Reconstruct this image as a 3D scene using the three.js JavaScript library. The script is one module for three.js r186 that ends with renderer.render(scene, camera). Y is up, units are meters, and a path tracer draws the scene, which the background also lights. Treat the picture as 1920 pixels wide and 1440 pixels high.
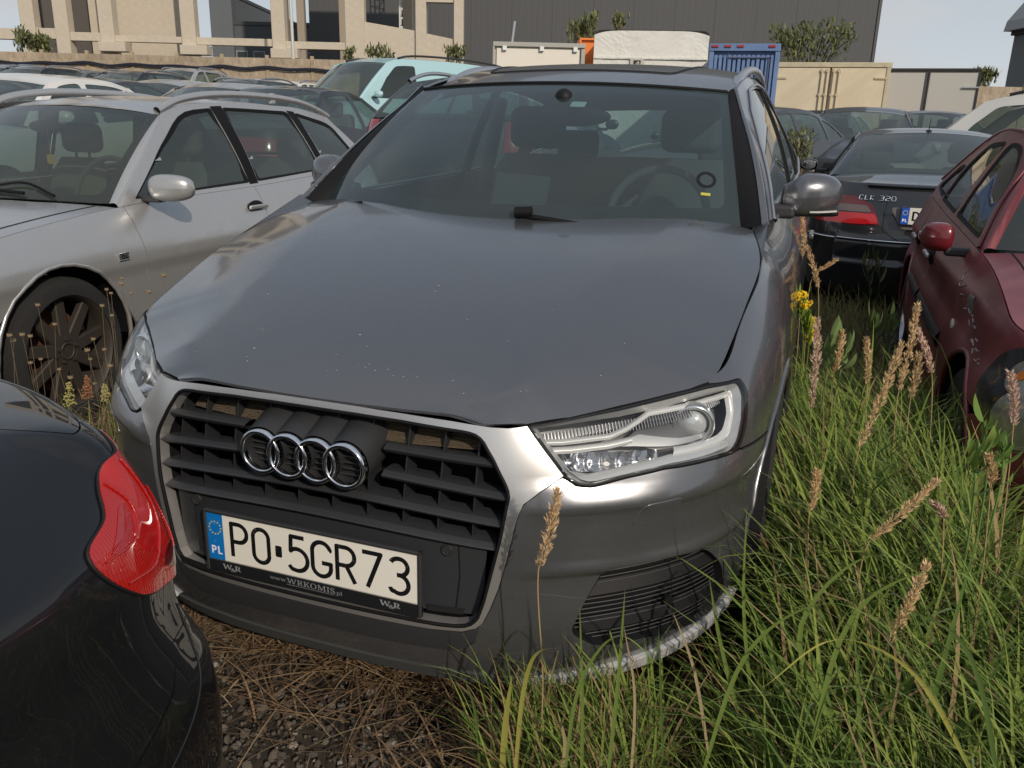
import * as THREE from 'three';
import { mergeGeometries, mergeVertices } from 'three/addons/utils/BufferGeometryUtils.js';
import { RoundedBoxGeometry } from 'three/addons/geometries/RoundedBoxGeometry.js';
import { ImprovedNoise } from 'three/addons/math/ImprovedNoise.js';

// ---------------------------------------------------------------- camera, sky, sun, exposure
const scene = new THREE.Scene();
const camera = new THREE.PerspectiveCamera(49.381, 4 / 3, 0.05, 1500);
const RAD = Math.PI / 180;
const camPos = new THREE.Vector3(0.93625, 1.32848, 1.36463);
{
  const yaw = -19.5403 * RAD, pitch = 17.1001 * RAD, roll = 1.4332 * RAD;
  const F = new THREE.Vector3(Math.sin(yaw) * Math.cos(pitch), -Math.sin(pitch), -Math.cos(yaw) * Math.cos(pitch));
  const R = new THREE.Vector3().crossVectors(F, new THREE.Vector3(0, 1, 0)).normalize(), U = new THREE.Vector3().crossVectors(R, F);
  camera.position.copy(camPos);
  camera.up.copy(U).multiplyScalar(Math.cos(roll)).addScaledVector(R, -Math.sin(roll));
  camera.lookAt(camPos.clone().add(F));
  camera.updateMatrixWorld();
}
const renderer = new THREE.WebGLRenderer({ antialias: true });
renderer.setSize(1024, 768);
renderer.toneMapping = THREE.LinearToneMapping;
renderer.toneMappingExposure = 0.74;
renderer.shadowMap.enabled = true;

const SUN = new THREE.Vector3(0.68, 0.55, 0.52).normalize();
const sun = new THREE.DirectionalLight(new THREE.Color().setRGB(1, 0.88, 0.74), 3.9);
sun.position.copy(SUN).multiplyScalar(60); sun.target.position.set(0, 0, -8);
sun.castShadow = true; sun.shadow.mapSize.set(4096, 4096); sun.shadow.radius = 1.5; sun.shadow.bias = -0.0005;
Object.assign(sun.shadow.camera, { left: -40, right: 40, top: 30, bottom: -30, near: 1, far: 160 });
scene.add(sun, sun.target);
{
  const W = 1024, H = 512, d = new Float32Array(W * H * 4), nz = new ImprovedNoise(), v = new THREE.Vector3();
  const fbm = (x, y, z) => { let s = 0, a = 0.5; for (let i = 0; i < 5; i++) { s += a * nz.noise(x, y, z); x *= 2.03; y *= 2.03; z *= 2.03; a *= 0.5; } return s; };
  const ss = (a, b, x) => { x = Math.min(1, Math.max(0, (x - a) / (b - a))); return x * x * (3 - 2 * x); };
  for (let j = 0; j < H; j++) for (let i = 0; i < W; i++) {
    const th = (j + 0.5) / H * Math.PI - Math.PI / 2, ph = ((i + 0.5) / W - 0.5) * 2 * Math.PI;
    v.set(Math.cos(th) * Math.cos(ph), Math.sin(th), Math.cos(th) * Math.sin(ph));
    const e = Math.max(v.y, 0), c = Math.max(0, v.dot(SUN)), k = (j * W + i) * 4;
    const t = Math.pow(1 - e, 3.2);
    let r = 0.38 + 0.50 * t, g = 0.46 + 0.49 * t, b = 0.58 + 0.42 * t;
    const px = v.x / (e + 0.22), pz = v.z / (e + 0.22);
    const cl = ss(0.02, 0.34, fbm(px * 0.9 + 3.1, 0.7, pz * 1.3 + 1.7) + 0.06) * 0.62, l = 0.78 + 0.1 * fbm(px * 2, 4, pz * 2);
    r += (l * 1.02 - r) * cl; g += (l * 1.01 - g) * cl; b += (l - b) * cl;
    const glow = 0.55 * Math.pow(c, 8) + 1.6 * Math.pow(c, 60);
    r += glow; g += glow * 0.94; b += glow * 0.82;
    const below = v.y < 0 ? Math.exp(v.y * 6) * 0.6 + 0.25 : 1;
    d[k] = r * below; d[k + 1] = g * below; d[k + 2] = b * below; d[k + 3] = 1;
  }
  const sky = new THREE.DataTexture(d, W, H, THREE.RGBAFormat, THREE.FloatType);
  sky.mapping = THREE.EquirectangularReflectionMapping; sky.magFilter = THREE.LinearFilter; sky.needsUpdate = true;
  scene.background = sky; scene.environment = sky;
}
// ---------------------------------------------------------------- helpers
const V = (x, y, z) => new THREE.Vector3(x, y, z);
function rng(seed) { let s = seed | 0; return () => { s = (s + 0x6d2b79f5) | 0; let t = Math.imul(s ^ (s >>> 15), 1 | s); t = (t + Math.imul(t ^ (t >>> 7), 61 | t)) ^ t; return ((t ^ (t >>> 14)) >>> 0) / 4294967296; }; }
const clamp = (x, a = 0, b = 1) => Math.min(b, Math.max(a, x)), lerp = (a, b, t) => a + (b - a) * t;
const sstep = (a, b, x) => { x = clamp((x - a) / (b - a)); return x * x * (3 - 2 * x); };
const bump = (c, w, x) => Math.exp(-((x - c) / w) * ((x - c) / w));
const used = {};
function numbered(n) { used[n] = (used[n] || 0) + 1; return used[n] === 1 ? n : `${n}_${String(used[n] - 1).padStart(3, '0')}`; }
function tag(o, label, category, group, kind) {
  if (label) o.userData.label = label; if (category) o.userData.category = category;
  if (group) o.userData.group = group; if (kind) o.userData.kind = kind; return o;
}
function thing(name, label, category, pos = [0, 0, 0], turn = 0, group) {
  const o = new THREE.Group(); o.name = numbered(name); o.position.set(...pos); o.rotation.y = turn; scene.add(o);
  return tag(o, label, category, group);
}
function part(parent, name, geo, mat, label) {
  const g = Array.isArray(geo) ? merge(geo) : geo, m = new THREE.Mesh(g, mat);
  m.name = name; m.castShadow = m.receiveShadow = true; parent.add(m); if (label) m.userData.label = label; return m;
}
function solo(name, geo, mat, label, category, group, kind) { const m = part(scene, numbered(name), geo, mat); return tag(m, label, category, group, kind); }
function sub(parent, name, x = 0, y = 0, z = 0) { const g = new THREE.Group(); g.name = name; g.position.set(x, y, z); parent.add(g); return g; }
function merge(list) {
  const gs = list.filter(Boolean).map((g) => { let h = g.index ? g.toNonIndexed() : g.clone(); for (const k of Object.keys(h.attributes)) if (!['position', 'normal', 'uv'].includes(k)) h.deleteAttribute(k); if (!h.attributes.uv) h.setAttribute('uv', new THREE.BufferAttribute(new Float32Array(h.attributes.position.count * 2), 2)); h.morphAttributes = {}; return h; });
  return gs.length === 1 ? gs[0] : mergeGeometries(gs);
}
const xf = (g, x = 0, y = 0, z = 0, rx = 0, ry = 0, rz = 0) => { g.applyMatrix4(new THREE.Matrix4().compose(V(x, y, z), new THREE.Quaternion().setFromEuler(new THREE.Euler(rx, ry, rz)), V(1, 1, 1))); return g; };
const mirror = (g) => {   // across x = 0, winding kept outward
  const h = g.index ? g.toNonIndexed() : g.clone(), p = h.attributes.position, n = h.attributes.normal, u = h.attributes.uv;
  for (let i = 0; i < p.count; i++) { p.setX(i, -p.getX(i)); n.setX(i, -n.getX(i)); }
  for (const a of [p, n, u]) if (a) for (let i = 0; i < p.count; i += 3) for (let k = 0; k < a.itemSize; k++) { const t = a.array[(i + 1) * a.itemSize + k]; a.array[(i + 1) * a.itemSize + k] = a.array[(i + 2) * a.itemSize + k]; a.array[(i + 2) * a.itemSize + k] = t; }
  return h;
};
const boxUV = (g, s = 1) => { const p = g.attributes.position, n = g.attributes.normal, uv = new Float32Array(p.count * 2); for (let i = 0; i < p.count; i++) { const ax = Math.abs(n.getX(i)), ay = Math.abs(n.getY(i)), az = Math.abs(n.getZ(i)); const [a, b] = ay > ax && ay > az ? [p.getX(i), p.getZ(i)] : ax > az ? [p.getZ(i), p.getY(i)] : [p.getX(i), p.getY(i)]; uv[2 * i] = a * s; uv[2 * i + 1] = b * s; } g.setAttribute('uv', new THREE.BufferAttribute(uv, 2)); return g; };
function box(w, h, d, x = 0, y = 0, z = 0, r = 0, rot) {
  const g = r ? new RoundedBoxGeometry(w, h, d, 2, Math.min(r, w / 2.01, h / 2.01, d / 2.01)) : new THREE.BoxGeometry(w, h, d);
  if (rot) xf(g, 0, 0, 0, ...rot); g.translate(x, y, z); return boxUV(g);
}
const cyl = (r0, r1, h, n = 16, open = false) => new THREE.CylinderGeometry(r0, r1, h, n, 1, open);
// one-dimensional smooth interpolation through [x, y] pairs without overshoot
function pchip(pts) {
  const n = pts.length, x = pts.map((p) => p[0]), y = pts.map((p) => p[1]), h = [], s = [], m = [];
  for (let i = 0; i < n - 1; i++) { h[i] = x[i + 1] - x[i]; s[i] = (y[i + 1] - y[i]) / h[i]; }
  for (let i = 0; i < n; i++) m[i] = i === 0 ? s[0] : i === n - 1 ? s[n - 2] : s[i - 1] * s[i] <= 0 ? 0 : 2 * s[i - 1] * s[i] / (s[i - 1] + s[i]);
  return (t) => {
    if (t <= x[0]) return y[0]; if (t >= x[n - 1]) return y[n - 1];
    let i = 0; while (t > x[i + 1]) i++;
    const u = (t - x[i]) / h[i], u2 = u * u, u3 = u2 * u;
    return y[i] * (2 * u3 - 3 * u2 + 1) + m[i] * h[i] * (u3 - 2 * u2 + u) + y[i + 1] * (3 * u2 - 2 * u3) + m[i + 1] * h[i] * (u3 - u2);
  };
}
const curve3 = (pts, closed = false, type = 'centripetal') => new THREE.CatmullRomCurve3(pts.map((p) => (p.isVector3 ? p : V(...p))), closed, type);
function tube(pts, r, seg = 24, rad = 6, closed = false) { return new THREE.TubeGeometry(Array.isArray(pts) ? curve3(pts, closed) : pts, seg, r, rad, closed); }
// polygon helpers in a parameter plane, points are [u, v]
function fillet(poly, r, n = 4) {
  const out = [], N = poly.length;
  for (let i = 0; i < N; i++) {
    const a = poly[(i + N - 1) % N], b = poly[i], c = poly[(i + 1) % N], rr = b[2] ?? r;
    const la = Math.hypot(a[0] - b[0], a[1] - b[1]), lc = Math.hypot(c[0] - b[0], c[1] - b[1]), q = Math.min(rr, la * 0.45, lc * 0.45);
    if (q < 1e-4) { out.push([b[0], b[1]]); continue; }
    const p = [b[0] + (a[0] - b[0]) / la * q, b[1] + (a[1] - b[1]) / la * q], e = [b[0] + (c[0] - b[0]) / lc * q, b[1] + (c[1] - b[1]) / lc * q];
    for (let k = 0; k <= n; k++) { const t = k / n, s = 1 - t; out.push([s * s * p[0] + 2 * s * t * b[0] + t * t * e[0], s * s * p[1] + 2 * s * t * b[1] + t * t * e[1]]); }
  }
  return out;
}
function dense(poly, step, closed = true) {
  const out = [], N = poly.length;
  for (let i = 0; i < (closed ? N : N - 1); i++) { const a = poly[i], b = poly[(i + 1) % N], n = Math.max(1, Math.ceil(Math.hypot(b[0] - a[0], b[1] - a[1]) / step)); for (let k = 0; k < n; k++) out.push([lerp(a[0], b[0], k / n), lerp(a[1], b[1], k / n)]); }
  if (!closed) out.push(poly[N - 1].slice(0, 2));
  return out;
}
const smooth2 = (pts, n = 40, closed = false) => curve3(pts.map((p) => V(p[0], p[1], 0)), closed).getPoints(n).slice(0, closed ? -1 : undefined).map((p) => [p.x, p.y]);
const area2 = (p) => { let s = 0; for (let i = 0; i < p.length; i++) { const a = p[i], b = p[(i + 1) % p.length]; s += a[0] * b[1] - b[0] * a[1]; } return s / 2; };
function clipCell(poly, x0, y0, x1, y1) {
  for (const [ax, lim, sg] of [[0, x0, 1], [0, x1, -1], [1, y0, 1], [1, y1, -1]]) {
    const out = [], N = poly.length;
    for (let i = 0; i < N; i++) {
      const a = poly[i], b = poly[(i + 1) % N], da = (a[ax] - lim) * sg, db = (b[ax] - lim) * sg;
      if (da >= 0) out.push(a);
      if ((da > 0 && db < 0) || (da < 0 && db > 0)) { const t = da / (da - db); out.push([a[0] + (b[0] - a[0]) * t, a[1] + (b[1] - a[1]) * t]); }
    }
    poly = out; if (poly.length < 3) return [];
  }
  return poly;
}
function nrm(S, u, v, flip = 1, e = 1e-3) { const a = S(u + e, v).sub(S(u - e, v)), b = S(u, v + e).sub(S(u, v - e)); return a.cross(b).normalize().multiplyScalar(flip); }
// a panel: the piece of surface S(u, v) inside a polygon, its rim folded inward by o.flange
function patch(S, poly, du, dv, o = {}) {
  const { off = 0, flange = 0, flip = 1, e = 1e-3, back = 0 } = o, P = [], N = [], UV = [];
  if (area2(poly) < 0) poly = poly.slice().reverse();
  let a = Infinity, b = -Infinity, c = Infinity, d = -Infinity;
  for (const [x, y] of poly) { a = Math.min(a, x); b = Math.max(b, x); c = Math.min(c, y); d = Math.max(d, y); }
  const nu = Math.max(1, Math.ceil((b - a) / du)), nv = Math.max(1, Math.ceil((d - c) / dv));
  const cache = new Map();
  const at = ([u, v]) => { const k = u.toFixed(6) + ',' + v.toFixed(6); let r = cache.get(k); if (!r) { const n = nrm(S, u, v, flip, e); r = [S(u, v).addScaledVector(n, off), n]; cache.set(k, r); } return r; };
  const put = (q, n, uv) => { P.push(q.x, q.y, q.z); N.push(n.x, n.y, n.z); UV.push(uv[0], uv[1]); };
  for (let i = 0; i < nu; i++) {
    const u0 = a + (b - a) * i / nu, u1 = a + (b - a) * (i + 1) / nu;
    const strip = clipCell(poly, u0, c - 1, u1, d + 1); if (strip.length < 3) continue;
    for (let j = 0; j < nv; j++) {
      const q = clipCell(strip, u0, c + (d - c) * j / nv, u1, c + (d - c) * (j + 1) / nv);
      if (q.length < 3 || Math.abs(area2(q)) < 1e-10) continue;
      const tri = q.length === 3 ? [[0, 1, 2]] : q.length === 4 ? [[0, 1, 2], [0, 2, 3]] : THREE.ShapeUtils.triangulateShape(q.map((p) => new THREE.Vector2(p[0], p[1])), []);
      for (const t of tri) for (const k of flip > 0 ? t : [t[0], t[2], t[1]]) { const r = at(q[k]); put(r[0], r[1], q[k]); }
    }
  }
  if (flange) {
    const ring = dense(poly, Math.min(du, dv) * 1.5), M = ring.length;
    for (let i = 0; i < M; i++) {
      const p = ring[i], q = ring[(i + 1) % M], [A, nA] = at(p), [B, nB] = at(q), C = A.clone().addScaledVector(nA, -flange), D = B.clone().addScaledVector(nB, -flange);
      const n = B.clone().sub(A).cross(nA).normalize().multiplyScalar(flip);
      for (const [x, w] of flip > 0 ? [[A, p], [C, p], [B, q], [B, q], [C, p], [D, q]] : [[A, p], [B, q], [C, p], [B, q], [D, q], [C, p]]) put(x, n, w);
    }
  }
  const g = new THREE.BufferGeometry();
  g.setAttribute('position', new THREE.Float32BufferAttribute(P, 3)); g.setAttribute('normal', new THREE.Float32BufferAttribute(N, 3)); g.setAttribute('uv', new THREE.Float32BufferAttribute(UV, 2));
  return g;
}
// a line drawn on a surface: a thin tube, standing out by off
function seam(S, line, r, o = {}) {
  const { off = 0, flip = 1, step = 0.03, rad = 5, closed = false, e = 1e-3 } = o, pts = dense(line, step, closed).map(([u, v]) => S(u, v).addScaledVector(nrm(S, u, v, flip, e), off));
  return new THREE.TubeGeometry(new THREE.CatmullRomCurve3(pts, closed, 'centripetal'), pts.length * 2, r, rad, closed);
}
function resam(line, n) { const L = [0]; for (let i = 1; i < line.length; i++) L.push(L[i - 1] + Math.hypot(line[i][0] - line[i - 1][0], line[i][1] - line[i - 1][1])); const out = []; let j = 0; for (let k = 0; k < n; k++) { const d = L[L.length - 1] * k / (n - 1); while (j < line.length - 2 && L[j + 1] < d) j++; const t = clamp((d - L[j]) / (L[j + 1] - L[j] || 1)); out.push([lerp(line[j][0], line[j + 1][0], t), lerp(line[j][1], line[j + 1][1], t)]); } return out; }
// a frame between two loops on a surface (same number of points), with depth
function ribbon(S, A, B, o = {}) {
  const { offA = 0, offB = 0, flip = 1, closed = true, e = 1e-3, mid = 1, crown = 0 } = o;
  if (A.length !== B.length) { const k = Math.max(A.length, B.length, 24); A = resam(A, k); B = resam(B, k); }
  const n = A.length, P = [], idx = [], UV = [];
  const rows = mid + 1;
  for (let k = 0; k <= mid; k++) for (let i = 0; i < n; i++) { const t = k / mid, u = lerp(A[i][0], B[i][0], t), v = lerp(A[i][1], B[i][1], t), q = S(u, v).addScaledVector(nrm(S, u, v, flip, e), lerp(offA, offB, t) + crown * 4 * t * (1 - t)); P.push(q.x, q.y, q.z); UV.push(u, v); }
  for (let k = 0; k < rows - 1; k++) for (let i = 0; i < (closed ? n : n - 1); i++) { const a = k * n + i, b = k * n + (i + 1) % n, c = a + n, d = b + n; idx.push(a, b, c, b, d, c); }
  const g = new THREE.BufferGeometry(); g.setAttribute('position', new THREE.Float32BufferAttribute(P, 3)); g.setAttribute('uv', new THREE.Float32BufferAttribute(UV, 2)); g.setIndex(idx); g.computeVertexNormals(); return g;
}
function gridGeo(f, nu, nv, flip = false) {   // f(u, v) with u, v in 0..1
  const P = [], UV = [], idx = [];
  for (let j = 0; j <= nv; j++) for (let i = 0; i <= nu; i++) { const p = f(i / nu, j / nv); P.push(p.x, p.y, p.z); UV.push(i / nu, j / nv); }
  for (let j = 0; j < nv; j++) for (let i = 0; i < nu; i++) { const a = j * (nu + 1) + i, b = a + 1, c = a + nu + 1, d = c + 1; flip ? idx.push(a, c, b, b, c, d) : idx.push(a, b, c, b, d, c); }
  const g = new THREE.BufferGeometry(); g.setAttribute('position', new THREE.Float32BufferAttribute(P, 3)); g.setAttribute('uv', new THREE.Float32BufferAttribute(UV, 2)); g.setIndex(idx); g.computeVertexNormals(); return g;
}
// textures -------------------------------------------------------
function noiseTex(size, fn, srgb = false, repeat) {
  const d = new Uint8Array(size * size * 4);
  for (let j = 0; j < size; j++) for (let i = 0; i < size; i++) { const c = fn(i / size, j / size), k = (j * size + i) * 4; d[k] = clamp(c[0]) * 255; d[k + 1] = clamp(c[1]) * 255; d[k + 2] = clamp(c[2]) * 255; d[k + 3] = 255; }
  const t = new THREE.DataTexture(d, size, size); t.wrapS = t.wrapT = THREE.RepeatWrapping; t.magFilter = THREE.LinearFilter; t.minFilter = THREE.LinearMipmapLinearFilter; t.generateMipmaps = true;
  if (srgb) t.colorSpace = THREE.SRGBColorSpace; if (repeat) t.repeat.set(repeat, repeat); t.needsUpdate = true; return t;
}
const again = (t, r, r2 = r) => { const c = t.clone(); c.repeat.set(r, r2); c.needsUpdate = true; return c; };
const PN = new ImprovedNoise();
function tnoise(x, y, f, z = 0) { // tiles over 0..1, about -1..1
  const a = x * 2 * Math.PI, b = y * 2 * Math.PI, q = f / 6.283;
  return PN.noise(Math.cos(a) * q + 7.3 + z, Math.sin(a) * q + Math.cos(b) * q * 1.3 + 3.1, Math.sin(b) * q + 1.7 * z + 5.9) * 1.6;
}
const tfbm = (x, y, f, o = 4, z = 0) => { let s = 0, a = 0.55; for (let i = 0; i < o; i++) { s += a * tnoise(x, y, f, z + i * 3.7); f *= 2.1; a *= 0.55; } return s; };
const lin = (r, g, b) => new THREE.Color().setRGB(r, g, b);
const M = (r, g, b, rough = 0.6, o = {}) => new THREE.MeshStandardMaterial({ color: lin(r, g, b), roughness: rough, side: THREE.DoubleSide, ...o });
const MP = (r, g, b, rough = 0.6, o = {}) => new THREE.MeshPhysicalMaterial({ color: lin(r, g, b), roughness: rough, side: THREE.DoubleSide, ...o });
function canvasTex(w, h, draw) { const c = document.createElement('canvas'); c.width = w; c.height = h; draw(c.getContext('2d'), w, h); const t = new THREE.CanvasTexture(c); t.colorSpace = THREE.SRGBColorSpace; t.anisotropy = 8; return t; }
function cspl(x, y) {   // natural cubic spline
  const n = x.length, a = new Array(n).fill(0), c = new Array(n).fill(0), d = new Array(n).fill(0), m = new Array(n).fill(0);
  for (let i = 1; i < n - 1; i++) { const h0 = x[i] - x[i - 1], h1 = x[i + 1] - x[i], r = 6 * ((y[i + 1] - y[i]) / h1 - (y[i] - y[i - 1]) / h0), k = 2 * (h0 + h1) - h0 * (c[i - 1] || 0); c[i] = h1 / k; d[i] = (r - h0 * d[i - 1]) / k; }
  for (let i = n - 2; i > 0; i--) m[i] = d[i] - c[i] * m[i + 1];
  return (t) => {
    let i = 0; while (i < n - 2 && t > x[i + 1]) i++;
    const h = x[i + 1] - x[i], A = (x[i + 1] - t) / h, B = (t - x[i]) / h;
    if (t < x[0]) return y[0] + (t - x[0]) * ((y[1] - y[0]) / h - h * m[1] / 6);
    return A * y[i] + B * y[i + 1] + ((A * A * A - A) * m[i] + (B * B * B - B) * m[i + 1]) * h * h / 6;
  };
}
// ---------------------------------------------------------------- materials
const T = {
  dust: noiseTex(256, (x, y) => { const a = tfbm(x, y, 6, 5), b = tfbm(x, y, 34, 3, 9); const v = .5 + .22 * a + .10 * b; return [v, v, v]; }),
  grime: noiseTex(256, (x, y) => { const v = .5 + .55 * tfbm(x, y, 9, 5, 4); return [v, v, v]; }),
  fine: noiseTex(256, (x, y) => { const v = .5 + .45 * tnoise(x, y, 60) + .3 * tnoise(x, y, 130, 3); return [v, v, v]; }),
};
const dustRough = again(T.dust, 1.3);
const paintTex = (r, g, b, dr, dg, db, k, seed = 0) => noiseTex(256, (x, y) => { const a = clamp(.5 + .5 * tfbm(x, y, 7, 5, seed)), s = tnoise(x, y, 110, seed) > .92 ? .5 : 0, t = clamp(k * (.35 + .9 * a) + s * k * 2); return [lerp(r, dr, t), lerp(g, dg, t), lerp(b, db, t)]; }, true);
const hex = (r, g, b) => [r, g, b];
function paint(r, g, b, metal, rough, o = {}) { return MP(r, g, b, rough, { metalness: metal, clearcoat: o.coat ?? 1, clearcoatRoughness: o.cr ?? .05, ...o.x }); }
const mat = {
  grey: paint(.148, .151, .162, .68, .33, { coat: .7, cr: .08 }),
  frame: MP(.62, .61, .60, .30, { metalness: .8, clearcoat: .4, clearcoatRoughness: .2 }),
  black: MP(.010, .010, .011, .55, { specularIntensity: .45 }), plastic: MP(.030, .031, .033, .52), plasticDark: MP(.008, .008, .009, .65, { specularIntensity: .35 }), rubber: MP(.018, .018, .018, .8),
  tyre: MP(.022, .021, .020, .82, { bumpMap: again(T.fine, 6), bumpScale: .002 }), gap: MP(.004, .004, .005, .7),
  chrome: MP(.80, .80, .82, .08, { metalness: 1 }), satin: MP(.55, .55, .56, .3, { metalness: .9 }), silverPlastic: MP(.50, .50, .51, .55, { metalness: .2 }),
  glass: MP(.52, .63, .60, .02, { transmission: .93, ior: 1.5, thickness: 0 }),
  sideGlass: MP(.50, .60, .58, .02, { transmission: .95, ior: 1.5, thickness: 0 }),
  privacy: MP(.05, .055, .06, .03, { transmission: .9, ior: 1.5, thickness: 0 }),
  lens: MP(.96, .97, .97, .01, { transmission: 1, ior: 1.45, thickness: 0 }),
  white: MP(.72, .72, .70, .4), seat: MP(.085, .087, .09, .8), dash: MP(.055, .056, .058, .75), interior: MP(.15, .15, .15, .85), headliner: MP(.22, .21, .19, .9),
  red: MP(.30, .008, .010, .12, { clearcoat: 1, clearcoatRoughness: .03 }), redDark: MP(.10, .004, .006, .15, { clearcoat: 1 }), amber: MP(.55, .16, .02, .25),
  alloy: MP(.42, .42, .43, .32, { metalness: .8 }), dirtyAlloy: MP(.040, .033, .027, .62, { metalness: .25 }), rust: MP(.085, .032, .016, .85), rustDisc: MP(.20, .13, .09, .6, { metalness: .5 }),
};
{ // film of dust on the grey paint: roughness varies, colour barely
  mat.grey.roughnessMap = noiseTex(256, (x, y) => { const v = .78 + .25 * tfbm(x, y, 8, 5); return [v, v, v]; });
  mat.grey.clearcoatRoughnessMap = mat.grey.roughnessMap;
}
// dusty windscreen: mostly clear, partly a pale film
const dustyGlass = (r, g, b, film) => MP(r, g, b, .015, { transmission: 1 - film, ior: 1.5, thickness: 0 });
// ---------------------------------------------------------------- the yard: rising ground, fence, buildings
const FH = V(Math.sin(-19.5403 * RAD), 0, -Math.cos(-19.5403 * RAD)), RH = V(-FH.z, 0, FH.x);
const depthOf = (x, z) => (x - camPos.x) * FH.x + (z - camPos.z) * FH.z;
const rise = (D) => { const d = D - 6; return .021 * (d + Math.sqrt(d * d + 2)) * (D > 60 ? 60 / D : 1); };
const groundY = (x, z) => { const D = depthOf(x, z); return D < 2 ? rise(2) * 0 : Math.max(0, rise(D) - rise(2)); };
const yPx = (px, py, D) => { camera.aspect = 4 / 3; camera.updateProjectionMatrix(); const d = V(px / 960 - 1, 1 - py / 720, .5).unproject(camera).sub(camera.position); return camera.position.y + d.y / d.dot(FH) * D; };
const yardTurn = 19.5403 * RAD;
// a point of the yard: metres to the right of and in front of where the photographer stands
const yard = (r, D, y = 0) => V(camPos.x + FH.x * D + RH.x * r, y, camPos.z + FH.z * D + RH.z * r);
{
  const gt = noiseTex(512, (x, y) => { const a = tfbm(x, y, 5, 6), b = tfbm(x, y, 30, 4, 8), c = clamp(.5 + .6 * a), d = .5 + .5 * b; return [lerp(.15, .30, c) * (.7 + .5 * d), lerp(.135, .26, c) * (.7 + .5 * d), lerp(.115, .20, c) * (.7 + .5 * d)]; }, true);
  const gm = M(1, 1, 1, .96, { map: gt, bumpMap: T.grime, bumpScale: .03 });
  const nR = 150, nA = 180, P = [], UV = [], idx = [], c0 = V(.6, 0, .2);
  for (let i = 0; i <= nR; i++) for (let j = 0; j <= nA; j++) { const r = .05 * (Math.exp(i / nR * 9.75) - 1) , a = j / nA * 2 * Math.PI, x = c0.x + r * Math.cos(a), z = c0.z + r * Math.sin(a), y = groundY(x, z) + .012 * PN.noise(x * 3, 1, z * 3) + .02 * PN.noise(x * .8, 5, z * .8) - .012; P.push(x, y, z); UV.push(x / 1.6, z / 1.6); }
  for (let i = 0; i < nR; i++) for (let j = 0; j < nA; j++) { const a = i * (nA + 1) + j, b = a + nA + 1; idx.push(a, a + 1, b, a + 1, b + 1, b); }
  const g = new THREE.BufferGeometry(); g.setAttribute('position', new THREE.Float32BufferAttribute(P, 3)); g.setAttribute('uv', new THREE.Float32BufferAttribute(UV, 2)); g.setIndex(idx); g.computeVertexNormals();
  solo('ground', g, gm).userData.kind = 'structure';
}
const yardThing = (name, label, cat, r, D, y, turn = 0, group) => { const t = thing(name, label, cat, yard(r, D, y).toArray(), yardTurn + turn, group); return t; };
// --- concrete panel fence with a cable
{
  const ct = noiseTex(256, (x, y) => { const a = clamp(.5 + .5 * tfbm(x, y, 6, 5)), s = clamp(.5 + .7 * tfbm(x, y * .25, 14, 3, 6)); return [lerp(.62, .77, a) - .10 * s, lerp(.57, .71, a) - .10 * s, lerp(.50, .62, a) - .09 * s]; }, true);
  const mats = [0, 1, 2, 3].map((k) => M(.86 + .05 * k, .85 + .05 * k, .83 + .05 * k, .92, { map: again(ct, .5 + .07 * k, .45), bumpMap: T.grime, bumpScale: .01 })), postM = M(.9, .87, .8, .9, { map: again(ct, .8) });
  const fence = (name, label, r0, D, y0, n, w, rows, h) => {
    const t = yardThing(name, label, 'fence', r0, D, y0), r = rng(11), slab = [.98, 1, 1.01].map((k) => boxUV(new RoundedBoxGeometry(w - .13, h - .007, .05, 1, .008))), pg = box(.15, rows * h + .12, .14, 0, (rows * h + .12) / 2, 0, .02);
    for (let i = 0; i <= n; i++) { const p = part(t, 'fence_post', pg, postM); p.position.x = i * w; p.position.y = .02 * (r() - .5); }
    for (let i = 0; i < n; i++) for (let j = 0; j < rows; j++) { const p = part(t, 'fence_slab', slab[(i + j) % 3], mats[Math.floor(r() * 4)]); p.position.set((i + .5) * w, (j + .5) * h, .012 * (r() - .5)); }
    return t;
  };
  const t = fence('concrete_fence', 'long beige concrete slab fence behind the parked cars, black cable along its top', -27.5, 40, .78, 12, 2.02, 6, .54);
  const pts = []; for (let i = 0; i <= 12; i++) { pts.push(V(i * 2.02, 2.86 + .03 * Math.sin(i * 1.9), .12)); if (i < 12) pts.push(V((i + .5) * 2.02, 2.79 + .025 * Math.sin(i * 2.7), .13)); }
  part(t, 'draped_cable', [tube(pts, .040, 160, 6), tube(pts.map((p) => p.clone().add(V(.02, -.06, .03))), .03, 160, 6)], MP(.014, .015, .03, .6));
  fence('concrete_fence', 'short piece of concrete fence beyond the grey box body at the right', 17.3, 34, .35, 5, 2.02, 5, .58);
}
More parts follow.
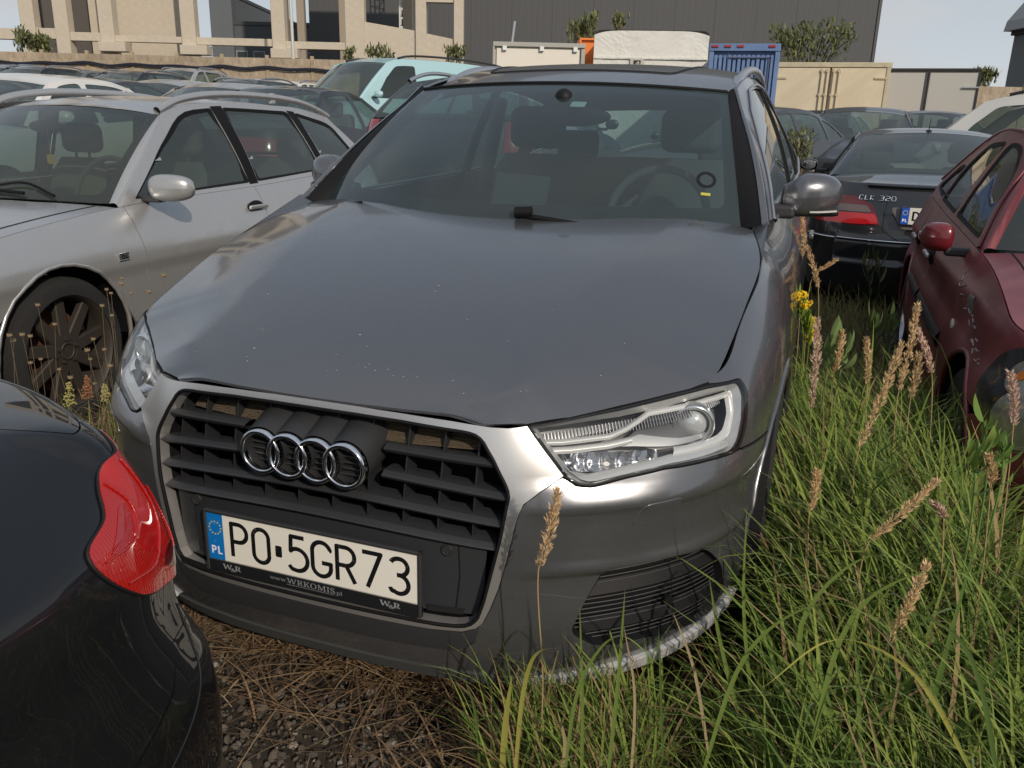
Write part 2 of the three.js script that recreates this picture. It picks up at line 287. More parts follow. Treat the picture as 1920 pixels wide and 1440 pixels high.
// --- concrete frame of an unfinished building: beams, columns, recessed walls
const con = M(.56, .495, .40, .85, { map: noiseTex(256, (x, y) => { const v = .90 + .08 * tfbm(x, y, 6, 4, 3) + .03 * tnoise(x, y, 60); return [v, v, v]; }), bumpMap: T.grime, bumpScale: .004 });
{
  const D = 50, k = D / 1566 * 1.0, t = yardThing('concrete_building', 'unfinished beige concrete building of columns and beams behind the fence', 'building', 0, D, 0);
  const X = (px) => ((px - 960) / 1566 - .0096) * D / 1.082, yb = 1.6, yt = 17;
  const col = (a, b, y0, y1, d = 0, dep = .7, nm = 'column', m = con) => part(t, nm, box(X(b) - X(a), y1 - y0, dep, (X(a) + X(b)) / 2, (y0 + y1) / 2, -d - dep / 2, .03), m);
  for (const [a, b] of [[33, 60], [97, 123], [181, 208], [335, 362], [506, 531], [645, 681], [777, 797], [849, 867]]) col(a, b, yb, yt);
  const Y = (px, py) => { const d = V(px / 960 - 1, 1 - py / 720, .5).unproject(camera).sub(camera.position); return camera.position.y + d.y / d.dot(FH) * D; };
  const beam = (a, b, ya, yb2, d = .1, dep = .5) => part(t, 'beam', box(X(b) - X(a), Y(a, ya) - Y(a, yb2), dep, (X(a) + X(b)) / 2, (Y((a + b) / 2, ya) + Y((a + b) / 2, yb2)) / 2, -d - dep / 2, .02), con);
  camera.aspect = 4 / 3; camera.updateProjectionMatrix();
  beam(-80, 33, 51, 72); beam(60, 97, 52, 72); beam(123, 181, 60, 76); beam(208, 335, 67, 79); beam(362, 506, 71, 85); beam(531, 645, 78, 92); beam(797, 849, -14, 4);
  for (const px of [195, 348, 518]) part(t, 'bracket', box(1.5, .5, .9, X(px) + .4, Y(px, 88 + (px - 195) * .04), .05, .03), con);
  // recessed walls
  const wall = (pts, d, m = con, nm = 'wall_panel') => { const s = new THREE.Shape(pts.map(([a, y]) => new THREE.Vector2(X(a), y))); const g = new THREE.ExtrudeGeometry(s, { depth: .2, bevelEnabled: false }); g.translate(0, 0, -d - .2); part(t, nm, boxUV(g), m); };
  wall([[123, yb], [335, yb], [335, yt], [123, yt]], 2.6);
  wall([[681, yb], [777, yb], [777, Y(777, 57)], [681, Y(681, 40)]], .18); wall([[797, yb], [849, yb], [849, Y(849, 73)], [797, Y(797, 62)]], .18);
  part(t, 'ramp_slab', (() => { const g = box(X(560) - X(60), .5, 2.4, 0, 0, -1.3); xf(g, (X(60) + X(335)) / 2 + 2.2, 13.2, 0, 0, 0, -.42); return g; })(), con);
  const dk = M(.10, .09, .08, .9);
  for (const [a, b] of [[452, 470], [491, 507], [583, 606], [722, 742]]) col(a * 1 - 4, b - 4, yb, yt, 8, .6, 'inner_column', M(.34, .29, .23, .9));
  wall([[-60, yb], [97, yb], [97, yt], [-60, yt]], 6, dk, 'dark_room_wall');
  part(t, 'floor_slab', box(X(870) - X(-60), .6, 10, (X(870) + X(-60)) / 2, 17.2, -5), con); part(t, 'ground_slab', box(X(870) - X(-60), .3, 10, (X(870) + X(-60)) / 2, 1.5, -5.2), con);
}
{ // halls further back
  const hm = M(.078, .080, .083, .75, { bumpMap: again(noiseTex(128, (x, y) => { const v = Math.abs(((x * 8) % 1) - .5) < .4 ? 1 : 0; return [v, v, v]; }), .25), bumpScale: .007 }), trim = M(.055, .057, .06, .6);
  const hall = (name, label, pxA, pxB, D, H, m, dep) => { const a = ((pxA - 960) / 1566 - .0096) * D / 1.082, b = ((pxB - 960) / 1566 - .0096) * D / 1.082, t = yardThing(name, label, 'building', (a + b) / 2, D, 0); const w = b - a, n = Math.max(2, Math.round(w / 3.2)); part(t, 'core', box(w - .1, H, dep, 0, H / 2, -dep / 2 - .12), m);
    for (let i = 0; i < n; i++) part(t, 'wall_panel', box(w / n - .007, H, .1, -w / 2 + (i + .5) * w / n, H / 2, 0, .01), m); for (let i = 0; i < 4; i++) part(t, 'wall_panel', box(.1, H, dep / 4 - .02, w / 2 + .01, H / 2, -dep * (i + .5) / 4, .01), m); part(t, 'corner_trim', box(.25, H + .3, .25, w / 2 + .02, H / 2, .02, .03), trim); part(t, 'roof_edge', box(w + .3, .4, dep + .3, 0, H + .2, -dep / 2, .03), trim); return t; };
  hall('dark_hall', 'huge dark grey hall with ribbed cladding filling the background', 578, 1640, 72, 30, hm, 50);
  hall('grey_hall', 'distant blue-grey hall seen between the concrete columns, taller part', 392, 436, 110, 15.6, M(.12, .135, .145, .8), 30);
  const lo = hall('grey_hall', 'lower dark hall with a row of windows, seen between the columns', 437, 582, 100, 11.4, M(.085, .095, .10, .8), 30);
  for (let i = 0; i < 5; i++) { const w = sub(lo, 'window', -3.6 + i * 1.9, 8.2, .06); part(w, 'frame', box(1.3, 1.1, .1), M(.3, .31, .32, .6)); part(w, 'pane', box(1.1, .9, .12), MP(.02, .025, .03, .1)); }
  const rh = hall('grey_hall', 'grey sheet metal hall cut off by the right edge', 1962, 2170, 45, 6.6, M(.22, .23, .235, .6, { metalness: .2 }), 3);
  part(rh, 'roof', (() => { const s = new THREE.Shape([[-3.3, 0], [3.3, 0], [3.3, 4.2], [-1.2, 3.2], [-3.2, .5]].map((p) => new THREE.Vector2(...p))); const g = new THREE.ExtrudeGeometry(s, { depth: 3, bevelEnabled: false }); g.translate(0, 6.8, -3.2); return g; })(), M(.40, .41, .41, .5));
  // white lattice mast and a slim pole
  const lt = yardThing('lattice_mast', 'white lattice mast standing before the dark hall', 'mast', ((758 - 960) / 1566 - .0096) * 61, 66, 1.5), H = 18, L2 = [];
  for (const [sx, sz] of [[-1, -1], [1, -1], [1, 1], [-1, 1]]) part(lt, 'upright', box(.07, H, .07, sx * .36, H / 2, sz * .36), mat.white);
  for (let y = .4; y < H; y += .62) part(lt, 'rung', [box(.72, .05, .05, 0, y, .36), box(.05, .05, .72, .36, y, 0), box(.72, .05, .05, 0, y, -.36)], mat.white);
  solo('pole', xf(cyl(.07, .09, 14, 10), ...yard(((548 - 960) / 1566 - .0096) * 41, 44, 7 + 1.4).toArray()), M(.55, .55, .52, .5, { metalness: .3 }), 'slim pale pole in front of the concrete columns', 'pole');
}
// ---------------------------------------------------------------- the grey SUV: surfaces (metres, x to the viewer's right, z towards the viewer, 0 at its front)
const Q = (() => {
  // plan curve of the bumper and side [x, z] with the upper edge of the shell [x, y, z] over each point
  const rows = [
    [0, 0, 0, .778, -.050], [.2, -.006, .2, .774, -.057], [.39, -.036, .385, .762, -.084], [.47, -.062, .447, .763, -.112], [.62, -.140, .570, .786, -.235],
    [.76, -.262, .690, .808, -.358], [.845, -.42, .775, .829, -.448], [.885, -.60, .792, .880, -.59], [.905, -.78, .803, .932, -.74], [.912, -.97, .812, .983, -.93],
    [.914, -1.1, .797, 1.020, -1.06], [.914, -1.25, .765, 1.055, -1.215], [.914, -1.6, .80, 1.07, -1.6], [.913, -2.2, .815, 1.085, -2.2], [.908, -3.0, .81, 1.11, -3.0], [.885, -3.7, .77, 1.14, -3.7], [.80, -4.15, .66, 1.15, -4.10], [.5, -4.35, .4, 1.16, -4.30], [0, -4.385, 0, 1.16, -4.34]];
  const s = [0]; for (let i = 1; i < rows.length; i++) s.push(s[i - 1] + Math.hypot(rows[i][0] - rows[i - 1][0], rows[i][1] - rows[i - 1][1]));
  const f = [0, 1, 2, 3, 4].map((k) => cspl(s, rows.map((r) => r[k])));
  const R = { s };
  R.yTop = f[3];
  R.S = (u, y) => {
    const sg = u < 0 ? -1 : 1, a = Math.abs(u), bx = f[0](a), bz = f[1](a), ex = f[2](a), ye = f[3](a), ez = f[4](a);
    const y0 = lerp(.50, .60, sstep(.5, 1.2, a)), t = (y - y0) / (ye - y0), w = t > 0 ? Math.pow(t, lerp(1.9, 3.8, sstep(.5, 1.1, a))) : 0;
    let x = lerp(bx, ex, w), z = lerp(bz, ez, w);
    let tx = f[0](a + .005) - f[0](a - .005), tz = f[1](a + .005) - f[1](a - .005); const l = Math.hypot(tx, tz); tx /= l; tz /= l;
    const r = R.relief ? R.relief(a, y) : 0;   // outward: (-tz, tx)
    x += -tz * r; z += tx * r;
    return V(sg * x, y, z);
  };
  // tuck-in of the lower body and the ledges pressed into the bumper
  const led = pchip([[.38, 0], [.452, -.004], [.466, .005], [.474, .007], [.500, .002], [.525, .000], [.565, .001], [.590, .005], [.601, .0100], [.608, .0108], [.64, .006], [.668, .0], [.7, 0]]);   // ledges climb a little outwards
  R.relief = (a, y) => {
    const fr = 1 - sstep(.95, 1.6, a), c = sstep(.42, .58, a) * (1 - sstep(1.0, 1.25, a));
    let r = -.05 * Math.pow(clamp((.36 - y) / .2, 0, 1.2), 1.7) * fr - .07 * Math.pow(clamp((.45 - y) / .3, 0, 1.2), 2) * (1 - fr);
    r += c * led(y - .03 * (a - .6));
    return r;
  };
  // hood: a height field over (x, z)
  const hc = cspl([-1.28, -1.0, -.75, -.5, -.3, -.17, -.09, -.05], [1.108, 1.065, 1.015, .950, .886, .835, .798, .778]);
  const xe = pchip([[-1.3, .76], [-1.215, .765], [-1.06, .797], [-.93, .812], [-.74, .803], [-.59, .792], [-.448, .778], [-.408, .764], [-.335, .69], [-.248, .599], [-.112, .449], [-.086, .385], [-.052, .36]]);
  const ye = pchip([[-1.3, 1.065], [-1.215, 1.055], [-1.06, 1.020], [-.93, .983], [-.74, .932], [-.59, .880], [-.448, .829], [-.408, .812], [-.335, .796], [-.248, .782], [-.112, .766], [-.086, .765], [-.052, .770]]);
  R.xe = xe; R.ye = ye;
  R.H = (x, z) => {
    const a = Math.abs(x), e = xe(z), c = hc(z), d = c - ye(z), cr = lerp(.50, .68, sstep(-.3, -1.25, z)), t = a / e, q = Math.min(.97, cr / e);
    const soft = (k) => Math.pow(k, 2.4);
    let drop = .30 * soft(t) + .70 * Math.pow(Math.max(0, (t - q * .82) / (1 - q * .82)), 1.25);
    return V(x, c - d * drop, z);
  };
  return R;
})();
// ---------------------------------------------------------------- the grey SUV: parts
{
  const t = thing('parked_suv', 'dark grey SUV facing the viewer, white plate and four chrome rings on its grille', 'car');
  const S = Q.S, H = Q.H, g = mat.grey, both = (geo) => [geo, mirror(geo)];
  const yT = (s) => Q.yTop(s) - .001;
  // --- hood
  const hoodEdge = []; { const zz = [-.078, -.09, -.112, -.17, -.248, -.30, -.335, -.37, -.408, -.448, -.50, -.59, -.66, -.74, -.83, -.93, -1.0, -1.06, -1.12, -1.17, -1.21]; for (const z of zz) hoodEdge.push([Q.xe(z) - .004, z]); }
  const front = [[.36, -.074], [.30, -.067], [.2, -.059], [.1, -.055]], rear = [[.70, -1.21], [.60, -1.165], [.45, -1.115], [.3, -1.085], [.15, -1.075], [0, -1.072]];
  const half = [...front.slice().reverse(), ...hoodEdge, ...rear];
  const full = [...half, ...half.slice().reverse().filter((p) => p[0] > 1e-6).map(([x, z]) => [-x, z]), [0, -.054]];
  part(t, 'hood', patch(H, full, .022, .022, { flip: -1, flange: .008 }), g);
  { // small pale specks and squashed insects on the front of the hood
    const r = rng(17), gs = []; for (let i = 0; i < 36; i++) { const z = -.10 - .75 * r() * r() - .02, x = (r() * 2 - 1) * (Q.xe(z) - .06), p = H(x, z), n = nrm(H, x, z, -1), q = .0009 + .0017 * r() * r(), c = new THREE.CircleGeometry(q, 6).scale(1 + r() * 1.2, .8, 1); c.applyQuaternion(new THREE.Quaternion().setFromUnitVectors(V(0, 0, 1), n)); c.translate(p.x + n.x * .0012, p.y + n.y * .0012, p.z + n.z * .0012); gs.push(c); }
    part(t, 'dirt_speck', gs, MP(.42, .41, .38, .8));
  }
  // --- bumper
  const chin = [[0, .212], [.07, .212], [.29, .211], [.44, .200], [.485, .196]];
  const skid = [[.485, .196], [.62, .214], [.749, .236], [.876, .258], [.97, .275], [1.06, .30]];
  const archR = (k) => [1.50 + .40 * Math.cos(k), .345 + .395 * Math.sin(k)];
  const arch = []; for (let k = 0; k <= 24; k++) arch.push(archR(Math.PI - .1 - k / 24 * (Math.PI - .2)));
  const iHL = [[.475, .765], [.549, .669]];   // inner end of the headlamp
  const hl = [[.478, .762, 0], [.577, .770, 0], [.676, .778, 0], [.81, .793, 0], [.943, .806, 0], [1.063, .806, .02], [1.062, .782, .01], [1.03, .73, .0], [.990, .672, .03], [.88, .674, 0], [.766, .671, 0], [.68, .660, 0], [.605, .647, .02], [.577, .651, .01], [.549, .669, 0]];
  const hlP = fillet(hl, .0, 4);
  const fo = [[.549, .668], [.500, .640], [.468, .617], [.456, .59], [.450, .565], [.437, .50], [.421, .433], [.405, .385], [.391, .352], [.377, .338], [.348, .327], [.28, .324], [.2, .3245], [.1, .325], [0, .325]];
  const lowHL = hlP.slice().filter((p, i) => i >= 0);
  const fogP = fillet([[.640, .468, .01], [.742, .478, 0], [.82, .477, 0], [.903, .462, .03], [.968, .40, .03], [.985, .33, .02], [.952, .268, .03], [.87, .276, 0], [.787, .277, 0], [.69, .276, 0], [.628, .283, .02], [.572, .325, .02], [.60, .395, 0]], .01, 4);
  {
    const fogIdx = fogP.slice(); // slit from the skid edge into the fog opening
    const k0 = fogIdx.reduce((b, p, i) => (p[1] < fogIdx[b][1] ? i : b), 0), slitTop = fogIdx[k0];
    const ccw = area2(fogIdx) > 0 ? fogIdx.slice().reverse() : fogIdx, k1 = ccw.findIndex((p) => p === slitTop), loop = [...ccw.slice(k1), ...ccw.slice(0, k1), slitTop];
    const yk = .2455, xk = slitTop[0];
    const lower = [...chin, ...skid.filter((p) => p[0] > .49 && p[0] < xk), [xk - .0005, skid.find((p) => p[0] >= xk)[1] + .004], ...loop.map((p, i) => (i === 0 ? [p[0] - .0005, p[1]] : p)), [xk, skid.find((p) => p[0] >= xk)[1] + .004], ...skid.filter((p) => p[0] > xk)];
    const poly = [...lower, [1.105, .33], ...[0, 2, 4, 6].map((k) => arch[k]), [1.19, .652], [1.107, .661], [1.0, .669], [.985, .669], [.88, .671], [.766, .668], [.68, .657], [.605, .644], [.574, .648], ...fo.map(([a, b]) => [a, b - .0015])];
    part(t, 'bumper', both(patch(S, poly, .018, .006, { flange: .015 })), g);
    // satin skid strip below
    const sk = [[.47, .190], ...skid.map(([a, b]) => [a, b - .002]), [1.055, .27], [.97, .243], [.876, .226], [.749, .205], [.62, .186], [.50, .174]];
    part(t, 'skid_strip', both(patch(S, sk, .02, .01, { flange: .02, off: .012 })), mat.silverPlastic);
    const lip = [[0, .208], [.29, .207], [.44, .197], [.47, .192], [.5, .172], [.4, .172], [.2, .178], [0, .180]];
    part(t, 'chin_lip', both(patch(S, lip, .03, .01, { flange: .04, off: .004 })), MP(.05, .053, .052, .6));
    part(t, 'chin_ledge', both(patch(S, [[0, .322], [.2, .322], [.345, .324], [.372, .334], [.385, .345], [.375, .30], [.33, .272], [.2, .272], [0, .274]], .02, .01, { off: .007, flange: .01 })), mat.plastic);
  }
  // --- grille frame and opening
  const fi = [[0, .3405], [.098, .3405], [.2, .340], [.30, .337], [.335, .338], [.362, .344], [.380, .362], [.392, .40], [.405, .46], [.423, .543], [.432, .60], [.437, .632], [.430, .652], [.40, .700], [.372, .735], [.355, .745], [.33, .7495], [.2, .758], [.1, .7605], [0, .7612]];
  {
    const outer = [[0, .777], [.1, .776], [.2, .773], [.3, .768], [.385, .761], [.43, .760], [.474, .763], ...fo];
    part(t, 'grille_frame', both(patch(S, [...outer, ...fi], .012, .012, { off: .006, flange: .03 })), mat.frame);
    for (const sx of [-1, 1]) part(t, 'frame_gasket', seam(S, fi.map(([a, b]) => [a * sx, b]), .0045, { off: .004 }), mat.plasticDark);
  }
  // cavity behind the grille
  const In = (u, y) => { const p = S(u, y); return V(p.x, p.y, p.z); };
  {
    const ring = [...fi.slice().reverse(), ...fi.slice(1, -1).map(([a, b]) => [-a, b])], back = ring.map(([a, b]) => [a * .97, b]);
    const wall = gridGeo((a, b) => { const p = ring[Math.round(a * ring.length) % ring.length]; return In(p[0] * lerp(1, .97, b), p[1]).add(V(0, 0, -.13 * b)); }, ring.length, 1);
    part(t, 'grille_housing', [wall, patch((u, y) => In(u, y).add(V(0, 0, -.13)), back, .04, .04)], mat.plasticDark);
  }
  // slats: bowed blades following the nose, with an upturned face
  const edgeAt = (y) => { let m = 0; for (let i = 0; i < fi.length - 1; i++) { const a = fi[i], b = fi[i + 1]; if ((a[1] - y) * (b[1] - y) <= 0 && a[1] !== b[1]) m = Math.max(m, lerp(a[0], b[0], (y - a[1]) / (b[1] - a[1]))); } return m; };
  const slat = (yEnd, yMid, h, d0, u0, u1) => {
    const prof = [[.004, -.055], [.003, -.012], [.006, -.002], [h * .5, .005], [h * .55, .004], [h, -.012], [h + .003, -.055]];
    const yl = (u) => lerp(yMid, yEnd, Math.pow(Math.abs(u) / .42, 2));
    return gridGeo((a, b) => { const u = lerp(u0, u1, a), k = Math.min(prof.length - 1, b * (prof.length - 1)), i = Math.min(prof.length - 2, Math.floor(k)), f = k - i; const dy = lerp(prof[i][0], prof[i + 1][0], f), dn = lerp(prof[i][1], prof[i + 1][1], f); const p = S(u, yl(u) + dy - h), n = nrm(S, u, yl(u)); return p.addScaledVector(n, dn - d0); }, 28, 10).toNonIndexed();
  };
  const slatM = MP(.032, .034, .038, .40);
  const finM = MP(.020, .021, .024, .45);
  const cr = (geo) => { const q = geo.clone(); q.computeVertexNormals(); return q; };
  {
    const ys = [[.700, .716], [.636, .664], [.579, .607], [.527, .552]];
    for (const [i, [ye, ym]] of ys.entries()) {
      const h = i === 3 ? .024 : .024, e = edgeAt(ye - .01) - .004;
      if (i < 2) { for (const sx of [-1, 1]) part(t, 'grille_slat', cr(slat(ye, ym, h, .006, sx * .168, sx * e)), slatM); }
      else part(t, 'grille_slat', cr(slat(ye, ym, h, .006, -e, e)), slatM);
    }
    // upright fins between the slats
    const fx = [-.375, -.295, -.208, -.121, -.036, .048, .130, .210, .285, .358];
    for (const x of fx) for (const [ya, yb] of [[.685, .745], [.63, .685], [.575, .63], [.525, .575]]) {
      if (Math.abs(x) < .165 && ya > .59) { if (ya < .68) continue; }
      if (Math.abs(x) + .012 > edgeAt((ya + yb) / 2)) continue;
      const m = lerp(.024, 0, Math.pow(x / .42, 2)), g0 = gridGeo((a, b) => S(x, lerp(ya + m - .012, yb + m * .6, b)).add(V(-.0018, 0, -.024 - a * .05)), 1, 3), g1 = gridGeo((a, b) => S(x, lerp(ya + m - .012, yb + m * .6, b)).add(V(.0018, 0, -.024 - a * .05)), 1, 3), g2 = gridGeo((a, b) => S(x, lerp(ya + m - .012, yb + m * .6, b)).add(V(lerp(-.0018, .0018, a), 0, -.024)), 1, 3);
      part(t, 'grille_fin', [g0, g1, g2], finM);
    }
    // dusty plate seen through the topmost row, the radiator far behind
    part(t, 'dirt_shelf', gridGeo((a, b) => S(lerp(-.35, .35, a), lerp(.700, .742, b)).add(V(0, .004, -lerp(.035, .075, b) - .01 * Math.abs(a - .5))), 24, 2), MP(.16, .12, .075, .95, { bumpMap: again(T.grime, 3), bumpScale: .01 }), 'dusty brown plate behind the topmost grille row');
    const mesh = []; for (let k = 0; k < 26; k++) mesh.push(box(.62, .002, .004, 0, .42 + k * .012, -.165));
    part(t, 'radiator', mesh, MP(.05, .046, .042, .7));
    // flat panel around the plate with its lower bars
    part(t, 'plate_panel', [patch(S, [[-.395, .512], [-.39, .42], [-.375, .352], [.375, .352], [.39, .42], [.395, .512], [.3, .522], [.15, .530], [0, .533], [-.15, .530], [-.3, .522]], .03, .03, { off: -.022, flange: .02 })], MP(.026, .028, .032, .5));
    for (const sx of [-1, 1]) { part(t, 'panel_seam', seam(S, [[sx * .335, .515], [sx * .338, .44], [sx * .33, .362]], .0022, { off: -.022 }), mat.gap); part(t, 'lower_slot', patch(S, [[sx * .265, .366], [sx * .35, .366], [sx * .345, .350], [sx * .265, .350]], .02, .01, { off: -.020, flip: sx }), mat.gap); }
    for (const x of [-.317, .309]) part(t, 'parking_sensor', [xf(cyl(.0095, .0105, .006, 20), ...S(x, .500).add(V(0, 0, -.017)).toArray(), Math.PI / 2), xf(new THREE.TorusGeometry(.0115, .0012, 6, 20), ...S(x, .500).add(V(0, 0, -.015)).toArray())], mat.plastic);
  }
  // --- four rings with the dark sleeves behind them
  {
    const yc = .667, zc = .006, sp = .0668;
    for (let i = 0; i < 4; i++) {
      const x = (i - 1.5) * sp, g0 = sub(t, 'ring_sleeve');
      const sleeve = gridGeo((a, b) => { const k = a * Math.PI * 2, r = lerp(.0520, .057, b); return V(x + Math.cos(k) * r, yc + Math.sin(k) * r + b * .028, zc - .006 - b * .085); }, 40, 4);
      const inner = gridGeo((a, b) => { const k = a * Math.PI * 2, r = .0405 - b * .004; return V(x + Math.cos(k) * r, yc + Math.sin(k) * r, zc - b * .03); }, 36, 1, true);
      part(g0, 'sleeve', [sleeve, inner, xf(new THREE.CircleGeometry(.040, 28), x, yc, zc - .030)], MP(.024, .025, .027, .5));
      const ribs = []; for (let k = -2; k <= 2; k++) { const w = 2 * Math.sqrt(.038 * .038 - (k * .013) * (k * .013)); ribs.push(box(w, .003, .012, x, yc + k * .013, zc - .024)); }
      part(g0, 'rib', ribs, mat.plastic);
      const prof = [[.0385, -.006], [.0388, .003], [.0405, .0070], [.0430, .0082], [.0462, .0080], [.0490, .0055], [.0502, -.001], [.0502, -.008]].map(([r, z]) => new THREE.Vector2(r, z));
      part(t, 'chrome_ring', xf(new THREE.LatheGeometry(prof, 72), x, yc, zc + (i % 2 ? .001 : 0), Math.PI / 2), mat.chrome);
    }
  }
  // --- licence plate in its dealer frame
  {
    const plate = canvasTex(2048, 449, (c, w, h) => {
      c.fillStyle = '#e9e6dc'; c.fillRect(0, 0, w, h);
      c.fillStyle = '#0f74c4'; c.fillRect(0, 0, 168, h);
      c.fillStyle = '#e8d44a'; for (let k = 0; k < 12; k++) { const a = k / 12 * 2 * Math.PI; c.beginPath(); for (let q = 0; q < 10; q++) { const r = q % 2 ? 5 : 12, b = a + q * Math.PI / 5 - Math.PI / 2; c.lineTo(84 + 60 * Math.sin(a) + r * Math.cos(b - a), 140 - 60 * Math.cos(a) + r * Math.sin(b - a)); } c.fill(); }
      c.fillStyle = '#eef'; c.font = 'bold 108px sans-serif'; c.textAlign = 'center'; c.fillText('PL', 84, 392);
      c.strokeStyle = '#17181a'; c.lineWidth = 40; c.lineCap = 'butt'; c.lineJoin = 'round';
      const T0 = 68, B0 = 384, Hh = B0 - T0, path = (x, f) => { c.beginPath(); f(x); c.stroke(); };
      const X = [240, 462, 0, 840, 1066, 1298, 1545, 1800];
      path(X[0] + 16, (x) => { c.moveTo(x, B0); c.lineTo(x, T0); c.lineTo(x + 70, T0); c.arc(x + 70, T0 + 85, 85, -Math.PI / 2, Math.PI / 2); c.lineTo(x, T0 + 170); });
      path(X[1] + 16, (x) => { c.moveTo(x, T0 + 78); c.arc(x + 78, T0 + 78, 78, Math.PI, 0); c.lineTo(x + 156, B0 - 78); c.arc(x + 78, B0 - 78, 78, 0, Math.PI); c.closePath(); });
      c.fillStyle = '#17181a'; c.beginPath(); c.roundRect(700, 186, 66, 108, 14); c.fill();
      path(X[3], (x) => { c.moveTo(x + 150, T0); c.lineTo(x + 22, T0); c.lineTo(x + 14, T0 + 136); c.quadraticCurveTo(x + 40, T0 + 110, x + 78, T0 + 110); c.arc(x + 74, T0 + 213, 103, -1.3, 1.9); c.quadraticCurveTo(x + 20, B0, x - 6, B0 - 40); });
      path(X[4], (x) => { c.moveTo(x + 164, T0 + 70); c.arc(x + 90, T0 + 88, 88, -.3, -Math.PI, true); c.lineTo(x + 2, B0 - 88); c.arc(x + 90, B0 - 88, 88, Math.PI, 0, true); c.lineTo(x + 178, T0 + 190); c.lineTo(x + 92, T0 + 190); });
      path(X[5] + 8, (x) => { c.moveTo(x, B0); c.lineTo(x, T0); c.lineTo(x + 80, T0); c.arc(x + 80, T0 + 84, 84, -Math.PI / 2, Math.PI / 2); c.lineTo(x, T0 + 168); c.moveTo(x + 86, T0 + 168); c.lineTo(x + 166, B0 + 4); });
      path(X[6], (x) => { c.moveTo(x, T0); c.lineTo(x + 170, T0); c.lineTo(x + 44, B0 + 4); });
      path(X[7], (x) => { c.moveTo(x + 8, T0 + 40); c.quadraticCurveTo(x + 30, T0, x + 80, T0); c.arc(x + 84, T0 + 74, 74, -Math.PI / 2, Math.PI / 2); c.lineTo(x + 60, T0 + 148); c.moveTo(x + 70, T0 + 148); c.arc(x + 80, T0 + 232, 84, -Math.PI / 2, 2.2); c.quadraticCurveTo(x + 10, B0 - 4, x - 2, B0 - 46); });
      const r = rng(5); c.fillStyle = '#cfcabb'; for (let k = 0; k < 160; k++) { c.globalAlpha = .6; c.beginPath(); c.arc(r() * w, h * r(), 1 + r() * 4, 0, 7); c.fill(); } c.globalAlpha = 1;
      c.strokeStyle = 'rgba(70,70,66,.5)'; c.lineWidth = 5; c.strokeRect(4, 4, w - 8, h - 8);
    });
    const faceM = MP(1, 1, 1, .4, { map: plate }), yc = .4405, zc = .003;
    const p = sub(t, 'licence_plate');
    const face = new THREE.PlaneGeometry(.52, .114); face.translate(0, yc, zc + .0006);
    part(p, 'plate_face', face, faceM);
    part(p, 'plate_sheet', box(.52, .114, .002, 0, yc, zc - .0006), mat.white);
    const txt = canvasTex(2048, 160, (c, w, h) => {
      c.fillStyle = '#191b1e'; c.fillRect(0, 0, w, h); c.fillStyle = '#8d9092'; c.textAlign = 'center';
      for (const x of [240, 1800]) { c.font = 'bold 96px serif'; c.fillText('W', x - 52, 100); c.fillText('R', x + 56, 100); c.font = 'bold 66px serif'; c.fillText('&', x + 8, 118); }
      c.font = '62px serif'; c.fillText('www.', 720, 88); c.font = '96px serif'; c.fillText('WRKOMIS', 1040, 96); c.font = '62px serif'; c.fillText('.pl', 1310, 100);
      c.fillRect(800, 112, 470, 5);
    });
    const frm = sub(p, 'plate_frame');
    part(frm, 'frame_bar', [box(.536, .008, .012, 0, yc + .061, zc - .002, .003), box(.008, .152, .012, -.264, yc - .011, zc - .002, .003), box(.008, .152, .012, .264, yc - .011, zc - .002, .003), box(.536, .031, .010, 0, yc - .0725, zc - .0035, .003)], mat.plastic);
    const tf = new THREE.PlaneGeometry(.52, .029); tf.translate(0, yc - .0725, zc + .0022); part(frm, 'frame_lettering', tf, MP(1, 1, 1, .5, { map: txt }));
  }
  // --- fog lamp grilles
  for (const sx of [1, -1]) {
    const Sm = (u, y) => S(u * sx, y), f = sx, fg = sub(t, 'fog_grille');
    part(fg, 'recess', [ribbon(Sm, fogP, fogP.map(([a, b]) => [lerp(a, .78, .05), lerp(b, .37, .05)]), { offA: 0, offB: -.03, flip: f }), patch(Sm, fogP, .03, .03, { off: -.03, flip: f })], mat.plasticDark);
    const inside = (u, y) => { let c = false; for (let i = 0, j = fogP.length - 1; i < fogP.length; j = i++) { const [a, b] = fogP[i], [d, e] = fogP[j]; if ((b > y) !== (e > y) && u < (d - a) * (y - b) / (e - b) + a) c = !c; } return c; };
    const lines = (fn) => { const out = []; let cur = []; for (let k = 0; k <= 60; k++) { const u = lerp(.56, 1.0, k / 60), y = fn(u); if (inside(u, y)) cur.push([u, y]); else { if (cur.length > 3) out.push(cur); cur = []; } } if (cur.length > 3) out.push(cur); return out; };
    for (let k = 0; k < 17; k++) { const y0 = .282 + k * .0115; for (const l of lines((u) => y0 + .03 * (u - .7) - .1 * (u - .8) * (u - .8))) part(fg, 'slat', seam(Sm, l, .0021, { off: -.020, flip: f, step: .05, rad: 4 }), mat.plastic); }
    for (const y0 of [.408, .318]) for (const l of lines((u) => y0 + .03 * (u - .7) - .1 * (u - .8) * (u - .8))) part(fg, 'cross_bar', ribbon(Sm, l, l.map(([a, b]) => [a, b + .028]), { offA: -.012, offB: -.022, closed: false, flip: f }), mat.black);
    part(fg, 'parking_sensor', xf(cyl(.011, .011, .01, 18), ...S(sx * .80, .365).addScaledVector(nrm(S, sx * .8, .365), -.01).toArray(), Math.PI / 2, 0, -sx * .75), mat.plasticDark);
    const w = fillet([[.716, .605], [.802, .612], [.791, .566], [.690, .560]], .012, 3);
    part(t, 'washer_cover', [seam(Sm, w, .0016, { closed: true, off: .0, flip: f }), patch(Sm, w, .02, .02, { off: .0015, flip: f })], g);
    part(t, 'bumper_gap', seam(Sm, fo.slice(0, 9), .0028, { off: .001, flip: f }), mat.gap);
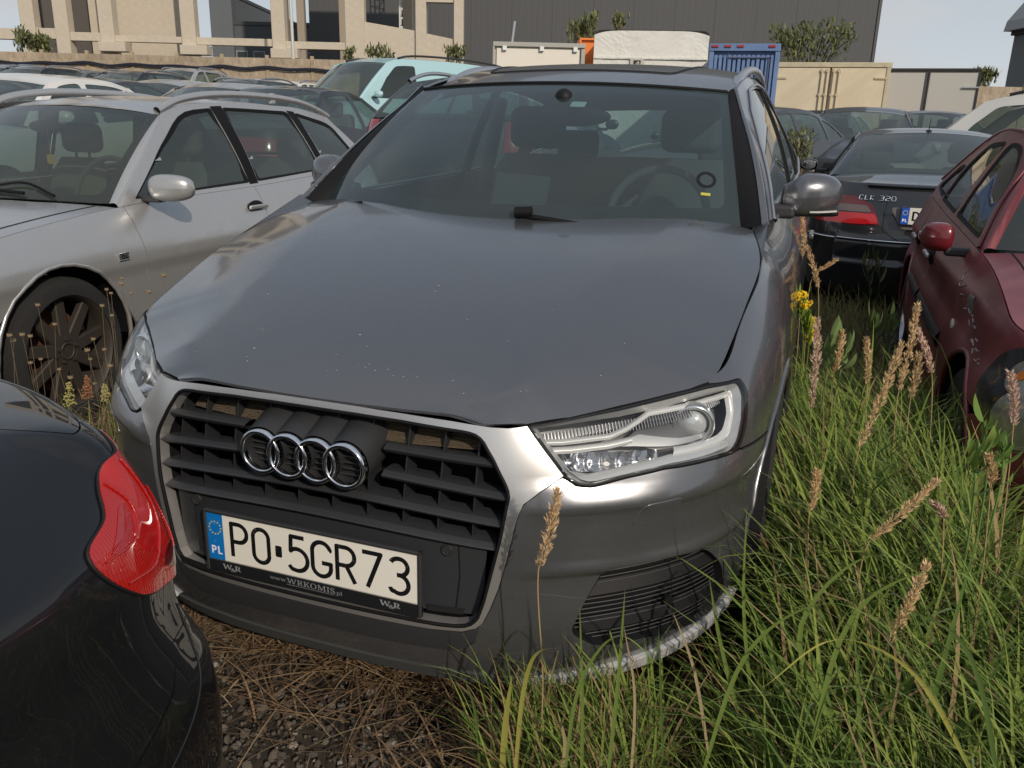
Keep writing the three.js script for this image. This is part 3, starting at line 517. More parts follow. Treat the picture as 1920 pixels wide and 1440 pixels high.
    part(t, 'bumper_gap', seam(Sm, [[1.0, .669], [1.107, .661], [1.19, .653]], .002, { off: .001, flip: f }), mat.gap);
  }
  // --- headlamps
  const hlWhite = MP(.62, .62, .61, .22, { metalness: .25, clearcoat: .6 }), hlGrey = MP(.30, .30, .31, .3, { metalness: .6 });
  for (const sx of [1, -1]) {
    const Sm = (u, y) => S(u * sx, y), f = sx, L = sub(t, 'headlamp'), pat = (poly, off, o = {}) => patch(Sm, poly, .02, .02, { off, flip: f, ...o });
    const inset = (k) => hlP.map(([a, b]) => [lerp(a, .80, k), lerp(b, .73, k)]);
    part(L, 'housing', [ribbon(Sm, hlP, inset(.03), { offA: -.002, offB: -.095, flip: f }), pat(inset(.03), -.095)], MP(.13, .13, .135, .4, { metalness: .5 }));
    part(L, 'inner_rim', ribbon(Sm, inset(.035), inset(.095), { offA: -.008, offB: -.03, flip: f }), MP(.50, .50, .50, .3, { metalness: .5 }));
    // ribbed reflector strip along the top
    const strip = (a) => [lerp(.515, .985, a), lerp(.748, .797, a)], ribs = [];
    for (let k = 0; k < 64; k++) { const [u, y] = strip(k / 63), h = lerp(.010, .008, k / 63), p = Sm(u, y).addScaledVector(nrm(Sm, u, y, f), -.030), q = Sm(u + .003, y - 2 * h).addScaledVector(nrm(Sm, u, y, f), -.034); ribs.push(tube([p, q], .0016, 1, 4)); }
    part(L, 'ribbed_reflector', [pat([strip(0), strip(1), [.985, .779], [.760, .765], [.515, .730]], -.036), ...ribs], hlGrey);
    // bent daylight strip: upper arm, outer hook, lower arm
    const drl = (line, w, off, o2) => { const a = dense(line, .02, false), b = a.map(([u, y]) => [u, y - w]); return ribbon(Sm, a, b, { offA: off, offB: o2 ?? off + .004, closed: false, flip: f, mid: 4, crown: .006 }); };
    part(L, 'light_strip', drl([[.523, .738], [.56, .737], [.66, .744], [.70, .757], [.76, .783], [.83, .789], [.94, .796], [1.035, .797]], .012, -.030), hlWhite);
    part(L, 'light_strip', drl([[.527, .722], [.58, .723], [.655, .729], [.71, .738]], .014, -.034), hlWhite);
    part(L, 'light_strip', ribbon(Sm, dense([[1.050, .798], [1.030, .748], [.995, .700], [.96, .690], [.88, .690], [.80, .691]], .02, false), dense([[1.022, .792], [1.010, .750], [.982, .716], [.955, .708], [.88, .709], [.81, .711]], .02, false), { offA: -.026, offB: -.034, closed: false, flip: f, mid: 4, crown: .006 }), hlWhite);
    part(L, 'bezel', [pat([[.70, .735], [.78, .712], [.96, .708], [1.0, .74], [1.0, .77], [.86, .78], [.76, .772]], -.06)], MP(.12, .12, .125, .35, { metalness: .4 }));
    part(L, 'wing', [pat([[.655, .722], [.72, .722], [.81, .715], [.94, .712], [.975, .722], [.84, .729], [.735, .745]], -.046)], MP(.42, .42, .42, .28, { metalness: .6 }));
    part(L, 'reflector_bowl', gridGeo((a, b) => { const u = lerp(.56, .775, a), y = lerp(.672, .712, b), d = -.045 - .05 * Math.sin(a * Math.PI) * Math.sin(b * Math.PI) - .006 * Math.sin(a * 40); return Sm(u, y).addScaledVector(nrm(Sm, u, y, f), d); }, 40, 8), MP(.7, .7, .72, .12, { metalness: 1 }));
    part(L, 'lower_trim', ribbon(Sm, dense([[.535, .705], [.57, .675], [.61, .668], [.72, .686], [.80, .697], [.98, .693]], .02, false), dense([[.55, .688], [.583, .662], [.61, .656], [.70, .668], [.79, .678], [.975, .681]], .02, false), { offA: -.030, offB: -.015, closed: false, flip: f, mid: 2, crown: .003 }), MP(.6, .6, .59, .25, { metalness: .5 }));
    const pc = Sm(.885, .750).addScaledVector(nrm(Sm, .885, .75, f), -.045), ax = V(sx * .25, 0, 1).normalize(), q = new THREE.Quaternion().setFromUnitVectors(V(0, 1, 0), ax);
    const put = (geo, d) => { geo.applyQuaternion(q); geo.translate(pc.x + ax.x * d, pc.y, pc.z + ax.z * d); return geo; };
    part(L, 'projector_ring', put(new THREE.LatheGeometry([[.034, -.03], [.036, .0], [.041, .006], [.047, .0], [.049, -.02]].map((a) => new THREE.Vector2(...a)), 40), 0), MP(.75, .75, .75, .15, { metalness: .9 }));
    part(L, 'projector_lens', put(new THREE.SphereGeometry(.038, 32, 14, 0, Math.PI * 2, 0, 1.1), -.032), MP(.55, .57, .58, .02, { metalness: .3, clearcoat: 1 }));
    part(L, 'lens_cover', pat(hlP, .004), mat.lens);
    part(L, 'seal', seam(Sm, hlP, .0045, { closed: true, off: .0, flip: f }), mat.plasticDark);
  }
  // --- fenders and sides
  const top = (a, b, n = 14) => { const o = []; for (let k = 0; k <= n; k++) { const s = lerp(a, b, k / n); o.push([s, yT(s)]); } return o; };
  const sDoor = 2.02, sMid = 3.22, archRr = []; for (let k = 0; k <= 24; k++) { const a = Math.PI - .1 - k / 24 * (Math.PI - .2); archRr.push([4.14 + .40 * Math.cos(a), .345 + .395 * Math.sin(a)]); }
  {
    const hlTopOut = [[.943, .808], [1.066, .808], [1.066, .782], [1.034, .73], [.993, .672]];
    const fender = [...hlTopOut.slice().reverse().map((p) => p), ...top(.93, 1.9, 26).filter((p) => p[1] > .81), [1.9, yT(1.9)], [1.97, .70], [1.98, .28], ...arch.slice(6).reverse(), [1.19, .656], [1.107, .665]];
    const ok = [[.993, .673], [1.107, .665], [1.19, .656], ...arch.slice(6), [1.93, .28], [1.975, .28], [1.985, .72], [1.935, .95], [1.90, yT(1.9)], ...top(1.9, .975, 26), [.943, .810], ...hlTopOut.slice(1)];
    part(t, 'fender', both(patch(S, ok, .03, .02, { flange: .012 })), g);
    const door = [[1.985, .28], [3.2, .28], [3.2, .7], [3.2, yT(3.2)], ...top(3.2, 1.906, 20), [1.94, .95], [1.99, .72]];
    const rdoor = [[3.207, .28], [3.80, .28], ...archRr.slice(0, 9), [4.08, .95], [4.1, yT(4.1)], ...top(4.1, 3.207, 14)];
    const sEnd = Q.s[Q.s.length - 1];
    const rq = [[4.085, .742], ...archRr.slice(13), [4.6, .28], [5.1, .28], [sEnd, .3], [sEnd, yT(sEnd)], ...top(sEnd, 4.105, 24), [4.085, .95]];
    for (const sx of [1, -1]) { const Sm = (u, y) => S(u * sx, y); part(t, 'front_door', patch(Sm, door, .06, .03, { flip: sx, flange: .012 }), g); part(t, 'rear_door', patch(Sm, rdoor, .06, .03, { flip: sx, flange: .012 }), g); part(t, 'rear_quarter', patch(Sm, rq, .06, .03, { flip: sx, flange: .012 }), g);
      part(t, 'sill', patch(Sm, [[1.9, .28], [3.78, .28], [3.78, .2], [1.92, .2]], .1, .03, { flip: sx, flange: .03, off: .004 }), mat.plastic);
      part(t, 'wheel_arch_lip', seam(Sm, arch, .012, { off: -.004, flip: sx }), g);
      for (const s0 of [2.95, 3.95]) { const p = Sm(s0, .93), n = nrm(Sm, s0, .93, sx); part(t, 'door_handle', xf(box(.022, .026, .17, 0, 0, 0, .01), p.x + n.x * .03, p.y, p.z), g); }
      part(t, 'wheel_liner', gridGeo((a, b) => V(sx * lerp(.62, .90, b), .345 + .40 * Math.sin(a * Math.PI), -.90 + .40 * Math.cos(a * Math.PI)), 24, 1), mat.plasticDark);
    }
  }
  // --- windscreen
  const W = (u, v) => { const a = u * u; return V(lerp(.735, .592, v) * u, lerp(1.045 + .02 * (1 - a), 1.466 + .022 * (1 - a), v) + .02 * 4 * v * (1 - v), lerp(-1.0 - .27 * a, -1.71 - .105 * a, v) + .03 * 4 * v * (1 - v)); };
  part(t, 'windscreen', patch(W, [[-.985, .0], [.985, .0], [.985, .985], [.5, .985], [-.5, .985], [-.985, .985]], .05, .05), dustyGlass(.42, .56, .58, .055));
  {
    const fo2 = [[-.985, 0], [0, 0], [.985, 0], [.985, .985], [0, .985], [-.985, .985]], fi2 = fillet([[-.93, .125], [0, .085], [.93, .125], [.945, .93], [0, .90], [-.945, .93]], .05, 4);
    const Wb = (u, v) => W(u, v).add(V(0, -.004, -.004));
        part(t, 'black_border', patch(Wb, holed(fo2, [fi2]), .04, .02), mat.black);
    part(t, 'windscreen_tag', patch((u, v) => W(u, v).add(V(0, -.006, -.006)), fillet([[.145, .775], [.228, .775], [.228, .822], [.145, .822]], .008, 2), .03, .03, {}), MP(.55, .62, .55, .6));
    part(t, 'round_sticker', ribbon((u, v) => W(u, v).add(V(0, .001, .001)), Array.from({ length: 32 }, (_, k) => [.861 + .041 * Math.cos(k * Math.PI / 16), .284 + .05 * Math.sin(k * Math.PI / 16)]), Array.from({ length: 32 }, (_, k) => [.861 + .028 * Math.cos(k * Math.PI / 16), .284 + .034 * Math.sin(k * Math.PI / 16)]), {}), mat.black);
    part(t, 'yellow_sticker', patch((u, v) => W(u, v).add(V(0, .001, .001)), [[.838, .205], [.876, .202], [.874, .186], [.836, .189]], .02, .02), MP(.42, .38, .06, .7));
    part(t, 'interior_mirror', [xf(new THREE.SphereGeometry(1, 20, 14).scale(.13, .035, .02), .09, 1.37, -1.60, 0, .1), xf(new THREE.SphereGeometry(.032, 16, 12), .05, 1.43, -1.60)], mat.black);
  }
  for (const [a, b, c] of [[[.14, .022], [.40, -.012], [.80, -.03]], [[-.70, -.005], [-.40, -.03], [-.05, -.03]]]) part(t, 'wiper', [seam(W, [a, b, c], .009, { off: .004, step: .1 }), seam(W, [[a[0] - .02, a[1]], [a[0] + .05, a[1] + .008]], .016, { off: .014 })], mat.plasticDark);
  // --- roof, pillars, side glass
  const rz = cspl([-4.05, -3.6, -3.0, -2.4, -1.95, -1.72], [1.46, 1.535, 1.590, 1.597, 1.548, 1.492]);
  const roof = (u, v) => { const a = u * u, z = lerp(-1.70 - .105 * a, -4.0 + .08 * a, v), zc = lerp(-1.70, -4.0, v); return V(u * lerp(.592, .62, sstep(0, .3, v)), rz(zc) - .028 * a - .022 * Math.pow(a, 4), z); };
  part(t, 'roof', patch(roof, [[-1, 0], [1, 0], [1, 1], [-1, 1]], .08, .03, { flip: -1 }), g);
  part(t, 'sunroof_gap', seam(roof, fillet([[-.62, .095], [.62, .095], [.66, .18], [.66, .5], [-.66, .5], [-.66, .18]], .05, 4), .006, { closed: true, flip: -1, off: .001 }), mat.gap);
  part(t, 'sunroof', patch(roof, fillet([[-.60, .10], [.60, .10], [.64, .18], [.64, .49], [-.64, .49], [-.64, .18]], .05, 4), .08, .05, { off: .006, flip: -1, flange: .006 }), MP(.03, .032, .035, .1, { clearcoat: 1 }));
  part(t, 'header_seal', seam(W, [[-.985, .985], [-.5, .985], [0, .985], [.5, .985], [.985, .985]], .006, { off: .002 }), mat.plasticDark);
  for (const sx of [1, -1]) {
    // greenhouse side: (z, h) with h 0 at the belt and 1 at the roof edge
    const G = (z, h) => { const zz = clamp(z, -4.0, -1.2), xb = .806, xr = .612, yb = lerp(1.066, 1.14, clamp((-1.3 - zz) / 2.5)), yr = rz(Math.min(zz, -1.75)) - .052; const hh = h; return V(sx * (lerp(xb, xr, hh) + .02 * Math.sin(Math.PI * clamp(hh, 0, 1))), lerp(yb, yr, hh), z); };
    const P = (poly, m, name, o = {}) => part(t, name, patch(G, poly, .08, .06, { flip: -sx, ...o }), m);
    P([[-1.50, .0], [-2.70, .0], [-2.70, .90], [-2.10, .90], [-1.95, .80]], mat.sideGlass, 'front_door_glass', { off: -.008 });
    P([[-2.76, .0], [-3.45, .0], [-3.52, .4], [-3.50, .88], [-2.76, .90]], mat.sideGlass, 'rear_door_glass', { off: -.008 });
    P([[-3.52, .05], [-3.92, .25], [-3.72, .85], [-3.57, .88]], mat.privacy, 'quarter_glass', { off: -.008 });
    P([[-2.70, 0], [-2.76, 0], [-2.76, .93], [-2.70, .93]], mat.black, 'door_pillar', { flange: .02 });
    P([[-3.45, 0], [-3.52, .05], [-3.57, .9], [-3.50, .9], [-3.52, .4]], mat.black, 'door_pillar', { flange: .02 });
    P([[-1.38, .0], [-1.50, .0], [-1.95, .80], [-2.10, .90], [-2.70, .92], [-3.5, .90], [-3.75, .86], [-3.95, .22], [-4.1, .2], [-4.0, 1.0], [-1.86, 1.0], [-1.84, .96], [-1.30, .06], [-1.26, 0]], g, 'door_frame', { flange: .01 });
    part(t, 'window_trim', seam(G, [[-1.40, .0], [-1.60, .30], [-1.90, .80], [-2.06, .915], [-2.4, .935], [-3.4, .93], [-3.72, .875]], .006, { off: .004, flip: -sx }), mat.satin);
    part(t, 'window_trim', seam(G, [[-1.42, -.01], [-2.5, -.012], [-3.5, .0], [-3.95, .2]], .007, { off: .004, flip: -sx }), mat.satin);
    // pillar between windscreen and door
    const wl = (v) => W(sx * .985, v), pl = [0, .2, .4, .6, .8, 1], outer = [[-1.24, .0], [-1.36, .20], [-1.48, .40], [-1.60, .60], [-1.72, .80], [-1.85, 1.0]];
    part(t, 'windscreen_moulding', gridGeo((a, b) => { const p = wl(b * .985), o = G(lerp(-1.24, -1.85, b), b); return p.clone().lerp(o, a * .72).add(V(0, .012 * a * (1.6 - a), .008 * a)); }, 4, 10, sx < 0), mat.plasticDark);
    part(t, 'windscreen_pillar', gridGeo((a, b) => { const p = wl(b * .985), o = G(lerp(-1.24, -1.85, b), b); const q = p.clone().lerp(o, .72 + a * .28); return q.add(V(sx * .005 * Math.sin(Math.PI * a), .012 * (1 - a) + .005 * Math.sin(Math.PI * a), .008 * (1 - a) + .004 * Math.sin(Math.PI * a))); }, 8, 14, sx < 0), g);
    const crn = gridGeo((a, b) => { const s = lerp(1.50, 2.02, b), top = S(sx * s, yT(s)), z = top.z, q = G(Math.min(z, -1.23), .04); return top.clone().lerp(q, a); }, 3, 10, sx < 0); part(t, 'cowl_corner', crn, g);
    // roof rail
    const rail = [[.645, 1.475, -1.93], [.648, 1.525, -2.02], [.652, 1.575, -2.22], [.656, 1.608, -2.6], [.652, 1.606, -3.0], [.640, 1.570, -3.4], [.61, 1.495, -3.75]].map(([x, y, z]) => V(sx * (x - .062), y - .018, z - .08));
    part(t, 'roof_rail', [new THREE.TubeGeometry(new THREE.CatmullRomCurve3(rail), 60, .017, 10)], mat.satin);
    part(t, 'roof_rail_foot', [box(.03, .05, .12, sx * .586, 1.488, -2.06, .012, [.55, 0, 0])], mat.satin);
  }
  part(t, 'tailgate', [gridGeo((a, b) => V(lerp(-.62, .62, a), lerp(1.14, 1.49, b), lerp(-4.34, -4.02, b)), 4, 4)], mat.sideGlass);
  // --- door mirrors
  for (const sx of [1, -1]) {
    const m = sub(t, 'door_mirror'), c = V(sx * .910, 1.142, -1.60);
    const shell = gridGeo((a, b) => { // a around, b from inner to outer
      const k = a * Math.PI * 2, u = b, w = Math.pow(clamp(1 - Math.pow(u, 5)), .42) * (u < .02 ? .001 : 1), ry = lerp(.040, .078, sstep(0, .42, u)) * lerp(1, .86, u * u) * w, rz2 = lerp(.040, .072, sstep(0, .4, u)) * w;
      const cy = Math.sin(k), cz = Math.cos(k), e = 2 / 2.5; const y = Math.sign(cy) * Math.pow(Math.abs(cy), e) * ry, z = Math.sign(cz) * Math.pow(Math.abs(cz), e) * rz2;
      return V(c.x + sx * lerp(-.098, .094, u), c.y + lerp(-.016, .0, u) + Math.max(y, -.050 * w - .004), c.z + z - .055 * u * u);
    }, 40, 28, sx < 0);
    part(m, 'mirror_cap', shell, g);
    part(m, 'mirror_base', [gridGeo((a, b) => { const k = a * 2 * Math.PI, w = b > .96 ? .82 : b < .03 ? .85 : 1; return V(c.x + sx * lerp(-.115, .088, b), c.y - .060 + Math.sin(k) * .017 * w + .006 * b, c.z + Math.cos(k) * .054 * w - .045 * b * b); }, 20, 12), box(.10, .045, .07, sx * .815, 1.085, -1.575, .015)], mat.plastic);
    part(m, 'turn_signal', gridGeo((a, b) => V(c.x + sx * lerp(.0, .082, a), c.y - .050 - .006 * b + .003 * a, c.z + .062 - .052 * a * a), 8, 2), MP(.5, .5, .48, .2));
    part(m, 'mirror_glass', xf(new THREE.CircleGeometry(.06, 24).scale(1.3, .9, 1), c.x, c.y, c.z - .072, 0, Math.PI), mat.chrome);
  }
  // --- wheels
  for (const [sx, z] of [[1, -.90], [-1, -.90], [1, -3.50], [-1, -3.50]]) {
    const w = sub(t, 'wheel', sx * .79, .345, z), prof = [[.225, -.112], [.30, -.118], [.325, -.112], [.342, -.095], [.345, -.04], [.345, .04], [.342, .095], [.325, .112], [.30, .118], [.225, .112]].map((a) => new THREE.Vector2(...a));
    part(w, 'tyre', xf(new THREE.LatheGeometry(prof, 56), 0, 0, 0, 0, 0, Math.PI / 2), mat.tyre);
    const tread = []; for (let k = 0; k < 60; k++) for (const q of [-1, 1]) { const a = k / 60 * 2 * Math.PI; tread.push(xf(box(.085, .008, .006, q * .052, .346, 0, 0, [0, q * .35, 0]), 0, 0, 0, a)); }
    part(w, 'tread_block', tread, mat.tyre);
    const sp = [xf(new THREE.LatheGeometry([[.06, .03], [.10, .045], [.20, .05], [.225, .075], [.235, .11]].map((a) => new THREE.Vector2(...a)), 40), 0, 0, 0, 0, 0, -Math.PI / 2)]; for (let k = 0; k < 5; k++) sp.push(xf(box(.03, .19, .05, sx * .075, .13, 0, .01), 0, 0, 0, k * Math.PI * .4));
    part(w, 'rim', sp, mat.alloy);
  }
  // --- inside
  part(t, 'dashboard', gridGeo((a, b) => V(lerp(-.70, .70, a), 1.02 + .05 * Math.sin(Math.PI * a) * b - Math.pow(b, 3) * .12, lerp(-1.22, -1.78, b) + .16 * (1 - Math.pow(2 * a - 1, 2)) * (1 - b)), 16, 10), mat.dash);
  part(t, 'cabin_floor', [box(1.5, .02, 3.0, 0, .45, -2.7), box(1.5, .5, .03, 0, .72, -1.7)], mat.interior);
  for (const sx of [1, -1]) {
    const s = sub(t, 'front_seat', sx * .36, .55, -2.35);
    part(s, 'backrest', gridGeo((a, b) => { const k = a * 2 * Math.PI, w = lerp(.25, .19, b) * (b > .97 ? .8 : 1), d = lerp(.09, .05, b); return V(Math.cos(k) * w, b * .66, Math.sin(k) * d - b * .2); }, 24, 10), mat.seat);
    part(s, 'headrest', box(.27, .19, .11, 0, .78, -.22, .05), mat.seat);
    part(s, 'seat_cushion', box(.5, .14, .52, 0, .02, .22, .05), mat.seat);
    part(t, 'centre_pillar', box(.05, .95, .09, sx * .70, 1.0, -2.72, .02, [0, 0, sx * .2]), mat.interior);
  }
  part(t, 'rear_bench', [box(1.3, .62, .14, 0, .86, -3.35, .05, [-.2, 0, 0]), box(.24, .16, .09, -.4, 1.24, -3.43, .04), box(.24, .16, .09, .4, 1.24, -3.43, .04)], mat.seat);
  part(t, 'headliner', gridGeo((a, b) => roof(lerp(-.95, .95, a), lerp(.03, .95, b)).add(V(0, -.045, 0)), 12, 10), mat.interior);
  const sw = sub(t, 'steering_wheel', .36, 1.02, -1.86); sw.rotation.x = -.42;
  part(sw, 'wheel_rim', new THREE.TorusGeometry(.185, .016, 10, 40), mat.seat);
  part(sw, 'hub', [xf(cyl(.07, .08, .05, 20), 0, 0, 0, Math.PI / 2), box(.34, .05, .02), box(.04, .18, .02, 0, -.09, 0)], mat.seat);
  part(t, 'paper_sheet', xf(box(.19, .12, .004), -.03, 1.12, -1.40, -.5, .1, 0), MP(.045, .05, .05, .9));
}
// ---------------------------------------------------------------- other vehicles: one body builder, every car with its own proportions
function holed(outer, holes) {   // outer polygon with each hole joined by a slit
  let P = outer.slice(); if (area2(P) < 0) P.reverse();
  for (let h of holes) {
    h = h.slice(); if (area2(h) > 0) h.reverse();
    let best = [1e9, 0, 0]; P.forEach((p, i) => h.forEach((q, j) => { const d = Math.hypot(p[0] - q[0], p[1] - q[1]); if (d < best[0]) best = [d, i, j]; }));
    const [, i, j] = best; P = [...P.slice(0, i + 1), ...h.slice(j), ...h.slice(0, j + 1), P[i], ...P.slice(i + 1)];
  }
  return P;
}
function wheelOn(t, x, y, z, r, w, o = {}) {
  const g = sub(t, 'wheel', x, y, z), sx = Math.sign(x) || 1, k = o.far ? 18 : 48, rr = r * (o.rim ?? .70);
  const prof = [[rr, -w / 2], [r * .90, -w / 2 - .006], [r * .965, -w / 2 + .008], [r, -w / 2 + .03], [r, w / 2 - .03], [r * .965, w / 2 - .008], [r * .90, w / 2 + .006], [rr, w / 2]].map((a) => new THREE.Vector2(...a));
  part(g, 'tyre', xf(new THREE.LatheGeometry(prof, k), 0, 0, 0, 0, 0, Math.PI / 2), mat.tyre);
  const m = o.rimMat || mat.alloy, dish = xf(new THREE.LatheGeometry([[rr, w / 2 - .004], [rr * .96, w / 2 - .012], [rr * .93, w / 2 - .05], [rr * .92, -w / 2]].map((a) => new THREE.Vector2(...a)), k), 0, 0, 0, 0, 0, -sx * Math.PI / 2);
  if (o.far) { part(g, 'rim', [dish, xf(new THREE.CircleGeometry(rr * .93, 16), sx * (w / 2 - .04), 0, 0, 0, sx * Math.PI / 2)], m); return g; }
  const rim = sub(g, 'rim'); part(rim, 'rim_barrel', dish, m);
  const n = o.spokes ?? 5;
  for (let i = 0; i < n; i++) { const a = i / n * 2 * Math.PI, s = new THREE.Shape(); const w0 = o.sw0 ?? .042, w1 = o.sw1 ?? .030; s.moveTo(-w0 / 2, .05); s.lineTo(-w1 / 2, rr * .95); s.lineTo(w1 / 2, rr * .95); s.lineTo(w0 / 2, .05); const e = new THREE.ExtrudeGeometry(s, { depth: .022, bevelEnabled: true, bevelThickness: .006, bevelSize: .005, bevelSegments: 1 }); part(rim, 'spoke', xf(xf(xf(e, 0, 0, w / 2 - .055), 0, 0, 0, -.045), 0, 0, 0, 0, 0, a).rotateY(sx * Math.PI / 2), m); }
  part(rim, 'hub', [xf(cyl(.072, .075, .05, 24), sx * (w / 2 - .055), 0, 0, 0, 0, Math.PI / 2), xf(new THREE.TorusGeometry(.036, .006, 6, 20), sx * (w / 2 - .028), 0, 0, 0, Math.PI / 2), ...[0, 1, 2, 3, 4].map((i) => xf(cyl(.009, .009, .016, 8), sx * (w / 2 - .026), .053 * Math.cos(i * 1.2566), .053 * Math.sin(i * 1.2566), 0, 0, Math.PI / 2))], m);
  part(g, 'brake_disc', [xf(cyl(rr * .74, rr * .74, .02, 28), -sx * .02, 0, 0, 0, 0, Math.PI / 2)], o.disc || mat.rustDisc);
  return g;
}
function carShell(o) {
  const { L, hw, nose = .5, tail = .45, p = 2.6, pr = 2.6 } = o, base = [], N = 9;
  for (let k = 0; k <= N; k++) { const a = k / N * Math.PI / 2; base.push([hw * Math.pow(Math.sin(a), 2 / p), -nose * (1 - Math.pow(Math.cos(a), 2 / p))]); }
  for (let k = 1; k < 8; k++) base.push([hw * (1 + .012 * Math.sin(k / 8 * Math.PI)), lerp(-nose, -L + tail, k / 8)]);
  for (let k = N; k >= 0; k--) { const a = k / N * Math.PI / 2; base.push([hw * Math.pow(Math.sin(a), 2 / pr), -L + tail * (1 - Math.pow(Math.cos(a), 2 / pr))]); }
  const s = [0]; for (let i = 1; i < base.length; i++) s.push(s[i - 1] + Math.hypot(base[i][0] - base[i - 1][0], base[i][1] - base[i - 1][1]));
  const bx = cspl(s, base.map((q) => q[0])), bz = cspl(s, base.map((q) => q[1])), belt = pchip(o.belt.slice().sort((a, b) => a[0] - b[0]));
  const E = base.map((q, i) => { const a = s[i], tx = bx(a + .01) - bx(a - .01), tz = bz(a + .01) - bz(a - .01), l = Math.hypot(tx, tz), nx = -tz / l, nz = tx / l; const d = nz > 0 ? lerp(o.inset ?? .09, o.fLean ?? .12, nz * nz) : lerp(o.inset ?? .09, o.rLean ?? .1, nz * nz); const z = q[1] - nz * d; return [Math.max(0, q[0] - nx * d), belt(z), z]; });
  E[0][0] = 0; E[E.length - 1][0] = 0;
  const ex = cspl(s, E.map((q) => q[0])), ey = cspl(s, E.map((q) => q[1])), ez = cspl(s, E.map((q) => q[2]));
  const R = { s, sEnd: s[s.length - 1], belt, o };
  R.yTop = (a) => ey(clamp(Math.abs(a), 0, R.sEnd));
  const y0 = o.y0 ?? .55, ex0 = o.exp ?? 2.2, prof = o.prof || (() => 0);
  R.S = (u, y) => {
    const sg = u < 0 ? -1 : 1, a = Math.abs(u), ye = ey(a), t = (y - y0) / (ye - y0), w = t > 0 ? Math.pow(t, ex0) : 0;
    let x = lerp(bx(a), ex(a), w), z = lerp(bz(a), ez(a), w), tx = bx(a + .01) - bx(a - .01), tz = bz(a + .01) - bz(a - .01); const l = Math.hypot(tx, tz); tx /= l; tz /= l;
    let r = prof(a, y, -tz) - (o.tuck ?? .06) * Math.pow(clamp((.42 - y) / .25, 0, 1.2), 2);
    return V(sg * (x - tz * r), y, z + tx * r);
  };
  R.sOf = (z) => { let a = s[3], b = s[s.length - 4]; for (let i = 0; i < 40; i++) { const m = (a + b) / 2; if (bz(m) > z) a = m; else b = m; } return a; };
  const sample = []; for (let k = 0; k <= 200; k++) { const a = R.sEnd * k / 200, q = R.S(a, ey(a)); sample.push([q.z, q.x, q.y]); }
  R.edge = (z) => { let x = 0, y = 0; for (let i = 0; i < 200; i++) { const A = sample[i], B = sample[i + 1]; if ((A[0] - z) * (B[0] - z) <= 0 && A[0] !== B[0]) { const t = (z - A[0]) / (B[0] - A[0]); x = Math.max(x, lerp(A[1], B[1], t)); y = lerp(A[2], B[2], t); } } return [x || 1e-3, y]; };
  R.zF = sample[0][0]; R.zR = sample[200][0];
  const memo = new Map(); const edge = (z) => { const k = Math.round(z * 500); let r = memo.get(k); if (!r) memo.set(k, r = R.edge(k / 500)); return r; };
  R.deck = (x, z) => { const [e, y] = edge(clamp(z, R.zR + .003, R.zF - .003)), t = clamp(Math.abs(x) / e), cr = (o.crown ?? .06) * sstep(0, .5, Math.min(R.zF - z, z - R.zR)); return V(x, y + cr * (1 - Math.pow(t, 2.6)), z); };
  const roof = pchip(o.roof.slice().sort((a, b) => a[0] - b[0]));
  R.roofY = roof;
  R.G = (z, h, sx = 1) => { const [e, y] = edge(clamp(z, R.zR + .02, R.zF - .02)); const yr = roof(z) - (o.roofDrop ?? .045); return V(sx * (lerp(e - .004, o.roofHw, h) + .018 * Math.sin(Math.PI * clamp(h, 0, 1))), lerp(y, yr, h), z); };
  const cs = o.cowl - (o.cowlBow ?? .24), ce = edge(cs);
  R.W = (u, v) => { const a = u * u; return V(u * lerp(ce[0] - .035, o.roofHw - .012, v), lerp(ce[1] + .015 + .03 * (1 - a), roof(o.wsTop) - .036 * a, v) + .05 * v * (1 - v), lerp(lerp(o.cowl, cs, a), o.wsTop - .10 * a, v) + .07 * v * (1 - v)); };
  const rs = o.rBase + (o.rBow ?? .14), re = edge(rs);
  R.B = (u, v) => { const a = u * u; return V(u * lerp(re[0] - (o.rIn ?? .05), o.roofHw - .015, v), lerp((o.rBaseY ?? re[1] + .01) + .03 * (1 - a), roof(o.rTop) - .036 * a, v) + .05 * v * (1 - v), lerp(lerp(o.rBase, rs, a), o.rTop + .08 * a, v) - .05 * v * (1 - v)); };
  R.roof = (u, v) => { const a = u * u, z = lerp(o.wsTop - .10 * a, o.rTop + .08 * a, v); return V(u * (o.roofHw - .010), roof(lerp(o.wsTop, o.rTop, v)) - .036 * a - .008 * Math.pow(a, 4), z); };
  return R;
}
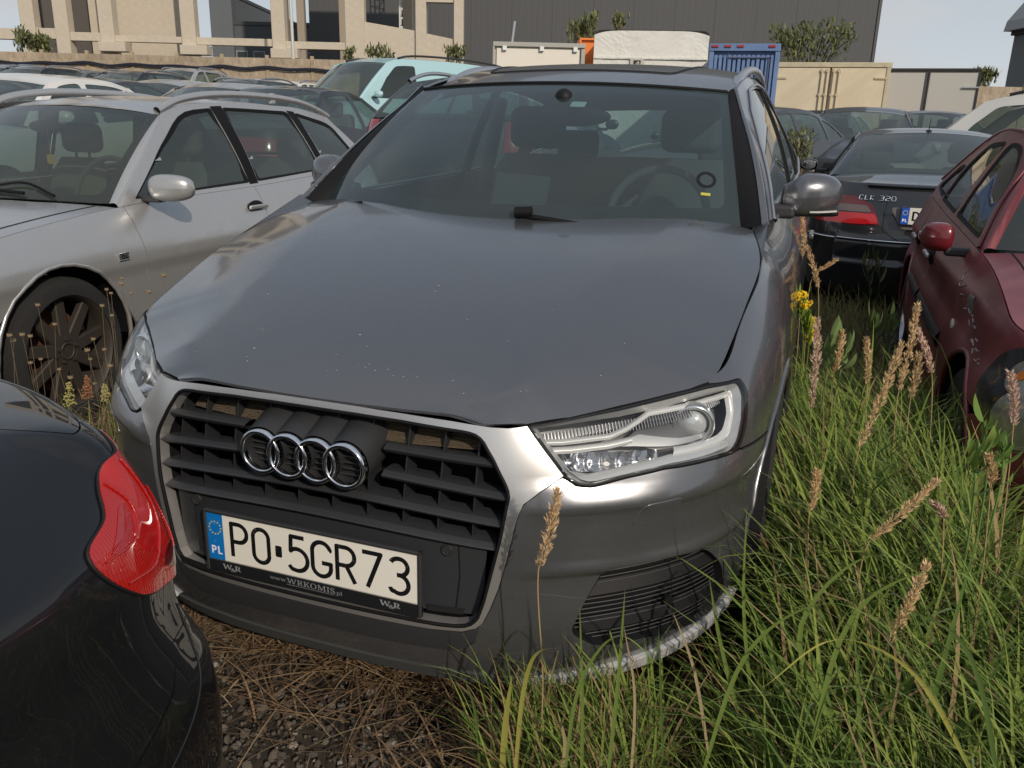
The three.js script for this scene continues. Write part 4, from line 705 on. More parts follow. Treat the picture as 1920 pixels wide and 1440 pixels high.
// builds the whole car in its own frame: nose at z = 0, x to the right seen from the front
function makeCar(name, label, o, group) {
  const t = thing(name, label, o.category || 'car', [0, 0, 0], 0, group), R = carShell(o), S = R.S, k = o.q ?? .05, far = o.far, pm = o.paint, gl = o.glass || mat.sideGlass, sill = o.sill ?? .24;
  const both = (geo) => [geo, mirror(geo)], top = (a, b, n = 16) => { const q = []; for (let i = 0; i <= n; i++) { const s = lerp(a, b, i / n); q.push([s, R.yTop(s) - .001]); } return q; };
  const [zf, zr] = o.wheels, sf = R.sOf(zf), sr = R.sOf(zr), ar = o.wr * 1.17, cy = o.wr, arch = (sc) => { const q = [], y0 = Math.asin(clamp((sill - cy) / ar, -1, 1)); for (let i = 0; i <= 20; i++) { const a = lerp(Math.PI - y0, y0, i / 20); q.push([sc + ar * Math.cos(a), cy + ar * Math.sin(a)]); } return q; };
  const af = arch(sf), aR = arch(sr), sA = R.sOf(o.doorA), sB = R.sOf(o.doorB), sC = o.doorC ? R.sOf(o.doorC) : null, pt = (poly, m, nm, fl = .01, off = 0, lab) => { for (const sx of [1, -1]) { const Sm = (u, y) => S(u * sx, y); part(t, nm, patch(Sm, poly, k, k * .7, { flip: sx, flange: fl, off }), m, lab); } };
  const bumpTop = o.bumpY ?? .56, fs = sf - ar - .0, rsn = sr + ar;
  part(t, 'front_bumper', both(patch(S, [[0, sill - .02], ...dense([[0, sill - .02], [af[0][0], sill]], .1, false).slice(1), ...af.slice(0, 8).filter((q) => q[1] < bumpTop), [fs - .004, bumpTop], [0, bumpTop]], k, k * .6, { flange: .01 })), o.bumperMat || pm);
  part(t, 'rear_bumper', both(patch(S, [[R.sEnd, sill], [R.sEnd, o.rBumpY ?? bumpTop + .06], [rsn + .004, o.rBumpY ?? bumpTop + .06], ...aR.slice(12).filter((q) => q[1] < (o.rBumpY ?? bumpTop + .06))], k, k * .6, { flange: .01 })), o.bumperMat || pm);
  const frontTop = [[0, bumpTop + .004], [fs - .004, bumpTop + .004]];
  // nose panel and fender above the bumper, lamps set into it
  const nz = [[0, bumpTop + .004], ...frontTop.slice(1), ...af.filter((q) => q[1] > bumpTop + .004), [sA - .004, sill], [sA - .004, .6], ...top(sA - .004, 0, 26)];
  pt(nz, pm, 'fender');
  const rp = [[R.sEnd, (o.rBumpY ?? bumpTop + .06) + .005], ...top(R.sEnd, (sC ?? sB) + .004, 26), [(sC ?? sB) + .004, (o.archDoor ? aR[4][1] : sill)], ...aR.filter((q) => q[0] > (sC ?? sB) + .006), [rsn + .004, (o.rBumpY ?? bumpTop + .06) + .005]];
  pt(rp, pm, 'rear_quarter');
  pt([[sA, sill], ...dense([[sA, sill], [sB, sill]], .1, false).slice(1), ...top(sB, sA, 10)], pm, 'front_door', .012);
  if (sC) pt([[sB + .005, sill], [Math.min(sC, aR[0][0] - .01), sill], ...aR.filter((q) => q[0] < sC && q[1] > sill + .02), [sC, Math.max(sill + .01, .6)], ...top(sC, sB + .005, 10)], pm, 'rear_door', .012);
  // hood, boot lid
  const deckPoly = (z0, z1, zb) => { const q = []; for (let i = 0; i <= 24; i++) { const z = lerp(z0, z1, Math.pow(i / 24, 2)); q.push([R.edge(z)[0] - .004, z]); } const back = [[q[24][0] * .6, lerp(z1, zb, .6)], [0, zb]]; const h = [...q, ...back]; return [...h, ...h.slice().reverse().filter((a) => a[0] > 1e-3).map(([x, z]) => [-x, z])]; };
  const cs = o.cowl - (o.cowlBow ?? .24);
  part(t, 'hood', patch(R.deck, deckPoly(R.zF - .012, cs + .02, o.cowl + .03), k, k, { flip: -1, flange: .008 }), pm);
  if (o.boot !== false && o.rBase > R.zR + .12) { const q = deckPoly(R.zR + .005, o.rBase + (o.rBow ?? .14) - .02, o.rBase - .02); part(t, 'boot_lid', patch(R.deck, q, k, k, { flip: -1, flange: .008 }), pm); }
  // glass and pillars
  const band = o.band ?? .06;
  const frameOf = (F, m1, flip = 1, nm = 'windscreen', sub2) => {
    part(t, nm, patch(F, [[-.99, .0], [0, 0], [.99, .0], [.99, .99], [0, .99], [-.99, .99]], .09, .09, { flip }), m1);
    if (far) return;
    const a = [[-.995, 0], [0, 0], [.995, 0], [.995, .995], [0, .995], [-.995, .995]], b = fillet([[-.93, band * 1.2], [.93, band * 1.2], [.935, .94], [-.935, .94]], .06, 3);
    part(t, nm + '_border', patch((u, v) => F(u, v).addScaledVector(nrm(F, u, v, flip), -.004), holed(a, [b]), .06, .06, { flip }), mat.black);
  };
  frameOf(R.W, o.wsGlass || dustyGlass(.33, .38, .36, .10), 1, 'windscreen');
  frameOf(R.B, o.rearGlass || gl, -1, 'rear_window');
  part(t, 'roof', patch(R.roof, [[-1, 0], [1, 0], [1, 1], [-1, 1]], k * 1.6, k, { flip: -1 }), o.roofMat || pm);
  const Aline = (h) => [lerp(cs, o.wsTop - .10, h), h], Rline = (h) => [lerp(o.rBase + (o.rBow ?? .14), o.rTop + .08, h), h];
  const sideOuter = [Aline(0), Aline(.5), Aline(1), [lerp(o.wsTop, o.rTop, .33), 1], [lerp(o.wsTop, o.rTop, .66), 1], Rline(1), Rline(.5), Rline(0), [lerp(cs, o.rBase, .6), 0], [lerp(cs, o.rBase, .3), 0]];
  for (const sx of [1, -1]) {
    const G = (z, h) => R.G(z, h, sx), fl = -sx;
    const wins = o.win.map((w) => fillet(w, o.winR ?? .06, 3));
    part(t, 'side_frame', patch(G, holed(sideOuter, wins), k * 1.4, k, { flip: fl, flange: .004 }), pm);
    wins.forEach((w, i) => {
      part(t, 'side_window', patch(G, w, .15, .2, { flip: fl, off: -.008 }), i >= (o.privFrom ?? 99) ? mat.privacy : gl);
      if (!far) { const c = w.reduce((a, b) => [a[0] + b[0] / w.length, a[1] + b[1] / w.length], [0, 0]); const w2 = w.map(([a, b]) => { const d = Math.hypot((a - c[0]), (b - c[1]) * .5); return [a + (c[0] - a) / d * .03, b + (c[1] - b) / d * .03]; }); part(t, 'window_seal', ribbon(G, w, w2, { offA: .003, offB: -.004, flip: fl }), mat.plasticDark); }
    });
    for (const q of o.pillars || []) part(t, 'door_pillar', patch(G, q, .1, .08, { flip: fl, off: .002, flange: .004 }), mat.plasticDark);
    // windscreen and rear pillars between glass and side
    const strip = (F, line, nm) => part(t, nm, gridGeo((a, b) => { const p = F(sx * .985, b), q = G(...line(b)); return p.lerp(q, a).add(V(sx * .008 * Math.sin(Math.PI * a), .010 * Math.sin(Math.PI * a), 0)); }, 4, 14, (sx < 0) !== (F === R.B)), pm);
    strip(R.W, Aline, 'windscreen_pillar'); strip(R.B, Rline, 'rear_pillar');
    if (!far) for (const [z, off] of [[o.doorB, .09], ...(o.doorC ? [[o.doorC, .12]] : [])]) { const a = R.sOf(z) - off, yy = o.handleY ?? R.yTop(a) - .10, p0 = S(a * sx, yy), n = nrm((u, y) => S(u * sx, y), a, yy, sx), h = sub(t, 'door_handle'); part(h, 'grip', box(.02, .026, .19, p0.x + n.x * .026, p0.y, p0.z, .009), o.handleMat || pm); part(h, 'cup', xf(new THREE.SphereGeometry(1, 16, 10).scale(.012, .042, .09), p0.x, p0.y - .006, p0.z), mat.plasticDark); }
    if (o.mirrorZ) { const [e, y] = R.edge(o.mirrorZ), g = sub(t, 'door_mirror'), mw = o.mirrorW ?? .17, mh = o.mirrorH ?? .062, c = V(sx * (e + (o.mirrorGap ?? .07) + mw / 2), y + (o.mirrorDY ?? .09), o.mirrorZ); part(g, 'mirror_cap', gridGeo((a, b) => { const q = a * Math.PI * 2, w = Math.pow(clamp(1 - Math.pow(b, 4)), .45) * Math.pow(clamp(1 - Math.pow(1 - b, 9)), .45), C = Math.cos(q), D = Math.sin(q); return V(c.x + sx * (b - .5) * mw, c.y + Math.sign(D) * Math.pow(Math.abs(D), .75) * mh * w * lerp(.9, 1, b), c.z + Math.sign(C) * Math.pow(Math.abs(C), .75) * .055 * w - .03 * b * b); }, far ? 10 : 26, far ? 6 : 16, sx < 0), o.mirrorMat || pm); part(g, 'mirror_foot', box(.12, .035, .06, sx * (e + .04), c.y - .055, o.mirrorZ, .012), mat.plastic); if (!far) part(g, 'mirror_glass', xf(new THREE.CircleGeometry(.05, 18).scale(1.35, .95, 1), c.x, c.y, c.z - .062, 0, Math.PI), mat.chrome); }
    if (o.rails) { const rl = (z) => V(sx * (o.roofHw - .005), R.roofY(z) - .03, z), [a, b] = o.rails, pts = [rl(a), rl(a - .16).add(V(0, .026, 0)), rl(a - .45).add(V(0, .044, 0)), rl((a + b) / 2).add(V(0, .052, 0)), rl(b + .45).add(V(0, .044, 0)), rl(b + .16).add(V(0, .026, 0)), rl(b)]; part(t, 'roof_rail', [tube(pts, far ? .019 : .022, far ? 16 : 50, 8), ...(far ? [] : [box(.03, .07, .05, sx * (o.roofHw - .005), R.roofY((a + b) / 2 - .2) + .012, (a + b) / 2 - .2, .008)])], o.railMat || mat.satin); }
    for (const [wz, sc] of [[zf, sf], [zr, sr]]) {
      wheelOn(t, sx * (hwAt(R, sc) - .115), o.wr, wz, o.wr, o.tw ?? .21, { far, rimMat: o.rimMat, spokes: o.spokes, rim: o.rim, sw0: o.sw0, sw1: o.sw1, disc: o.disc });
      part(t, 'wheel_liner', gridGeo((a, b) => V(sx * lerp(hwAt(R, sc) - .34, hwAt(R, sc) - .012, b), cy + ar * .995 * Math.sin(a * Math.PI), wz + ar * .995 * Math.cos(a * Math.PI)), 16, 1), mat.plasticDark);
      if (!far) part(t, 'arch_lip', seam((u, y) => S(u * sx, y), sc === sf ? af : aR, .010, { flip: sx, off: -.003 }), o.lipMat || pm);
    }
  }
  function hwAt(R2, sc) { return S(sc, .5).x; }
  // lamps: [name, polygon, material, proud?]
  for (const [nm, poly, m, off = .004, sides = [1, -1]] of o.lamps || []) for (const sx of sides) { const Sm = (u, y) => S(u * sx, y); part(t, nm, patch(Sm, fillet(poly, .02, 3), k * .7, k * .5, { flip: sx, off, flange: .012 }), m); }
  // cabin
  const zc = (o.cowl + o.rBase) / 2, yb = R.belt(zc);
  part(t, 'cabin_floor', [box(o.hw * 1.7, .03, Math.abs(o.cowl - o.rBase) + .3, 0, .38, zc), gridGeo((a, b) => V(lerp(-1, 1, a) * (o.hw - .16), yb - .02 + .02 * Math.sin(a * Math.PI) - b * b * .14, lerp(o.cowl - .02 - .2 * Math.pow(2 * a - 1, 2), o.cowl - .62, b)), 10, 6)], o.inMat || mat.interior);
  if (!far) {
    for (const sx of [1, -1]) { const s = sub(t, 'front_seat', sx * .36, .48, (o.doorA + o.doorB) / 2 - .28); part(s, 'backrest', gridGeo((a, b) => { const q = a * 2 * Math.PI, w = lerp(.25, .19, b) * (b > .97 ? .8 : 1), d = lerp(.09, .05, b); return V(Math.cos(q) * w, b * .60, Math.sin(q) * d - b * .2); }, 20, 8), o.seatMat || mat.seat); part(s, 'headrest', [box(.27, .18, .11, 0, .72, -.22, .05), box(.012, .12, .012, -.05, .62, -.21), box(.012, .12, .012, .05, .62, -.21)], o.seatMat || mat.seat); part(s, 'seat_cushion', box(.5, .14, .5, 0, .02, .2, .05), o.seatMat || mat.seat); }
    part(t, 'rear_bench', [box(1.25, .6, .14, 0, .78, o.rBase + (o.benchDZ ?? .75), .05, [-.2, 0, 0]), box(.24, .15, .09, -.4, 1.13, o.rBase + (o.benchDZ ?? .75) - .08, .04), box(.24, .15, .09, .4, 1.13, o.rBase + (o.benchDZ ?? .75) - .08, .04)], o.seatMat || mat.seat);
    part(t, 'steering_wheel', xf(new THREE.TorusGeometry(.18, .015, 8, 30), .36, yb + .0, o.cowl - .68, -.42), mat.seat);
    part(t, 'headliner', gridGeo((a, b) => R.roof(lerp(-.95, .95, a), lerp(.02, .98, b)).add(V(0, -.035, 0)), 8, 8), mat.headliner);
  } else part(t, 'seats', [...[-.35, .35].map((x) => box(.46, .6, .14, x, .85, (o.doorA + o.doorB) / 2 - .4, .05)), ...[-.35, .35].map((x) => box(.24, .16, .1, x, 1.2, (o.doorA + o.doorB) / 2 - .45, .03)), box(1.2, .55, .15, 0, .82, o.rBase + .7, .05)], mat.seat);
  t.userData.R = null; delete t.userData.R;
  return [t, R];
}
function place(t, x, z, turn, y = 0, rz = 0) { t.position.set(x, y, z); t.rotation.set(0, turn, rz); return t; }
// ---------------------------------------------------------------- silver estate on the left
{
  const silver = paint(.44, .44, .44, .55, .38, { coat: .6, cr: .12 });
  silver.roughnessMap = mat.grey.roughnessMap;
  const o = {
    L: 4.586, hw: .886, nose: .62, tail: .35, p: 2.5, wheels: [-.93, -3.57], wr: .328, tw: .23, sill: .20, bumpY: .50, inset: .10, fLean: .20, rLean: .10, exp: 2.6, y0: .58, crown: .05,
    belt: [[0, .70], [-.25, .77], [-.7, .84], [-1.3, .905], [-1.7, .925], [-2.6, .945], [-3.6, .985], [-4.3, 1.02], [-4.586, 1.02]],
    cowl: -1.17, cowlBow: .26, wsTop: -1.99, rTop: -4.02, rBase: -4.44, rBow: .08, roofHw: .585, boot: false, roofDrop: .03,
    roof: [[-1.99, 1.385], [-2.3, 1.437], [-2.8, 1.460], [-3.4, 1.455], [-4.02, 1.40]],
    doorA: -1.46, doorB: -2.60, doorC: -3.62, handleY: .835, archDoor: true,
    win: [[[-1.56, .05, .02], [-2.57, .05, .02], [-2.50, .94, .02], [-2.20, .93, .3], [-1.95, .66, .3]], [[-2.67, .05, .02], [-3.50, .06, .03], [-3.36, .925, .05], [-2.62, .94, .02]], [[-3.60, .08, .04], [-4.10, .22, .08], [-3.92, .84, .12], [-3.46, .915, .03]]],
    pillars: [[[-2.575, .03], [-2.665, .03], [-2.615, .96], [-2.505, .96]], [[-3.51, .04], [-3.59, .05], [-3.455, .93], [-3.365, .94]]], privFrom: 9, mirrorZ: -1.63, mirrorW: .235, mirrorDY: .075, mirrorGap: .03, mirrorH: .072, rails: [-2.05, -4.0], railMat: silver, paint: silver, rimMat: mat.dirtyAlloy, spokes: 9, rim: .765, sw0: .052, sw1: .040, disc: mat.rust, q: .04,
    lamps: [['headlamp', [[.42, .56], [.84, .57], [.98, .70], [.80, .735], [.47, .69]], mat.lens, .004]], seatMat: MP(.13, .125, .11, .85), glass: MP(.36, .45, .43, .02, { transmission: .92, thickness: 0, ior: 1.5 }), wsGlass: dustyGlass(.40, .47, .43, .06),
    prof: (a, y, nx) => nx > .7 ? .012 * (sstep(.60, .66, y) - sstep(.70, .84, y)) : 0,
  };
  const [t, R] = makeCar('silver_estate_car', 'silver estate car with roof rails, dirty dark wheel and beige seats', o);
  const S = R.S, sOf = R.sOf;
  // badge on the fender, wiper, hood gap line
  const b = sub(t, 'fender_badge'), p0 = S(sOf(-1.30), .70), n = nrm(S, sOf(-1.30), .70);
  part(b, 'badge_plate', xf(new RoundedBoxGeometry(.006, .034, .066, 2, .003), p0.x + n.x * .004, p0.y, p0.z), mat.satin);
  part(b, 'badge_rim', [[-.016, 0], [.016, 0]].map(([dy]) => xf(cyl(.003, .003, .066, 6), p0.x + n.x * .007, p0.y + dy, p0.z, Math.PI / 2)), mat.chrome);
  part(b, 'badge_letter', [xf(new THREE.TorusGeometry(.008, .0025, 6, 14), p0.x + n.x * .0085, p0.y, p0.z + .008, 0, Math.PI / 2), box(.004, .016, .004, p0.x + n.x * .008, p0.y, p0.z - .012), box(.004, .004, .02, p0.x + n.x * .008, p0.y - .006, p0.z - .018)], mat.plasticDark);
  for (const sx of [1, -1]) part(t, 'hood_gap', tube(Array.from({ length: 14 }, (_, i) => { const z = lerp(-.40, -1.36, i / 13), e = R.edge(z); return R.deck(sx * (e[0] - .075 - .02 * (1 - i / 13)), z); }), .0035, 40, 4), mat.gap);
  part(t, 'wiper', [tube([R.W(.55, .03), R.W(.15, .06), R.W(-.3, .055)].map((p) => p.add(V(0, .012, .012))), .008, 20, 6), tube([R.W(.72, .02), R.W(.5, .12), R.W(.28, .05)].map((p) => p.add(V(0, .012, .012))), .006, 20, 6)], mat.plasticDark);
  part(t, 'hanging_tag', [box(.05, .05, .004, .02, 1.10, -1.86, .002), xf(cyl(.001, .001, .14, 4), .02, 1.19, -1.86)], MP(.62, .42, .08, .7), 'small yellow tag hanging from the mirror');
  part(t, 'interior_mirror', xf(new THREE.SphereGeometry(1, 16, 10).scale(.12, .035, .02), 0, 1.27, -1.88), mat.black);
  part(t, 'sill_skirt', [1, -1].map((sx) => patch((u, y) => S(u * sx, y), [[sOf(-1.36), .2], [sOf(-3.14), .2], [sOf(-3.14), .15], [sOf(-1.36), .15]], .1, .05, { flip: sx, flange: .03 })), silver);
  place(t, -2.92, -.36, .075);
}
// ---------------------------------------------------------------- black coupe seen from behind
{
  const black = paint(.022, .023, .026, .35, .3, { cr: .04 }), dulled = paint(.05, .05, .055, .4, .4, { cr: .12 });
  const o = {
    L: 4.638, hw: .87, nose: .7, tail: .55, p: 2.3, pr: 2.6, wheels: [-.90, -3.62], wr: .32, sill: .22, bumpY: .52, rBumpY: .60, inset: .11, fLean: .2, rLean: .16, exp: 2.3, y0: .58, crown: .05,
    belt: [[0, .68], [-.4, .80], [-1.3, .93], [-2.2, .955], [-3.2, .985], [-3.9, 1.015], [-4.35, 1.0], [-4.638, .985]],
    cowl: -1.35, wsTop: -2.05, rTop: -3.22, rBase: -4.02, rBow: .16, rIn: .09, roofHw: .53, roof: [[-2.05, 1.33], [-2.5, 1.405], [-2.9, 1.405], [-3.22, 1.365]],
    doorA: -1.55, doorB: -2.9, win: [[[-1.72, .06, .03], [-2.85, .06, .02], [-2.85, .90, .04], [-2.35, .9, .2], [-2.1, .66, .2]], [[-2.92, .06, .02], [-3.55, .10, .1], [-3.2, .80, .2], [-2.92, .88, .04]]],
    mirrorZ: -1.85, mirrorW: .18, paint: black, roofMat: dulled, q: .05, glass: MP(.30, .38, .37, .03, { transmission: .92, thickness: 0 }), rearGlass: MP(.34, .42, .40, .03, { transmission: .90, thickness: 0 }), handleMat: black,
    prof: (a, y, nx) => nx < .5 && a > 3 ? .03 * sstep(.64, .585, y) + .012 * (sstep(.47, .44, y)) : 0,
  };
  const [t, R] = makeCar('black_coupe', 'black coupe seen from behind with silver model lettering on its boot lid', o), E = R.sEnd, S = R.S;
  for (const sx of [1, -1]) {
    const Sm = (u, y) => S(u * sx, y), L = sub(t, 'tail_lamp');
    const pat = (poly, m, nm, off) => part(L, nm, patch(Sm, fillet(poly, .02, 3), .03, .02, { flip: sx, off, flange: .01 }), m);
    pat([[E - .46, .85], [E - .60, .905], [E - .82, .905], [E - 1.0, .85], [E - 1.02, .76], [E - .9, .705], [E - .56, .705], [E - .38, .715]].map(([a, b]) => [a, b]), mat.redDark, 'housing', .004);
    pat([[E - .43, .79], [E - .92, .785], [E - .985, .76], [E - .9, .713], [E - .56, .713], [E - .40, .722]], MP(.48, .012, .014, .1, { clearcoat: 1 }), 'red_lens', .010);
    pat([[E - .50, .845], [E - .82, .845], [E - .88, .797], [E - .455, .797]], MP(.12, .09, .085, .15, { clearcoat: 1 }), 'smoked_lens', .009);
    part(t, 'chrome_strip', seam(Sm, [[E, .602], [E - .4, .602], [E - .8, .606], [E - 1.2, .615], [E - 1.6, .62]], .007, { flip: sx, off: .012 }), mat.chrome);
    part(t, 'boot_seam', seam(Sm, [[E - .355, .94], [E - .37, .80], [E - .36, .68], [E - .25, .612], [E - .02, .606]], .003, { flip: sx, off: .002 }), mat.gap);
  }
  part(t, 'boot_lip', gridGeo((a, b) => { const u = lerp(-.9, .9, a), p = R.S(Math.sign(u || 1) * (E - Math.abs(u) * .62), R.yTop(E - Math.abs(u) * .62) - .004); return p.add(V(0, .012 * Math.sin(b * Math.PI), -.018 + .03 * (1 - b) - .02)); }, 24, 4), black);
  const rec = sub(t, 'plate_recess');
  part(rec, 'recess_panel', [patch((u, v) => V(u, v, -4.638 - .002 + .13 * u * u), fillet([[-.33, .85], [.33, .85], [.25, .70], [-.25, .70]], .03, 3), .05, .05, { flip: -1, off: .012 })], MP(.26, .25, .23, .35, { metalness: .5 }));
  const pl = canvasTex(1024, 224, (c, w, h) => { c.fillStyle = '#dcd9cf'; c.fillRect(0, 0, w, h); c.fillStyle = '#1a55b8'; c.fillRect(0, 0, 100, h); c.fillStyle = '#e8d44a'; for (let i = 0; i < 12; i++) { c.beginPath(); c.arc(50 + 30 * Math.cos(i * .5236), 70 + 30 * Math.sin(i * .5236), 5, 0, 7); c.fill(); } c.fillStyle = '#fff'; c.font = 'bold 60px sans-serif'; c.textAlign = 'center'; c.fillText('PL', 50, 196); c.fillStyle = '#15161a'; c.font = 'bold 178px sans-serif'; c.textAlign = 'left'; c.fillText('D', 122, 176); });
  const lp = sub(t, 'licence_plate'); part(lp, 'plate_face', xf(new THREE.PlaneGeometry(.52, .114), 0, .797, -4.672, 0, Math.PI), MP(1, 1, 1, .4, { map: pl })); part(lp, 'plate_holder', box(.535, .13, .014, 0, .797, -4.662, .004), mat.plastic);
  const { Font } = { Font: null };
  const txt = [['C', -.60], ['L', -.555], ['K', -.513], ['3', -.445], ['2', -.402], ['0', -.359]], strokes = { C: [[.9, .82], [.75, 1], [.2, 1], [0, .8], [0, .2], [.2, 0], [.75, 0], [.9, .18]], L: [[0, 1], [0, 0], [.85, 0]], K: [[0, 1], [0, 0], [0, .5], [.85, 1], [0, .5], [.85, 0]], 3: [[0, 1], [.75, 1], [.9, .8], [.8, .52], [.3, .52], [.8, .5], [.9, .2], [.75, 0], [0, 0]], 2: [[0, 1], [.75, 1], [.9, .8], [.8, .55], [.1, .4], [0, 0], [.9, 0]], 0: [[.2, 1], [.7, 1], [.9, .8], [.9, .2], [.7, 0], [.2, 0], [0, .2], [0, .8], [.2, 1]] };
  const let3 = sub(t, 'boot_lettering');
  for (const [ch, x] of txt) { const h = .030, w = .032, g = []; const P = strokes[ch].map(([a, b]) => { const X = -(x + .02 + a * w), y = .885 + b * h; const u = E - Math.abs(X), q = S(Math.sign(X) * u, y); return V(q.x, q.y, q.z - .006); }); for (let i = 0; i < P.length - 1; i++) g.push(tube([P[i], P[i + 1]], .0042, 1, 6)); part(let3, 'letter', g, mat.chrome); }
  part(t, 'antenna', [xf(cyl(.002, .004, .11, 6), 0, 1.43, -3.12, -.35), xf(new THREE.SphereGeometry(1, 12, 8).scale(.03, .014, .05), 0, 1.376, -3.10)], mat.plasticDark);
  const disc = canvasTex(256, 128, (c, w, h) => { c.clearRect(0, 0, w, h); });
  const charms = sub(t, 'window_sticker'); part(charms, 'sticker', [xf(new THREE.RingGeometry(.02, .026, 24), -.16, 1.10, -3.78, -.9, Math.PI), xf(new THREE.RingGeometry(.034, .042, 24), -.16, 1.10, -3.78, -.9, Math.PI)], mat.white);
  place(t, 1.69, -9.86, Math.PI + .012, .0);
}
// ---------------------------------------------------------------- maroon hatchback on the right
{
  const maroonT = noiseTex(512, (x, y) => { const n = tfbm(x, y, 9, 5, 2), d = clamp(.25 + .8 * tfbm(x, y, 4, 4, 7)); return [lerp(.43, .58, d) + n * .02, lerp(.16, .33, d) + n * .02, lerp(.18, .34, d) + n * .02]; }, true);
  const mar = MP(1, 1, 1, .42, { map: again(maroonT, .7), metalness: .1, clearcoat: .35, clearcoatRoughness: .25 });
  const o = {
    L: 4.13, hw: .85, nose: .62, tail: .45, p: 2.25, wheels: [-.80, -3.36], wr: .30, tw: .185, sill: .23, bumpY: .55, inset: .09, fLean: .24, rLean: .14, exp: 2.2, y0: .56, crown: .06, q: .045,
    belt: [[0, .70], [-.25, .76], [-.6, .82], [-1.2, .91], [-1.9, .935], [-3.0, .96], [-3.7, .98], [-4.13, .97]],
    cowl: -1.05, cowlBow: .30, wsTop: -1.72, rTop: -3.35, rBase: -3.95, rBow: .12, roofHw: .55, boot: false, roof: [[-1.72, 1.33], [-2.1, 1.405], [-2.6, 1.415], [-3.35, 1.36]],
    doorA: -1.32, doorB: -2.35, doorC: -3.2, handleY: .79,
    win: [[[-1.55, .06, .05], [-2.32, .06, .04], [-2.32, .88, .1], [-2.0, .88, .2], [-1.8, .7, .15]], [[-2.42, .06, .04], [-3.12, .08, .06], [-3.10, .6, .2], [-2.95, .86, .15], [-2.42, .88, .08]], [[-3.2, .10, .04], [-3.60, .18, .08], [-3.35, .62, .15], [-3.18, .6, .04]]],
    prof: (a, y, nx) => nx > .6 ? sstep(.6, .95, nx) * (.012 * bump(.80, .035, y) - .020 * bump(.69, .06, y) - .012 * bump(1.55, .12, a) * bump(.74, .08, y)) : 0, mirrorZ: -1.56, mirrorW: .125, mirrorDY: .02, mirrorMat: MP(.15, .012, .018, .32, { clearcoat: .7, clearcoatRoughness: .06 }), paint: mar, spokes: 5, handleMat: mat.satin, glass: MP(.34, .40, .38, .02, { transmission: .92, thickness: 0 }),
  };
  const [t, R] = makeCar('maroon_hatchback', 'dusty maroon hatchback with a dented, scratched side and round headlamps', o), S = R.S, sOf = R.sOf;
  for (const sx of [1, -1]) {
    const Sm = (u, y) => S(u * sx, y), L = sub(t, 'headlamp'), oval = (u0, y0, a, b, n = 28, k = 0) => Array.from({ length: n }, (_, i) => { const q = i / n * 2 * Math.PI; return [u0 + a * Math.cos(q) + k * b * Math.sin(q), y0 + b * Math.sin(q)]; });
    part(L, 'black_surround', patch(Sm, oval(.87, .640, .205, .128, 30, .30), .03, .02, { flip: sx, off: .004, flange: .01 }), MP(.012, .012, .013, .18, { clearcoat: 1 }));
    part(L, 'main_beam', patch(Sm, oval(.84, .585, .085, .078), .02, .02, { flip: sx, off: .016, flange: .01 }), MP(.40, .38, .34, .12, { metalness: .6, clearcoat: 1 }));
    part(L, 'side_lamp', patch(Sm, oval(.88, .690, .075, .050), .02, .02, { flip: sx, off: .016, flange: .01 }), MP(.40, .38, .34, .12, { metalness: .6, clearcoat: 1 }));
    part(L, 'indicator_bulb', patch(Sm, oval(.90, .690, .018, .013, 14), .02, .02, { flip: sx, off: .019 }), mat.amber);
    part(t, 'door_strip', ribbon(Sm, [[sOf(-1.36), .60], [sOf(-2.32), .60]].flatMap((p, i, a) => i ? dense(a, .08, false).concat([p]) : []), [[sOf(-1.36), .53], [sOf(-2.32), .53]].flatMap((p, i, a) => i ? dense(a, .08, false).concat([p]) : []), { closed: false, flip: sx, crown: .012, mid: 4, offA: .002, offB: .002 }), mat.plastic);
    part(t, 'door_strip', ribbon(Sm, [...dense([[sOf(-2.39), .60], [sOf(-3.0), .60]], .08, false)], [...dense([[sOf(-2.39), .53], [sOf(-3.0), .53]], .08, false)], { closed: false, flip: sx, crown: .012, mid: 4, offA: .002, offB: .002 }), mat.plastic);
    part(t, 'side_blinker', xf(new THREE.SphereGeometry(1, 14, 10).scale(.008, .022, .032), ...Sm(sOf(-1.22), .66).toArray()), MP(.7, .66, .56, .2));
    part(t, 'hood_gap', tube(Array.from({ length: 14 }, (_, i) => { const z = lerp(-.42, -1.28, i / 13), e = R.edge(z); return R.deck(sx * (e[0] - .09), z); }), .0035, 40, 4), mat.gap);
    part(t, 'roof_gutter', tube([[-1.42, .02], [-1.62, .5], [-1.80, .96], [-2.4, 1.01], [-3.3, 1.0], [-3.8, .3]].map(([z, h]) => R.G(z, h, sx).add(V(sx * .006, 0, 0))), .007, 40, 6), mar);
  }
  // scraped paint on the right front fender and the hood
  const Sl = (u, y) => S(-u, y), r = rng(31), scr = [], bare = MP(.42, .36, .36, .6, { metalness: .2 });
  for (let k = 0; k < 26; k++) { const a = k / 25, u = sOf(lerp(-1.34, -.62, a)), y = lerp(.84, .66, Math.pow(a, .7)) + .012 * Math.sin(k * 2.1) + .02 * (r() - .5); scr.push(seam(Sl, [[u, y], [u - .02 - .03 * r(), y + .03 * (r() - .5)]], .0016 + .002 * r(), { flip: -1, step: .012, off: .0005 })); }
  part(t, 'scratch', scr, bare, 'pale scratch line across the dented fender');
